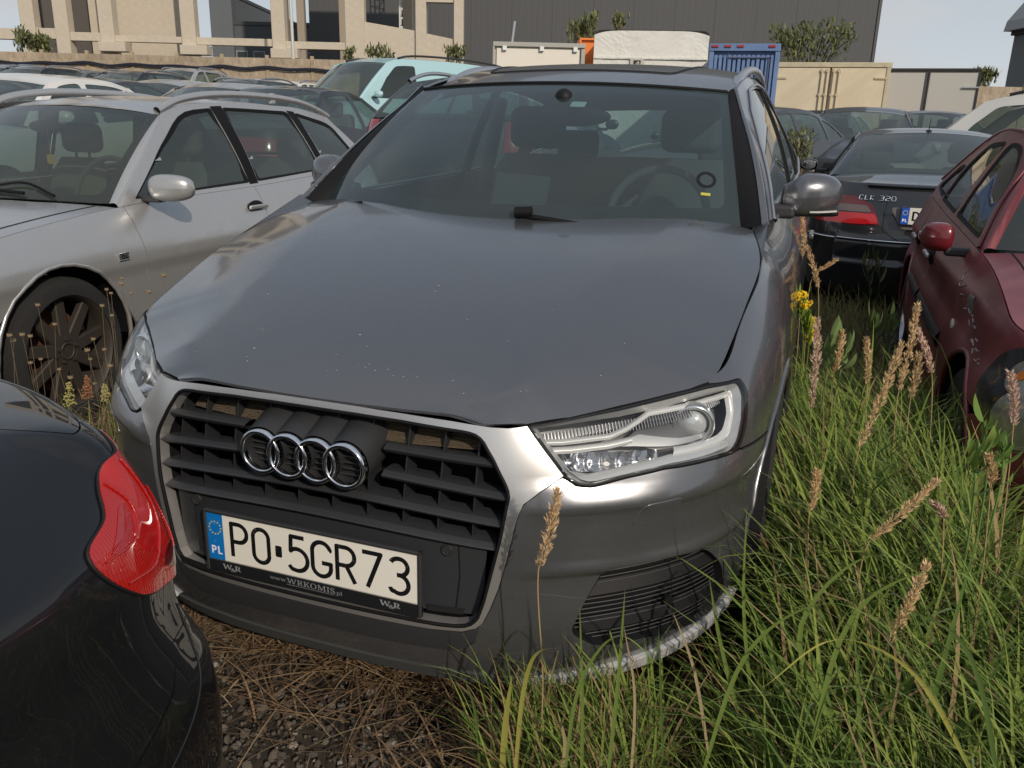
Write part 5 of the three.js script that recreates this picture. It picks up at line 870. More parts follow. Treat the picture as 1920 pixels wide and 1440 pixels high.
  const flakes = []; for (let k = 0; k < 70; k++) { const c = k < 22 ? [.66, .80, .03, .02] : [.86, .74, .05, .05], u = c[0] + (r() + r() - 1) * c[2] * 2, y = c[1] + (r() + r() - 1) * c[3] * 1.4, q = .003 + .011 * r() * r(); if (y > R.yTop(u) - .01) continue; flakes.push(patch(Sl, Array.from({ length: 7 }, (_, i) => [u + q * (.6 + .5 * r()) * Math.cos(i * .9), y + q * (.6 + .5 * r()) * Math.sin(i * .9)]), .02, .02, { flip: -1, off: .0012 })); }
  { const u = sOf(-1.02), q = []; for (let k = 0; k < 12; k++) { const a = k / 12 * 6.283; q.push([u + (.045 + .015 * r()) * Math.cos(a), .775 + (.030 + .012 * r()) * Math.sin(a)]); } part(t, 'bare_scrape', patch(Sl, q, .02, .015, { flip: -1, off: .001 }), MP(.40, .36, .36, .35, { metalness: .7 })); }
  part(t, 'flaked_paint', flakes, MP(.5, .5, .5, .6));
  part(t, 'wiper', [tube([R.W(-.5, .03), R.W(.0, .05), R.W(.5, .06)].map((p) => p.add(V(0, .014, .014))), .008, 20, 6)], mat.plasticDark);
  part(t, 'windscreen_label', patch((u, v) => R.W(u, v).add(V(0, .002, .002)), fillet([[-.80, .10], [-.70, .09], [-.70, .15], [-.80, .16]], .01, 2), .05, .05), MP(.30, .55, .52, .6));
  place(t, 2.27, -.85, -.02, .0);
}
// ---------------------------------------------------------------- black car in the lower left corner, parked nose away from the grey SUV, its rear lamp towards the viewer
const BK = (() => {   // contours at several heights, [x, z] from the middle of the tail round the corner and along the side to the nose (x from the car's own middle)
  const tail = [.57, 1.32], rows = [
    [.20, [[0, .315], [.28, .318], [.55, .345], [.76, .43], [.825, .53], [.85, .66], [.855, .85]]],
    [.33, [[0, .262], [.28, .266], [.55, .300], [.776, .405], [.842, .505], [.868, .645], [.876, .85]]],
    [.42, [[0, .255], [.28, .260], [.55, .292], [.777, .401], [.845, .50], [.872, .64], [.88, .85]]],
    [.50, [[0, .262], [.28, .268], [.55, .300], [.766, .402], [.840, .50], [.870, .64], [.88, .85]]],
    [.57, [[0, .335], [.28, .338], [.55, .358], [.762, .436], [.825, .515], [.855, .64], [.87, .85]]],
    [.64, [[0, .362], [.28, .364], [.53, .382], [.754, .456], [.810, .53], [.84, .64], [.855, .85]]],
    [.715, [[0, .358], [.28, .36], [.53, .378], [.744, .449], [.798, .52], [.828, .63], [.845, .82]]],
    [.775, [[0, .352], [.28, .355], [.52, .378], [.732, .458], [.780, .53], [.810, .63], [.830, .80]]],
    [.84, [[0, .342], [.28, .348], [.51, .385], [.721, .482], [.742, .555], [.748, .65], [.748, .82]]],
    [.885, [[0, .345], [.28, .355], [.50, .402], [.695, .500], [.680, .585], [.660, .68], [.650, .85]]],
    [.905, [[0, .372], [.28, .385], [.48, .428], [.640, .530], [.590, .62], [.560, .72], [.540, .88]]],
    [.915, [[0, .60], [.14, .60], [.24, .61], [.32, .64], [.30, .70], [.28, .78], [.27, .92]]]];
  const front = [[.0, 1.3], [-.01, 2.2], [-.02, 3.5], [-.22, 4.15]], U = 12;
  const pts = rows.map(([, r], i) => [...r, ...front.map(([dx, z]) => [r[6][0] + dx * (i > 9 ? .3 : 1), z - .05 * Math.max(0, i - 6)]), [0, 4.32 - .05 * Math.max(0, i - 6)]]);
  const ix = rows.map((_, i) => i), K = Array.from({ length: U }, (_, k) => [0, 1].map((c) => { const f = pchip(pts.map((p, i) => [i, p[k][c]])); return f; })), yf = pchip(rows.map((r, i) => [i, r[0]]));
  return { U, yf, S: (u, v) => { const a = []; for (let k = 0; k < U; k++) a.push([K[k][0](v), K[k][1](v)]); const i = clamp(Math.floor(u), 0, U - 2), t = u - i, p = (j) => (j < 0 ? [-a[1][0], a[1][1]] : j > U - 1 ? [-a[U - 2][0], a[U - 2][1]] : a[j]); const [A, B, C, D] = [p(i - 1), p(i), p(i + 1), p(i + 2)], h = (k) => .5 * (2 * B[k] + (C[k] - A[k]) * t + (2 * A[k] - 5 * B[k] + 4 * C[k] - D[k]) * t * t + (3 * B[k] - A[k] - 3 * C[k] + D[k]) * t * t * t); return V(h(0), yf(v), h(1)); } };
})();
{
  const black = paint(.006, .0065, .008, 0, .5, { coat: .85, cr: .025, x: { specularIntensity: .3 } }), t = thing('black_car', 'glossy black car at the lower left, red tail lamp on its rounded corner', 'car'), S = BK.S, both = (g) => [g, mirror(g)];
  black.clearcoatRoughnessMap = mat.grey.roughnessMap;
  const sh = (poly, o = {}) => patch(S, poly, .12, .18, { e: 2e-3, flip: -1, ...o }), d = (pts) => dense(pts, .5, false);
  const aR = [[5.85, 0], [6.0, 2.5], [6.3, 4.3], [6.65, 5.2], [7.0, 4.3], [7.2, 2.5], [7.27, 0]], aF = [[8.68, 0], [8.78, 3], [8.95, 4.6], [9.1, 5.2], [9.25, 4.4], [9.42, 2.5], [9.48, 0]], sm = [[4.2, 5.45], [4.17, 4.9], [4.2, 4.2], [4.5, 3.6], [5.16, 3.03], [5.95, 2.45]];
  part(t, 'rear_bumper', both(sh([[0, 0], [5.85, 0], [5.98, 2.4], ...sm.slice(1, -1).reverse(), [4.16, 4.35], [0, 4.35]], { flange: .004 })), black);
  part(t, 'rear_wing', both(sh([...d([[0, 4.38], [4.14, 4.38]]), [4.18, 4.24], ...sm.slice(3).map(([a, b]) => [a + .03, b + .03]), ...aR.slice(1), [7.45, 0], [7.45, 9.2], [7.45, 10.9], [3.5, 10.9], [3.2, 9.5], [0, 9.2]], { flange: .004 })), black);
  part(t, 'boot_lid', both(sh([[0, 9.24], [3.17, 9.54], [3.46, 10.9], [3.4, 10.98], [0, 10.98]], { flange: .003 })), black);
  part(t, 'door', both(sh([[7.48, 0], [8.62, 0], [8.62, 10.9], [7.48, 10.9]], { flange: .004 })), black);
  part(t, 'front_wing', both(sh([[8.65, 0], ...aF, [11, 0], [11, 10.9], [8.65, 10.9]], { flange: .004 })), black);
  part(t, 'deck', both(gridGeo((a, b) => { const u = a * 11, p = S(u, 10.97); return V(p.x * (1 - b), p.y + .012 * Math.sin(b * Math.PI / 2), p.z); }, 60, 6, true)), black);
  // lamp
  const L = sub(t, 'tail_lamp'), lamp = smooth2([[2.55, 8.5], [2.85, 8.46], [3.45, 8.42], [4.08, 7.92], [4.5, 7.5], [5.08, 7.2], [5.03, 6.66], [4.62, 5.8], [4.0, 5.52], [3.2, 5.38], [2.55, 5.4], [2.4, 7]], 70, true);
  const stripe = noiseTex(64, (x, y) => { const v = .5 + .5 * Math.sin(x * 6.283 * 4 + Math.sin(y * 6.283) * .6); return [v, v, v]; });
  const red = MP(.38, .007, .004, .22, { clearcoat: .8, clearcoatRoughness: .02, bumpMap: again(stripe, 5, .4), bumpScale: .0004 }), pat = (poly, off, m, nm, fl = .004) => part(L, nm, patch(S, poly, .06, .08, { off, flange: fl, e: 2e-3, flip: -1 }), m);
  pat(lamp, .006, red, 'red_lens', .012); part(L, 'lens_seal', seam(S, lamp, .003, { closed: true, off: .002, step: .15, flip: -1 }), mat.gap);
  const sl = (pts, r, off = .0075) => seam(S, smooth2(pts, 26), r, { off, step: .08, rad: 5, flip: -1 });
  part(L, 'lens_ridge', [sl([[3.25, 8.3], [3.35, 7.5], [3.6, 6.7], [4.2, 6.1], [4.8, 6.2]], .002), sl([[3.95, 7.95], [3.9, 7.4], [4.3, 6.9], [4.98, 6.9]], .0018), sl([[3.1, 7.4], [3.15, 6.6], [3.3, 5.9]], .0016)], red);
  pat(smooth2([[3.5, 7.0], [3.95, 7.3], [4.3, 6.9], [4.15, 6.35], [3.7, 6.3]], 24, true), .0072, MP(.42, .012, .014, .05, { clearcoat: 1 }), 'inner_reflector', .001);
  pat(smooth2([[3.2, 6.0], [3.6, 6.15], [3.9, 5.9], [3.6, 5.66], [3.25, 5.6]], 20, true), .0072, mat.redDark, 'dark_reflector', .001);
  pat(smooth2([[4.1, 7.5], [4.6, 7.2], [4.85, 6.95], [4.6, 6.9], [4.2, 7.15]], 20, true), .0072, MP(.36, .01, .012, .1, { clearcoat: 1, bumpMap: again(stripe, 9, .4), bumpScale: .0006 }), 'ribbed_reflector', .001);
  const lm = L.clone(); lm.traverse((c) => { if (c.isMesh) c.geometry = mirror(c.geometry); }); t.add(lm);
  part(t, 'bumper_seam', [...[1, -1].flatMap((sx) => [seam((u, v) => { const p = S(u, v); p.x *= sx; return p; }, [...smooth2([[3.45, 4.8], [3.85, 3.5], [4.2, 2.9], [4.77, 2.32], [5.5, 1.7]], 24)], .0016, { off: .0006, step: .2, flip: -sx })])], mat.gap);
  // cabin, wheels, plate
  const q = (a, b, c, e) => gridGeo((u, v) => a.clone().lerp(b, u).lerp(c.clone().lerp(e, u), v), 4, 4), B = (x, z) => V(x, .925, z), Rf = (x, z) => V(x, 1.36, z), gl = mat.sideGlass;
  part(t, 'rear_window', q(B(-.56, 1.42), B(.56, 1.42), Rf(-.46, 1.95), Rf(.46, 1.95)), gl); part(t, 'windscreen', q(B(-.62, 3.42), B(.62, 3.42), Rf(-.48, 2.75), Rf(.48, 2.75)), gl); part(t, 'roof', box(.98, .035, .86, 0, 1.37, 2.35, .015), black);
  for (const sx of [-1, 1]) { part(t, 'side_window', q(B(sx * .68, 1.55), B(sx * .70, 3.3), Rf(sx * .49, 1.97), Rf(sx * .49, 2.73)), gl); part(t, 'pillar', [tube([B(sx * .60, 1.42), Rf(sx * .48, 1.95)], .035, 8, 6), tube([B(sx * .66, 3.42), Rf(sx * .49, 2.75)], .03, 8, 6)], black); for (const z of [1.14, 3.47]) wheelOn(t, sx * .74, .31, z, .31, .2, {}); }
  part(t, 'cabin_floor', box(1.3, .3, 2, 0, .55, 2.4, .05), mat.interior);
  const lp = sub(t, 'licence_plate'); part(lp, 'plate_sheet', box(.52, .114, .008, 0, .64, .350, .002), mat.white);
  place(t, -.70, 0, 0, 0);
}
// ---------------------------------------------------------------- lorry bodies, vans and the parked cars further back
const pxR = (px, D) => ((px - 960) / 1566 - .0096) * D / 1.069;   // metres to the right at depth D for a bearing
{
  const rustT = (r, g, b, s) => noiseTex(256, (x, y) => { const n = .04 * tfbm(x, y, 7, 4, s), k = sstep(.55, .9, tfbm(x, y * .3, 20, 3, s + 5)) * .6; return [lerp(r + n, .45, k), lerp(g + n, .25, k), lerp(b + n, .12, k)]; }, true);
  const bodyBox = (name, label, px, D, w, y0, y1, dep, m, turn = 0, extra) => { const t = yardThing(name, label, 'lorry body', pxR(px, D), D, y0, turn), h = y1 - y0; extra(t, w, h, dep, m); return t; };
  const rear = (edge, rods, doorM, o = {}) => (t, w, h, dep, m) => {
    part(t, 'body', box(w, h - .02, dep, 0, h / 2, -dep / 2 - .06, .02), m);
    part(t, 'rear_frame', [box(w + .02, .10, .09, 0, h - .05, 0, .01), box(w + .02, .09, .09, 0, .05, 0, .01), box(.08, h - .2, .09, -w / 2 + .05, h / 2, 0, .01), box(.08, h - .2, .09, w / 2 - .05, h / 2, 0, .01)], edge);
    for (const sx of [-1, 1]) { const d = sub(t, 'door', sx * (w / 4 - .03), h / 2, .0); part(d, 'panel', box(w / 2 - .10, h - .22, .05, 0, 0, 0, .01), doorM); if (rods) for (const q of [.5 - .04, .5 - .14]) part(d, 'locking_bar', [xf(cyl(.017, .017, h - .26, 8), -sx * (w / 2 - .10) * q, 0, .05), ...[-.36, -.1, .2, .42].map((y) => box(.07, .05, .05, -sx * (w / 2 - .10) * q, y * h, .04, .008))], rods); for (const y of [-.3, 0, .3]) part(d, 'hinge', box(.26, .045, .03, sx * (w / 4 - .15), y * h + .12, .035, .006), rods || edge); }
    if (o.lights) for (const x of o.lights) part(t, 'marker_lamp', box(.17, .05, .03, x * w, h - .05, .055, .01), mat.red);
  };
  const cream = M(1, 1, 1, .55, { map: again(rustT(.82, .76, .65, 2), .35) }), creamE = M(1, 1, 1, .6, { map: again(rustT(.74, .69, .58, 9), .8) });
  bodyBox('cream_box_body', 'cream lorry box body with two doors and locking bars, rust at its top', 1558, 19, 2.38, .62, yPx(1560, 117, 19), 5, cream, -.30, rear(creamE, creamE, cream));
  const greyP = M(.42, .41, .385, .6), blk = MP(.02, .02, .021, .5);
  bodyBox('grey_box_body', 'pale grey box body framed in black, right of the cream one', 1738, 21.5, 2.30, .68, yPx(1738, 129, 21.5), 5, greyP, -.34, (t, w, h, dep, m) => { part(t, 'body', box(w, h - .02, dep, 0, h / 2, -dep / 2 - .05, .02), m); part(t, 'black_frame', [box(w + .06, .06, .1, 0, h - .02, 0, .01), box(.05, h - .1, .1, w / 2, h / 2 - .03, 0, .01), box(.045, h - .1, .1, .06, h / 2 - .03, 0, .01), box(.05, h - .1, .1, -w / 2, h / 2 - .03, 0, .01)], blk); part(t, 'door_panel', box(w / 2 - .06, h - .1, .05, -w / 4, h / 2 - .04, 0, .008), m); part(t, 'door_panel', box(w / 2 - .10, h - .1, .05, w / 4 + .03, h / 2 - .04, 0, .008), m); part(t, 'latch', box(.34, .04, .04, w / 2 - .16, h - .42, .06, .01), mat.satin); });
  const blue = M(1, 1, 1, .55, { map: again(rustT(.39, .49, .65, 4), .4) });
  bodyBox('blue_container', 'blue corrugated steel container with red lamps along its top edge', 1393, 18, 1.38, .55, yPx(1393, 82, 18), 6, blue, -.25, (t, w, h, dep, m) => { part(t, 'body', box(w, h, dep, 0, h / 2, -dep / 2 - .06, .02), m); part(t, 'end_frame', [box(w, .14, .1, 0, h - .07, 0, .01), box(.09, h - .3, .1, -w / 2 + .05, h / 2, 0, .01), box(.09, h - .3, .1, w / 2 - .05, h / 2, 0, .01)], m); for (let i = 0; i < 13; i++) part(t, 'corrugation', box(.062, h - .34, .04, -w / 2 + .14 + i * (w - .28) / 12, h / 2 - .04, -.005 + (i % 2 ? .02 : 0), .008), m); part(t, 'door_edge', [box(.02, h - .3, .05, -w / 2 + .38, h / 2 - .03, .02), box(w - .6, .025, .05, .1, h - .26, .035), box(.025, h - .4, .05, w / 2 - .2, h / 2 - .08, .035)], M(.07, .09, .16, .7)); for (const x of [-.42, -.24, -.06, .38]) part(t, 'marker_lamp', box(.13, .05, .04, x * w, h - .05, .055, .01), mat.red); });
  bodyBox('white_box_body', 'white box body with open rear frame behind the grey roof', 1010, 21, 2.12, .7, yPx(1008, 80, 21), 5, M(.70, .66, .58, .6), 0, (t, w, h, dep, m) => { part(t, 'body', box(w, h - .04, dep, 0, h / 2, -dep / 2 - .05, .02), m); part(t, 'rear_frame', [box(w + .04, .10, .12, 0, h - .05, 0, .012), box(.05, h - .1, .1, -w / 2, h / 2 - .05, 0, .01), box(.09, h - .12, .1, w / 2 - .03, h / 2 - .06, 0, .01)], M(.36, .35, .32, .6)); for (const x of [-.38, .03, .4]) part(t, 'hinge', box(.10, .10, .06, x * w, h - .14, .06, .01), mat.white); part(t, 'roller_door', box(w - .18, h - .16, .03, -.02, h / 2 - .06, .0), m); part(t, 'exhaust_pipe', xf(cyl(.03, .03, .55, 8), -w * .29, h + .22, -.4, 0, 0, -.12), mat.satin); });
  bodyBox('orange_box_body', 'narrow orange box body squeezed between two white ones', 1102, 23, .46, .7, yPx(1100, 71, 23), 4, M(.72, .19, .03, .55), 0, (t, w, h, dep, m) => { part(t, 'body', box(w, h, dep, 0, h / 2, -dep / 2 - .05, .02), m); part(t, 'edge_bar', [box(.05, h, .08, -w / 2 + .02, h / 2, 0, .01), box(w, .05, .08, 0, h - .03, 0, .01), box(w, .04, .08, 0, h - 1.0, .01, .01)], m); });
  const tarpM = M(.66, .65, .60, .7, { bumpMap: again(T.dust, .8), bumpScale: .05 });
  bodyBox('tarpaulin_lorry', 'lorry with a creased white tarpaulin cover and small black emblem', 1218, 21, 2.66, .7, yPx(1214, 56, 21), 5, tarpM, -.12, (t, w, h, dep, m) => {
    part(t, 'tarpaulin', gridGeo((a, b) => { const q = a * Math.PI, e = .16, cx = Math.cos(q), sy = Math.sin(q), x = -Math.sign(cx) * Math.pow(Math.abs(cx), e) * w / 2, y = Math.max(0, h - .5) + Math.pow(sy, .2) * .5; const n = .02 * PN.noise(x * 2.2, b * 9, y * 2); return V(x * (1 + n * .4), y + n - .05 * b, -b * dep); }, 60, 20), m);
    part(t, 'rear_sheet', [gridGeo((a, b) => { const x = lerp(-1, 1, a), y = lerp(0, 1, b); const top = h - .10 * Math.pow(Math.abs(x), 6) - .02; return V(x * w / 2 * .995, y * top, .015 + .05 * PN.noise(a * 5, b * 3, 2) * Math.abs(x)); }, 30, 20), box(w, .06, .05, 0, h - .62, .03, .02)], m);
    const lg = canvasTex(128, 128, (c, W2, H2) => { c.fillStyle = '#b5b2a8'; c.fillRect(0, 0, W2, H2); c.fillStyle = '#2a2a2a'; c.fillRect(30, 14, 68, 74); c.fillStyle = '#b5b2a8'; c.beginPath(); c.ellipse(66, 50, 15, 30, .5, 0, 7); c.fill(); c.fillStyle = '#2a2a2a'; c.fillRect(62, 34, 9, 36); c.font = 'bold 26px sans-serif'; c.textAlign = 'center'; c.fillText('HRUP', 64, 118); });
    part(t, 'emblem', xf(new THREE.PlaneGeometry(.32, .34), -.30, h - .80, .062), M(1, 1, 1, .7, { map: lg })); part(t, 'body', box(w - .1, 1.9, dep, 0, .95, -dep / 2 - .1), m);
  });
}
// prototypes of the parked cars far back: one of each kind, repainted for each copy
const farSpec = {
  hatch: { L: 4.1, hw: .86, wheels: [-.85, -3.4], wr: .31, belt: [[0, .72], [-.4, .80], [-1.2, .95], [-2.4, .98], [-3.6, 1.02], [-4.1, .98]], cowl: -1.1, wsTop: -1.85, rTop: -3.3, rBase: -3.95, roofHw: .56, boot: false, roof: [[-1.85, 1.37], [-2.3, 1.45], [-2.8, 1.46], [-3.3, 1.39]], doorA: -1.35, doorB: -2.4, doorC: -3.2, win: [[[-1.6, .06], [-2.36, .06], [-2.36, .9], [-2.05, .9], [-1.85, .7]], [[-2.44, .06], [-3.15, .08], [-3.1, .86], [-2.44, .9]], [[-3.22, .1], [-3.6, .2], [-3.35, .75], [-3.18, .84]]] },
  sedan: { L: 4.55, hw: .88, wheels: [-.88, -3.55], wr: .32, belt: [[0, .68], [-.4, .78], [-1.3, .93], [-2.6, .97], [-3.7, 1.02], [-4.55, .97]], cowl: -1.25, wsTop: -2.0, rTop: -3.1, rBase: -3.75, roofHw: .55, roof: [[-2.0, 1.36], [-2.5, 1.43], [-2.8, 1.43], [-3.1, 1.385]], doorA: -1.45, doorB: -2.5, doorC: -3.3, win: [[[-1.7, .06], [-2.46, .06], [-2.46, .9], [-2.2, .9], [-2.0, .68]], [[-2.54, .06], [-3.3, .10], [-3.15, .78], [-2.95, .88], [-2.54, .9]]] },
  estate: { L: 4.6, hw: .88, wheels: [-.9, -3.6], wr: .32, belt: [[0, .70], [-.4, .79], [-1.3, .93], [-2.6, .98], [-4.0, 1.03], [-4.6, 1.02]], cowl: -1.2, wsTop: -1.98, rTop: -4.0, rBase: -4.45, roofHw: .57, boot: false, roof: [[-1.98, 1.38], [-2.4, 1.46], [-3.2, 1.47], [-4.0, 1.40]], doorA: -1.45, doorB: -2.55, doorC: -3.5, win: [[[-1.65, .06], [-2.5, .06], [-2.5, .9], [-2.2, .9], [-1.98, .68]], [[-2.6, .06], [-3.45, .07], [-3.35, .88], [-2.6, .9]], [[-3.55, .08], [-4.15, .2], [-3.95, .8], [-3.42, .87]]], rails: [-2.2, -3.9] },
  suv: { L: 4.6, hw: .92, wheels: [-.9, -3.6], wr: .37, sill: .3, belt: [[0, .86], [-.3, .95], [-1.2, 1.10], [-2.6, 1.13], [-4.0, 1.18], [-4.6, 1.12]], cowl: -1.15, wsTop: -1.95, rTop: -3.95, rBase: -4.45, roofHw: .62, boot: false, roof: [[-1.95, 1.60], [-2.4, 1.70], [-3.2, 1.70], [-3.95, 1.61]], doorA: -1.4, doorB: -2.5, doorC: -3.45, win: [[[-1.6, .06], [-2.46, .06], [-2.46, .9], [-2.2, .9], [-1.98, .7]], [[-2.54, .06], [-3.4, .07], [-3.35, .88], [-2.54, .9]], [[-3.5, .08], [-4.1, .18], [-3.95, .8], [-3.42, .87]]], rails: [-2.2, -3.8] },
  van: { L: 4.9, hw: .95, nose: .35, wheels: [-.95, -3.95], wr: .34, sill: .25, inset: .06, belt: [[0, .82], [-.3, 1.0], [-.8, 1.16], [-2.0, 1.18], [-4.9, 1.18]], cowl: -.55, cowlBow: .22, wsTop: -1.35, rTop: -4.75, rBase: -4.88, rBow: .03, rLean: .03, roofHw: .78, boot: false, roof: [[-1.35, 1.83], [-1.8, 1.93], [-2.8, 1.95], [-4.75, 1.90]], doorA: -.98, doorB: -2.15, win: [[[-1.12, .05], [-2.05, .05], [-2.05, .84], [-1.6, .84], [-1.38, .6]]], crown: .03 },
};
const farPaint = { black: [.018, .019, .022], dark: [.05, .052, .058], grey: [.16, .165, .17], silver: [.40, .41, .41], white: [.66, .65, .62] }, farPaintM = {};
for (const k in farPaint) farPaintM[k] = paint(...farPaint[k], k === 'white' ? 0 : .4, .35, { coat: .7, cr: .1 });
const farProto = {}, GROUP = 'parked cars in the rows further back';
function farCar(kind, color, name, label, px, D, py, turn, o = {}) {   // px, py: where the roof shows; D: metres away
  let t;
  const m = o.paint || farPaintM[color];
  const spec = { ...farSpec[kind], paint: m, q: .11, far: true, mirrorZ: farSpec[kind].cowl - .5, glass: mat.sideGlass, wsGlass: dustyGlass(.38, .45, .43, .1), ...o.spec };
  const E0 = (kind === 'van' ? 5.6 : 5.3);
  if (!farProto[kind] || o.own) { [t] = makeCar(name, label, spec, GROUP); const R = carShell(spec), E = R.sEnd, yb = R.yTop(E);
    for (const sx of [1, -1]) { const Sm = (u, y) => R.S(u * sx, y), yf = R.yTop(.5) - .04; part(t, 'headlamp', patch(Sm, [[.42, yf - .13], [.85, yf - .12], [1.0, yf - .01], [.8, yf + .01], [.45, yf]], .1, .06, { flip: sx, off: .01 }), mat.silverPlastic); part(t, 'tail_lamp', patch(Sm, kind === 'sedan' ? [[E - .4, yb - .22], [E - .95, yb - .24], [E - 1.0, yb - .08], [E - .45, yb - .06]] : [[E - .62, yb - .26], [E - .95, yb - .26], [E - .98, yb + .0], [E - .66, yb + .0]], .08, .05, { flip: sx, off: .014 }), mat.red); }
    part(t, 'grille', patch(R.S, [[-.38, .56], [.38, .56], [.34, R.yTop(0) - .05], [-.34, R.yTop(0) - .05]], .1, .06, { off: .008 }), mat.plasticDark);
    farProto[kind] = farProto[kind] || [t, m]; }
  else { const [src, m0] = farProto[kind]; t = src.clone(); t.name = numbered(name); t.traverse((c) => { if (c.isMesh && c.material === m0) c.material = m; }); scene.add(t); t.userData = { label, category: o.category || 'car', group: GROUP }; }
  const H = Math.max(...farSpec[kind].roof.map((q) => q[1])), ray = V(px / 960 - 1, 1 - py / 720, .5).unproject(camera).sub(camera.position), yTop = camera.position.y + ray.y / ray.dot(FH) * D;
  const c = yard(pxR(px, D), D, 0), L = farSpec[kind].L * .55;   // centre of the roof
  const off = V(0, 0, L).applyAxisAngle(V(0, 1, 0), turn);
  t.position.set(c.x + off.x, o.y ?? (yTop - H), c.z + off.z); t.rotation.set(0, turn, 0);
  return t;
}
const AWAY = Math.PI;
farCar('sedan', 'black', 'black_saloon', 'black saloon facing away, shark fin aerial, right behind the silver estate', 560, 9.9, 163, AWAY + .06, { own: true });
farCar('estate', 'dark', 'dark_estate', 'dark estate with a red tail lamp close beside the left windscreen pillar', 960, 9.6, 150, AWAY + .02, { own: true });
farCar('hatch', 'white', 'white_hatchback', 'white hatchback at the left edge behind the silver roof', 20, 8.5, 134, .2);
farCar('suv', 'silver', 'silver_offroader', 'silver off-roader with roof rails, in front of the fence', 345, 27, 128, .12, { own: true });
farCar('hatch', 'silver', 'silver_hatchback', 'silver hatchback with a dark sunroof, before the silver off-roader', 300, 15, 147, .1);
farCar('hatch', 'silver', 'silver_hatchback', 'small silver hatchback right of the other silver hatchback', 410, 12.5, 153, .12);
farCar('sedan', 'dark', 'dark_saloon', 'long dark saloon roof behind the left silver roof', 175, 13, 146, .1);
farCar('estate', 'black', 'black_estate', 'black estate car below the fence, left of the silver off-roader', 243, 22, 132, .12, { own: true });
farCar('suv', 'black', 'black_offroader', 'black off-roader in the leftmost far row', 62, 24, 124, .12);
farCar('suv', 'grey', 'grey_offroader', 'grey off-roader cut off by the left edge, far row', 5, 25, 122, .12);
farCar('hatch', 'grey', 'grey_hatchback', 'grey hatchback between two dark cars in the far row', 135, 25, 129, .12);
farCar('estate', 'white', 'white_estate', 'white estate roof before the fence, left of the turquoise van', 535, 24, 151, .12);
farCar('sedan', 'white', 'white_saloon', 'white saloon roof next to the white estate, before the fence', 480, 27, 148, .12);
farCar('estate', 'dark', 'dark_estate', 'dark estate with rails beyond the black shark fin saloon', 455, 20, 147, .1);
farCar('van', 'white', 'turquoise_van', 'turquoise van with black roof bars', 775, 17, 113, -.42, { own: true, category: 'van', paint: MP(.36, .56, .60, .45, { clearcoat: .6, clearcoatRoughness: .1 }), spec: { category: 'van', rails: [-1.7, -4.4], railMat: mat.plastic, roof: farSpec.van.roof } });
// right of the grey SUV
farCar('hatch', 'dark', 'dark_hatchback', 'dark hatchback with a black roof spoiler beside the grey SUV', 1405, 11.5, 197, -.45);
farCar('hatch', 'black', 'black_hatchback', 'black hatchback facing the viewer behind the black coupe', 1632, 13, 199, -.06);
farCar('sedan', 'dark', 'dark_saloon', 'dark saloon between the black car and the white van', 1752, 17, 208, AWAY + .2);
farCar('van', 'white', 'white_van', 'white van cut off by the right edge behind the maroon hatchback', 2110, 10.4, 172, -1.95, { category: 'van' });
{ // white open car with a black soft top, front toward the viewer
  const t = farCar('sedan', 'white', 'white_convertible', 'small white convertible with black soft top', 1545, 14.5, 207, -.25, { own: true, spec: { roofMat: mat.rubber, L: 4.0 } });
}
// ---------------------------------------------------------------- a van parked beside the photographer, outside the picture: it shades the grass at the lower right
{
  const [t] = makeCar('parked_van', 'grey van parked beside the viewer, its shade lying on the tall grass', { ...farSpec.van, category: 'van', paint: farPaintM.grey, q: .11, far: true, mirrorZ: -1.05, wsGlass: mat.glass });
  place(t, 4.6, 6.2, .06, 0);
}
// ---------------------------------------------------------------- grass, weeds, stones, shrubs
const atPx = (px, py, D) => { const d = V(px / 960 - 1, 1 - py / 720, .5).unproject(camera).sub(camera.position); return camera.position.clone().addScaledVector(d, D / d.dot(FH)); };
const leafM = (r, g, b, tr = .25) => MP(r, g, b, .75, { transmission: tr, thickness: 0, ior: 1.3 });
function bladeGeo(len, w, lean, bend, seg = 6, twist = 0) {
  const P = [], idx = []; let x = 0, y = 0;
  for (let i = 0; i <= seg; i++) { const t = i / seg, th = lean + bend * Math.pow(t, 1.4), ww = w * (1 - Math.pow(t, 2.2)) * (.6 + .4 * Math.min(1, t * 5)) + .0004, a = twist * t; P.push(x, y, -ww / 2 * Math.cos(a), x + ww * .12, y, 0, x, y, ww / 2 * Math.cos(a)); x += len / seg * Math.sin(th); y += len / seg * Math.cos(th); if (i < seg) { const k = i * 3; idx.push(k, k + 1, k + 3, k + 1, k + 4, k + 3, k + 1, k + 2, k + 4, k + 2, k + 5, k + 4); } }
  const g = new THREE.BufferGeometry(); g.setAttribute('position', new THREE.Float32BufferAttribute(P, 3)); g.setIndex(idx); g.computeVertexNormals(); return g;
}
function scatter(parent, name, geos, m, n, seed, fn) {   // fn(r) -> [x, y, z, turn, tiltX, tiltZ, scale, colour] or null
  const r = rng(seed), per = geos.map(() => []);
  for (let i = 0; i < n; i++) { const v = fn(r); if (v) per[Math.floor(r() * geos.length)].push(v); }
  geos.forEach((g, k) => {
    const L = per[k]; if (!L.length) return; const im = new THREE.InstancedMesh(g, m, L.length), mx = new THREE.Matrix4(), q = new THREE.Quaternion(), e = new THREE.Euler();
    L.forEach(([x, y, z, t, tx, tz, s, c], i) => { q.setFromEuler(e.set(tx, t, tz, 'YXZ')); im.setMatrixAt(i, mx.compose(V(x, y, z), q, typeof s === 'number' ? V(s, s, s) : V(...s))); im.setColorAt(i, c); });
    im.name = name; im.castShadow = im.receiveShadow = true; parent.add(im);
  });
}
const mix = (a, b, t) => lin(lerp(a[0], b[0], t), lerp(a[1], b[1], t), lerp(a[2], b[2], t));
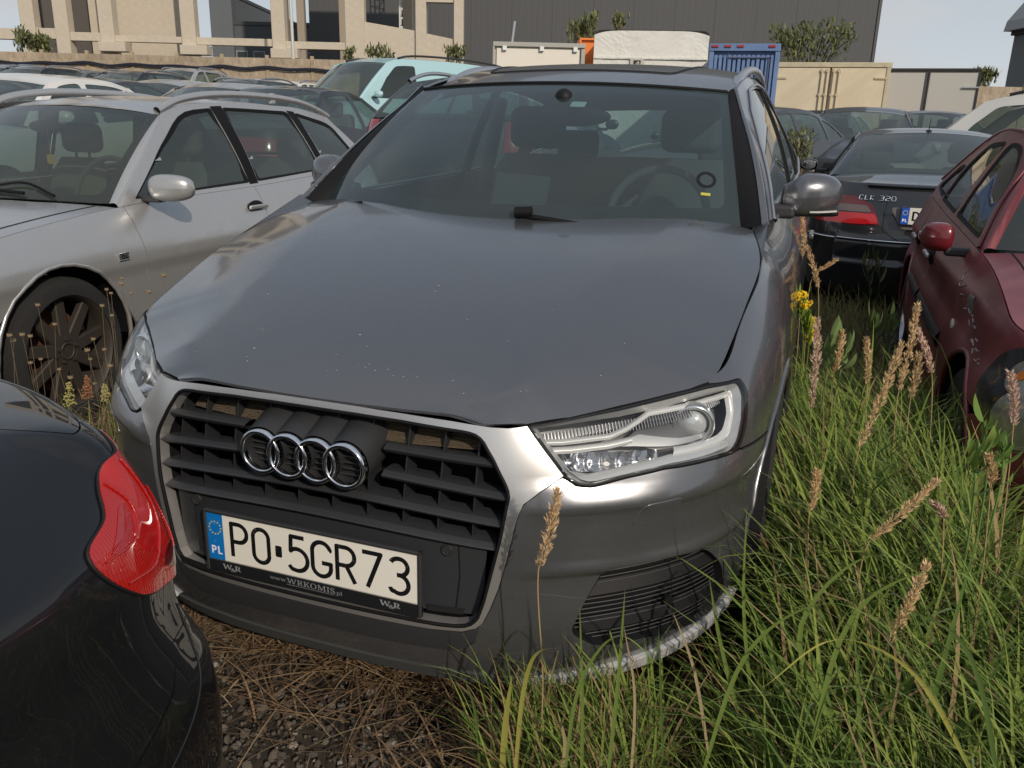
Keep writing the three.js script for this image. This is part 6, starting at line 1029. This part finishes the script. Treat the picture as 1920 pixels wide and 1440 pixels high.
const underSuv = (x, z) => { const a = Math.abs(x); return z < -.05 && a < .9 && z > -4.3 && !(a > .55 && z > -.05 - (a - .45) * .9); };
const stuffGroup = (name, label, cat) => { const g = new THREE.Group(); g.name = name; scene.add(g); return tag(g, label, cat, null, 'stuff'); };
{
  const g = stuffGroup('tall_grass', 'dense tall green grass filling the gap right of the grey SUV', 'grass');
  const geos = [[.5, .0095, .08, 1.3], [.58, .0105, .15, 1.0], [.45, .008, .05, 1.9], [.62, .0095, .1, 1.55], [.40, .008, .2, .7], [.55, .011, .05, 2.2]].map((a) => bladeGeo(...a, 8, .6)), m = leafM(1, 1, 1, .28);
  const G1 = [.14, .215, .034], G2 = [.23, .285, .055], G3 = [.08, .145, .026], DRY = [.34, .25, .12];
  const col = (r, dry) => (r() < dry ? mix(DRY, [.20, .13, .06], r()) : mix(r() < .5 ? G1 : G2, r() < .5 ? G3 : G2, r()));
  scatter(g, 'grass_blade', geos, m, 32000, 71, (r) => {
    const k = r(); let x, z, h, dry = .10;
    if (k < .33) { x = .97 + .48 * r(); z = -.50 - 2.0 * r(); h = .74 + .5 * r(); if (z < -1.6) { h *= .75; dry = .25; } }
    else if (k < .80) { x = .62 + 2.0 * r(); z = -.80 + 1.15 * r(); if (k > .74) { x = .95 + 1.6 * r(); z = .35 + .9 * r(); h = .5; return [x, -.01, z, r() * 6.28, (r() - .5) * .4, (r() - .5) * .4, h, col(r, .15)]; } h = .62 + .50 * r(); if (x < .92 && z < -.30 - (x - .7)) return null; if (x < .95 && z < -.42) return null; if (x < 1.08 && z < -.25 && r() < .7) return null; if (x > 1.5 && z < -.6) h *= .8; if (x < 1.15 && z > -.5) { h *= lerp(.42, 1, sstep(.75, 1.15, x)); if (r() > lerp(.16, 1, sstep(.72, 1.15, x))) return null; } if (z > 0) h *= .8; }
    else if (k < .86) { x = .47 + .30 * r(); z = -.16 + .30 * r(); h = .3 + .4 * r(); dry = .35; if (r() < .5) return null; }
    else if (k < .97) { x = .97 + .75 * r(); z = -2.3 - 3.0 * r(); h = .25 + .32 * r(); dry = .62; if (x > 1.40 && z > -4.9) return null; }
    else { x = -.95 - 1.2 * r(); z = -1.6 + 1.6 * r(); h = .2 + .28 * r(); dry = .55; }
    if (z > .5 && x > .9) h = Math.min(h, .62); if (z > .5 && x < .9) return null;
    const a = r() < .55 ? Math.PI * (.75 + .5 * (r() - .5)) + (r() - .5) * 1.6 : r() * 6.28;
    return [x, groundY(x, z) - .01, z, a, (r() - .5) * .35, (r() - .5) * .35, [h, h * (.85 + .3 * r()), h * (.8 + .5 * r())], col(r, dry)];
  });
}
{ // single long blades rising before the bumper
  const g = scene.getObjectByName('tall_grass'), leaf = (pts, D, w, m) => { const c = curve3(pts.map(([x, y], i) => { const p = atPx(x, y, D - .03 * i); return i ? p : V(p.x, Math.max(0, p.y), p.z); })); part(g, 'grass_blade', gridGeo((a, b) => { const p = c.getPoint(b), k = w * (b < .2 ? .6 + 2 * b : 1) * (1 - Math.pow(b, 3)) + .0003; return p.addScaledVector(RH, (a - .5) * k).add(V(0, 0, .25 * k * Math.abs(a - .5))); }, 2, 20), m); };
  const ya = leafM(.34, .33, .075, .25), gr = leafM(.16, .23, .05, .25), dr = leafM(.42, .33, .19, .2), dg = leafM(.09, .15, .035, .25);
  leaf([[940, 1520], [948, 1360], [960, 1266]], 1.33, .013, ya); leaf([[962, 1500], [985, 1280], [1010, 1222], [1052, 1214]], 1.30, .008, ya); leaf([[1090, 1520], [1092, 1300], [1087, 1135]], 1.28, .006, gr); leaf([[1135, 1500], [1160, 1270], [1172, 1105]], 1.26, .007, gr);
  leaf([[1180, 1500], [1190, 1300], [1170, 1175]], 1.26, .005, dr); leaf([[1050, 1520], [1095, 1265], [1165, 1192], [1245, 1255]], 1.24, .006, gr); leaf([[1245, 1480], [1240, 1330], [1235, 1175]], 1.3, .005, dg); leaf([[1330, 1420], [1300, 1250], [1262, 1148]], 1.3, .006, dr);
  leaf([[1420, 1400], [1395, 1150], [1400, 950]], 1.45, .007, gr); leaf([[1400, 1400], [1350, 1200], [1330, 1085]], 1.4, .008, gr); leaf([[1040, 1500], [1060, 1400], [1045, 1330]], 1.3, .008, dr); leaf([[905, 1500], [890, 1330], [870, 1270]], 1.36, .006, dg); leaf([[1003, 1113], [1040, 1116], [1085, 1121], [1135, 1119]], 1.36, .003, dr);
  leaf([[1650, 1500], [1500, 1180], [1640, 1040], [1760, 1100]], 1.25, .009, gr); leaf([[1500, 1480], [1620, 1130], [1790, 1070], [1900, 1180]], 1.2, .009, gr); leaf([[1840, 1480], [1700, 1250], [1560, 1200], [1430, 1290]], 1.15, .009, ya); leaf([[1300, 1500], [1420, 1200], [1560, 1130], [1690, 1190]], 1.2, .008, gr); leaf([[1880, 1500], [1800, 1200], [1640, 1120]], 1.12, .009, dg);
}
{
  const g = stuffGroup('dead_straw', 'matted brown dead grass lying under the front bumper', 'dry grass');
  const geos = [bladeGeo(.16, .0035, 1.2, .5, 5), bladeGeo(.22, .003, 1.35, .35, 5), bladeGeo(.12, .004, 1.0, 1.1, 5), bladeGeo(.28, .0028, 1.3, .45, 6)], m = leafM(1, 1, 1, .12);
  scatter(g, 'straw_blade', geos, m, 19000, 72, (r) => {
    const k = r(); let x, z; if (k < .72) { x = -1.15 + 2.2 * r(); z = -1.15 + 1.25 * r(); if (x < .35 && z > -.16 && r() < .82) return null; if (r() > .35 + .65 * sstep(-.75, -.1, PN.noise(x * 3, 2, z * 3) + x * .3)) return null; } else if (k < .9) { x = .95 + .8 * r(); z = -4.6 + 4.6 * r(); } else { x = -2.1 + 1.2 * r(); z = -1.6 + 1.5 * r(); }
    const t = r(), c = mix([.24, .155, .085], r() < .3 ? [.36, .28, .17] : [.11, .068, .040], t);
    return [x, groundY(x, z) + .002 + .045 * r() * r(), z, r() * 6.28, (r() - .5) * .5, (r() - .35) * .45, .6 + .8 * r(), c];
  });
}
{
  const g = stuffGroup('gravel', 'loose dark gravel and small stones in front of the bumper', 'gravel');
  const rock = (s) => { const q = new THREE.IcosahedronGeometry(1, 1), p = q.attributes.position; for (let i = 0; i < p.count; i++) { const a = V(p.getX(i), p.getY(i), p.getZ(i)), n = 1 + .35 * PN.noise(a.x * 1.7 + s, a.y * 1.7, a.z * 1.7); p.setXYZ(i, a.x * n, a.y * n * .7, a.z * n); } q.computeVertexNormals(); return mergeVertices(q); };
  scatter(g, 'stone', [rock(1), rock(5), rock(9), rock(14)], M(1, 1, 1, .9, { bumpMap: again(T.fine, 2), bumpScale: .001 }), 11000, 73, (r) => {
    const x = -1.3 + 2.3 * r(), z = -1.0 + 1.3 * r(), big = r(), s = .0022 + .0085 * Math.pow(big, 5) + .002 * r(); const pale = r() < .07;
    const c = pale ? mix([.50, .46, .40], [.36, .30, .25], r()) : mix([.085, .072, .060], [.20, .165, .13], r());
    return [x, groundY(x, z) + s * .15 - .002, z, r() * 6.28, r(), r(), [s * (1 + .5 * r()), s * (.7 + .3 * r()), s], c];
  });
}
// --- dry seed heads, one by one: [bottom of the head, its top, metres away, label, fluffiness]
{
  const sm = leafM(1, 1, 1, .2), stemM = MP(.36, .26, .12, .8), r = rng(91);
  const heads = [
    [[1010, 1063], [1046, 919], 1.36, 'fluffy tan grass seed head standing before the right bumper corner', 1.0],
    [[1505, 480], [1504, 405], 3.2, 'upright brown seed head just below the right door mirror', .8],
    [[1534, 540], [1513, 462], 3.0, 'seed head leaning left between the grey SUV and the black coupe', .8],
    [[1527, 512], [1568, 487], 3.0, 'thin seed head bent right before the black coupe bumper', .5],
    [[1611, 839], [1691, 644], 1.95, 'long seed head leaning right, lowest of those before the maroon door', 1.1],
    [[1685, 732], [1721, 570], 2.25, 'tallest tan seed head before the maroon front door', 1.0],
    [[1707, 748], [1723, 663], 2.2, 'short fluffy seed head low before the maroon car sill', 1.0],
    [[1747, 700], [1721, 618], 2.3, 'pale seed head leaning left in front of the maroon fender', .7],
    [[1626, 720], [1624, 635], 2.4, 'slim upright seed head in the middle of the gap between the cars', .7],
    [[1521, 765], [1533, 597], 2.3, 'pale cream seed head beside the yellow flowers', 1.2],
    [[1900, 797], [1895, 700], 1.7, 'thin pale seed head in front of the maroon headlamp', .6],
    [[1564, 700], [1580, 621], 2.5, 'reddish brown seed head right of the yellow flowers', .8],
    [[1631, 1013], [1758, 900], 1.6, 'seed head lying far over to the right across the green grass', .9],
    [[1664, 1207], [1738, 1058], 1.42, 'orange-tan seed head lowest in the right foreground grass', 1.0],
    [[1518, 958], [1532, 882], 1.75, 'small seed head next to the front tyre', .8],
    [[1769, 972], [1753, 944], 1.6, 'tiny pale seed tuft on a thin stalk in the right grass', .6],
    [[1858, 907], [1853, 853], 1.6, 'small brown seed head below the leafy plant', .7],
  ];
  const grain = bladeGeo(.011, .0028, .1, .5, 2);
  for (const [a, b, D, label, f] of heads) {
    const A = atPx(a[0], a[1], D), B = atPx(b[0], b[1], D * .99), dir = B.clone().sub(A), base = V(A.x - dir.x * .5 + .02, groundY(A.x, A.z) - .01, A.z - .02), t = thing('dry_grass_stalk', label, 'grass stalk', base.toArray(), 0, 'dry seed heads in the grass');
    const loc = (p) => p.clone().sub(base), c = new THREE.CatmullRomCurve3([V(0, 0, 0), loc(A.clone().lerp(base, .5).add(V(.012, .02, 0))), loc(A), loc(A.clone().lerp(B, .5).add(V(.004, 0, 0))), loc(B)], false, 'centripetal');
    part(t, 'stem', new THREE.TubeGeometry(c, 30, .0014, 5), stemM);
    const hc = new THREE.CatmullRomCurve3([loc(A), loc(A.clone().lerp(B, .5).add(V(.004, 0, 0))), loc(B)]), len = dir.length(), n = Math.round(150 + len * 1500), gs = [];
    for (let i = 0; i < n; i++) { const u = Math.pow(r(), .9), p = hc.getPoint(u), tg = hc.getTangent(u), rad = (.0035 + .0085 * f * Math.pow(Math.sin(Math.PI * Math.min(1, u * .92 + .06)), .7) * (.65 + .5 * Math.sin(u * 34 + D * 9))) * Math.sqrt(r()), an = r() * 6.28; const side = V(Math.cos(an), 0, Math.sin(an)); const up = tg.clone().multiplyScalar(1).addScaledVector(side, .25 + .7 * r()).normalize(); const q = new THREE.Quaternion().setFromUnitVectors(V(0, 1, 0), up); const h = grain.clone(); h.rotateY(r() * 6.28); h.scale(.7 + .5 * r(), .6 + .7 * r(), .7 + .6 * r()); h.applyQuaternion(q); h.translate(p.x + side.x * rad, p.y, p.z + side.z * rad); gs.push(h); }
    const tint = [.72, .52, .30], k = .8 + .35 * r(); part(t, 'seed_head', gs, leafM(tint[0] * k, tint[1] * k, tint[2] * k * (label.includes('pale') ? 1.4 : 1), .2));
  }
}
// --- broad-leaved weeds
const lanceLeaf = (len, w, droop = .5) => gridGeo((a, b) => { const s = (a - .5) * 2, ww = w * Math.pow(Math.sin(Math.PI * Math.pow(b, .8)), .8); return V(s * ww / 2, len * b * (1 - .25 * droop * b) , -droop * len * b * b * .6 + Math.abs(s) * ww * .18); }, 2, 6);
function weed(name, label, cat, root, stems, leafN, leafLen, leafW, cols, seed, o = {}) {
  const t = thing(name, label, cat, root.toArray(), 0, o.group), r = rng(seed), mats = cols.map((c) => leafM(...c, .3)), geos = [lanceLeaf(leafLen, leafW, .5), lanceLeaf(leafLen * .8, leafW, .8), lanceLeaf(leafLen * 1.15, leafW * .9, .3)];
  for (const pts of stems) {
    const c = curve3(pts); part(t, 'stem', new THREE.TubeGeometry(c, 20, o.stemR ?? .0025, 5), o.stemM || mats[0]);
    for (let i = 0; i < leafN; i++) { const u = lerp(o.from ?? .25, 1, (i + .5 * r()) / leafN), p = c.getPoint(u), l = part(t, 'leaf', geos[Math.floor(r() * 3)], mats[Math.floor(r() * mats.length)]); l.position.copy(p); l.rotation.set((o.tilt ?? .9) * (1.15 - u * .7) + .3 * (r() - .5), i * 2.4 + r(), 0, 'YXZ'); l.scale.setScalar((o.top ?? .7) + .5 * r()); }
  }
  return t;
}
{
  const rel = (b, list) => list.map(([x, y, D]) => { const p = atPx(x, y, D).sub(b); return [p.x, p.y, p.z]; });
  const b1 = atPx(1850, 900, 1.62); b1.y = .0; weed('leafy_weed', 'bright green leafy weed with pointed leaves before the maroon bumper', 'weed', b1, [[[0, 0, 0], ...rel(b1, [[1850, 890, 1.64], [1845, 790, 1.62]])], [[0, 0, 0], ...rel(b1, [[1828, 900, 1.6], [1822, 845, 1.6]])], [[0, .02, 0], ...rel(b1, [[1880, 880, 1.68], [1878, 835, 1.68]])]], 13, .050, .017, [[.14, .24, .045], [.20, .29, .06], [.09, .17, .035]], 12, { tilt: 1.25, top: .8, from: .45 });
  const b2 = atPx(1545, 720, 2.5); b2.y = 0; weed('leafy_weed', 'pale green broad-leaved weed right of the yellow flowers', 'weed', b2, [[[0, 0, 0], ...rel(b2, [[1550, 700, 2.5], [1560, 640, 2.5]])], [[0, 0, 0], ...rel(b2, [[1575, 700, 2.55], [1582, 650, 2.5]])]], 10, .075, .03, [[.20, .28, .10], [.16, .24, .08]], 13, { from: .55, tilt: 1.2 });
  const b3 = atPx(1660, 610, 3.2); b3.y = 0; weed('leafy_weed', 'dark narrow-leaved weed against the maroon rear door', 'weed', b3, [[[0, 0, 0], ...rel(b3, [[1665, 650, 3.2], [1672, 590, 3.2]])], [[0, 0, 0], ...rel(b3, [[1640, 640, 3.2], [1635, 600, 3.2]])]], 14, .08, .016, [[.07, .12, .035], [.11, .15, .05]], 14, { from: .4 });
  const b4 = atPx(1635, 500, 4.3); b4.y = 0; weed('leafy_weed', 'thin dark weed under the black coupe bumper', 'weed', b4, [[[0, 0, 0], ...rel(b4, [[1630, 530, 4.3], [1618, 490, 4.3]])], [[0, 0, 0], ...rel(b4, [[1650, 520, 4.3], [1640, 485, 4.3]])]], 12, .09, .014, [[.06, .09, .03], [.16, .13, .07]], 15, { from: .4 });
  // goldenrod
  const b5 = atPx(1505, 640, 2.75); b5.y = 0; const t5 = weed('goldenrod', 'goldenrod with bright yellow flower plumes beside the grey fender', 'flower', b5, [[[0, 0, 0], ...rel(b5, [[1506, 640, 2.75], [1500, 590, 2.75], [1488, 562, 2.75]])], [[0, 0, 0], ...rel(b5, [[1516, 650, 2.75], [1514, 600, 2.75]])]], 34, .07, .010, [[.14, .22, .03], [.22, .30, .04]], 16, { from: .5, tilt: 1.1 });
  const r = rng(8), fm = leafM(.80, .55, .02, .2), fg = new THREE.OctahedronGeometry(.0042, 0);
  for (const [A, B, n] of [[[1468, 585, 2.7], [1500, 550, 2.7], 150], [[1480, 552, 2.72], [1512, 552, 2.72], 60], [[1519, 640, 2.75], [1524, 595, 2.75], 90], [[1505, 575, 2.7], [1519, 566, 2.7], 26]]) { const a = atPx(...A).sub(b5), c = atPx(...B).sub(b5), gs = []; for (let i = 0; i < n; i++) { const u = r(), p = a.clone().lerp(c, u), w = .010 * Math.sin(Math.PI * (.1 + .9 * u)) + .004; gs.push(xf(fg.clone().scale(1 + r(), 1 + r(), 1), p.x + (r() - .5) * 2 * w, p.y + (r() - .5) * 2 * w, p.z + (r() - .5) * 2 * w, r() * 3, r() * 3)); } part(t5, 'flower_plume', gs, fm); }
}
{ // dried wildflowers by the silver car's wheel
  const list = [[255, 620], [150, 820], [90, 860], [205, 830], [370, 750], [690, 625], [755, 690], [630, 850], [590, 925], [705, 920], [275, 985], [400, 1055], [475, 1110], [610, 985], [745, 1030], [205, 1010], [640, 1150], [825, 440], [820, 475], [720, 515], [750, 540], [885, 540], [1105, 420], [1005, 530], [65, 825]], r = rng(44);
  const hm = M(.22, .16, .09, .9), sm = M(.15, .115, .07, .9), head = mergeGeometries([new THREE.IcosahedronGeometry(.010, 0).scale(1.1, .7, 1.1), ...[0, 1, 2, 3, 4, 5].map((k) => xf(new THREE.ConeGeometry(.003, .012, 4), .008 * Math.cos(k), .005, .008 * Math.sin(k), .5 * Math.sin(k), 0, -.5 * Math.cos(k)))].map((g) => g.toNonIndexed()));
  for (const [x, y] of list) { const D = 2.75 + .25 * r(), top = atPx(x * .2778, 400 + y * .2778, D), base = V(top.x + .16 * (r() - .35), groundY(top.x, top.z) - .01, top.z + .1 * (r() - .5)), t = thing('dried_wildflower', 'thin dried wildflower stalk with a small brown head before the dark wheel', 'flower', base.toArray(), 0, 'dried wildflowers by the silver car wheel'), p = top.clone().sub(base);
    part(t, 'stem', tube([V(0, 0, 0), p.clone().multiplyScalar(.5).add(V(.03 * (r() - .5), .02, 0)), p],   .0009, 14, 4), sm); const h = part(t, 'flower_head', head, hm); h.position.copy(p); h.scale.setScalar(.6 + .4 * r()); }
  for (const [x, y0, y1, c, l] of [[132, 760, 718, [.30, .27, .09], 'yellow-green seed spike in front of the dark wheel'], [165, 745, 703, [.24, .105, .05], 'rust-red dock spike in front of the dark wheel'], [198, 750, 722, [.30, .26, .11], 'small yellowish spike beside the left headlamp']]) { const a = atPx(x, y0, 2.7), b = atPx(x - 3, y1, 2.7), base = V(a.x + .04, groundY(a.x, a.z) - .01, a.z), t = thing('seed_spike', l, 'weed', base.toArray()); part(t, 'stem', tube([V(0, 0, 0), a.clone().sub(base), b.clone().sub(base)], .0016, 10, 4), sm); const gs = []; for (let i = 0; i < 130; i++) { const u = r(), q = a.clone().lerp(b, u).sub(base), w = .016 * (1 - .6 * u); gs.push(new THREE.OctahedronGeometry(.004, 0).translate(q.x + (r() - .5) * 2 * w, q.y + (r() - .5) * w, q.z + (r() - .5) * 2 * w)); } part(t, 'seed', gs, M(...c, .9)); }
}
// --- shrubs behind the yard
{
  const lm = [leafM(.15, .17, .065, .3), leafM(.24, .24, .11, .3), leafM(.09, .115, .045, .3)], sm = M(.10, .08, .055, .9), lf = lanceLeaf(1, .30, .4);
  const shrub = (label, px, yb, yt, wpx, D, n, ll, seed, o = {}) => {
    const r = rng(seed), base = atPx(px, yb, D), H = atPx(px, yt, D).y - base.y, w = wpx * D / 1566, g0 = o.ground ?? 1.2, t = thing('shrub', label, 'shrub', [base.x, base.y, base.z]), per = [[], [], []], st = [], N = o.stems ?? 9;
    for (let k = 0; k < N; k++) { const a = r() * 6.28, s = w * .5 * Math.sqrt(r()), h = H * (.45 + .6 * r()) * (1 - .35 * s / w), c = curve3([[s * .15 * Math.cos(a), -g0, s * .15 * Math.sin(a)], [s * .6 * Math.cos(a), h * .4, s * .6 * Math.sin(a)], [s * Math.cos(a) + .1 * (r() - .5), h, s * Math.sin(a)]]); st.push(new THREE.TubeGeometry(c, 10, .018, 5));
      for (let i = 0; i < n / N; i++) { const u = .25 + .75 * Math.pow(r(), .7), p = c.getPoint(u), q = per[r() < .45 ? 0 : r() < .5 ? 1 : 2], sp = w * .16 * (1.1 - u) + .12; const g = lf.clone(); g.scale(ll, ll * (.7 + .6 * r()), ll); g.rotateX(-1.2 + 2.2 * r()); g.rotateY(r() * 6.28); g.translate(p.x + (r() - .5) * 2 * sp, p.y + (r() - .5) * 2 * sp, p.z + (r() - .5) * 2 * sp); q.push(g); } }
    part(t, 'branch', st, sm); per.forEach((q, i) => { if (q.length) part(t, 'foliage', q, lm[i]); });
  };
  shrub('willow-like shrub behind the blue container and cream box', 1512, 120, 30, 160, 27, 1100, .20, 21, { stems: 13, ground: 2 });
  shrub('loose shrub behind the white box, left of the tarpaulin', 1085, 80, 24, 70, 27, 420, .20, 22, { ground: 2.5 });
  shrub('sparse twig of leaves above the tarpaulin lorry', 1158, 60, 28, 26, 27, 110, .18, 23, { stems: 4, ground: 2.5 });
  shrub('bushy dark shrub in front of the concrete building at the left', 85, 95, 66, 75, 43, 700, .28, 24, { ground: 1 });
  shrub('thin young shrub left of the bushy one at the concrete building', 42, 95, 50, 26, 43, 130, .26, 25, { stems: 4, ground: 1 });
  shrub('small shrub growing at the foot of the ramp wall above the fence', 715, 120, 84, 60, 42, 240, .26, 26, { stems: 7, ground: 1 });
  shrub('small shrub above the fence left of the ramp wall', 655, 118, 92, 30, 42, 110, .26, 27, { stems: 4, ground: 1 });
  shrub('yellowish shrub at the corner of the concrete building', 856, 118, 84, 40, 40, 280, .24, 28, { stems: 7, ground: 1 });
  shrub('small dark tree tops beyond the grey box body', 1842, 160, 126, 60, 60, 300, .42, 29, { stems: 8, ground: 2 });
  shrub('green weeds growing between the cars beside the dark spoiler hatchback', 1500, 290, 255, 34, 9.2, 260, .07, 30, { stems: 8, ground: .5 });
}
renderer.render(scene, camera);
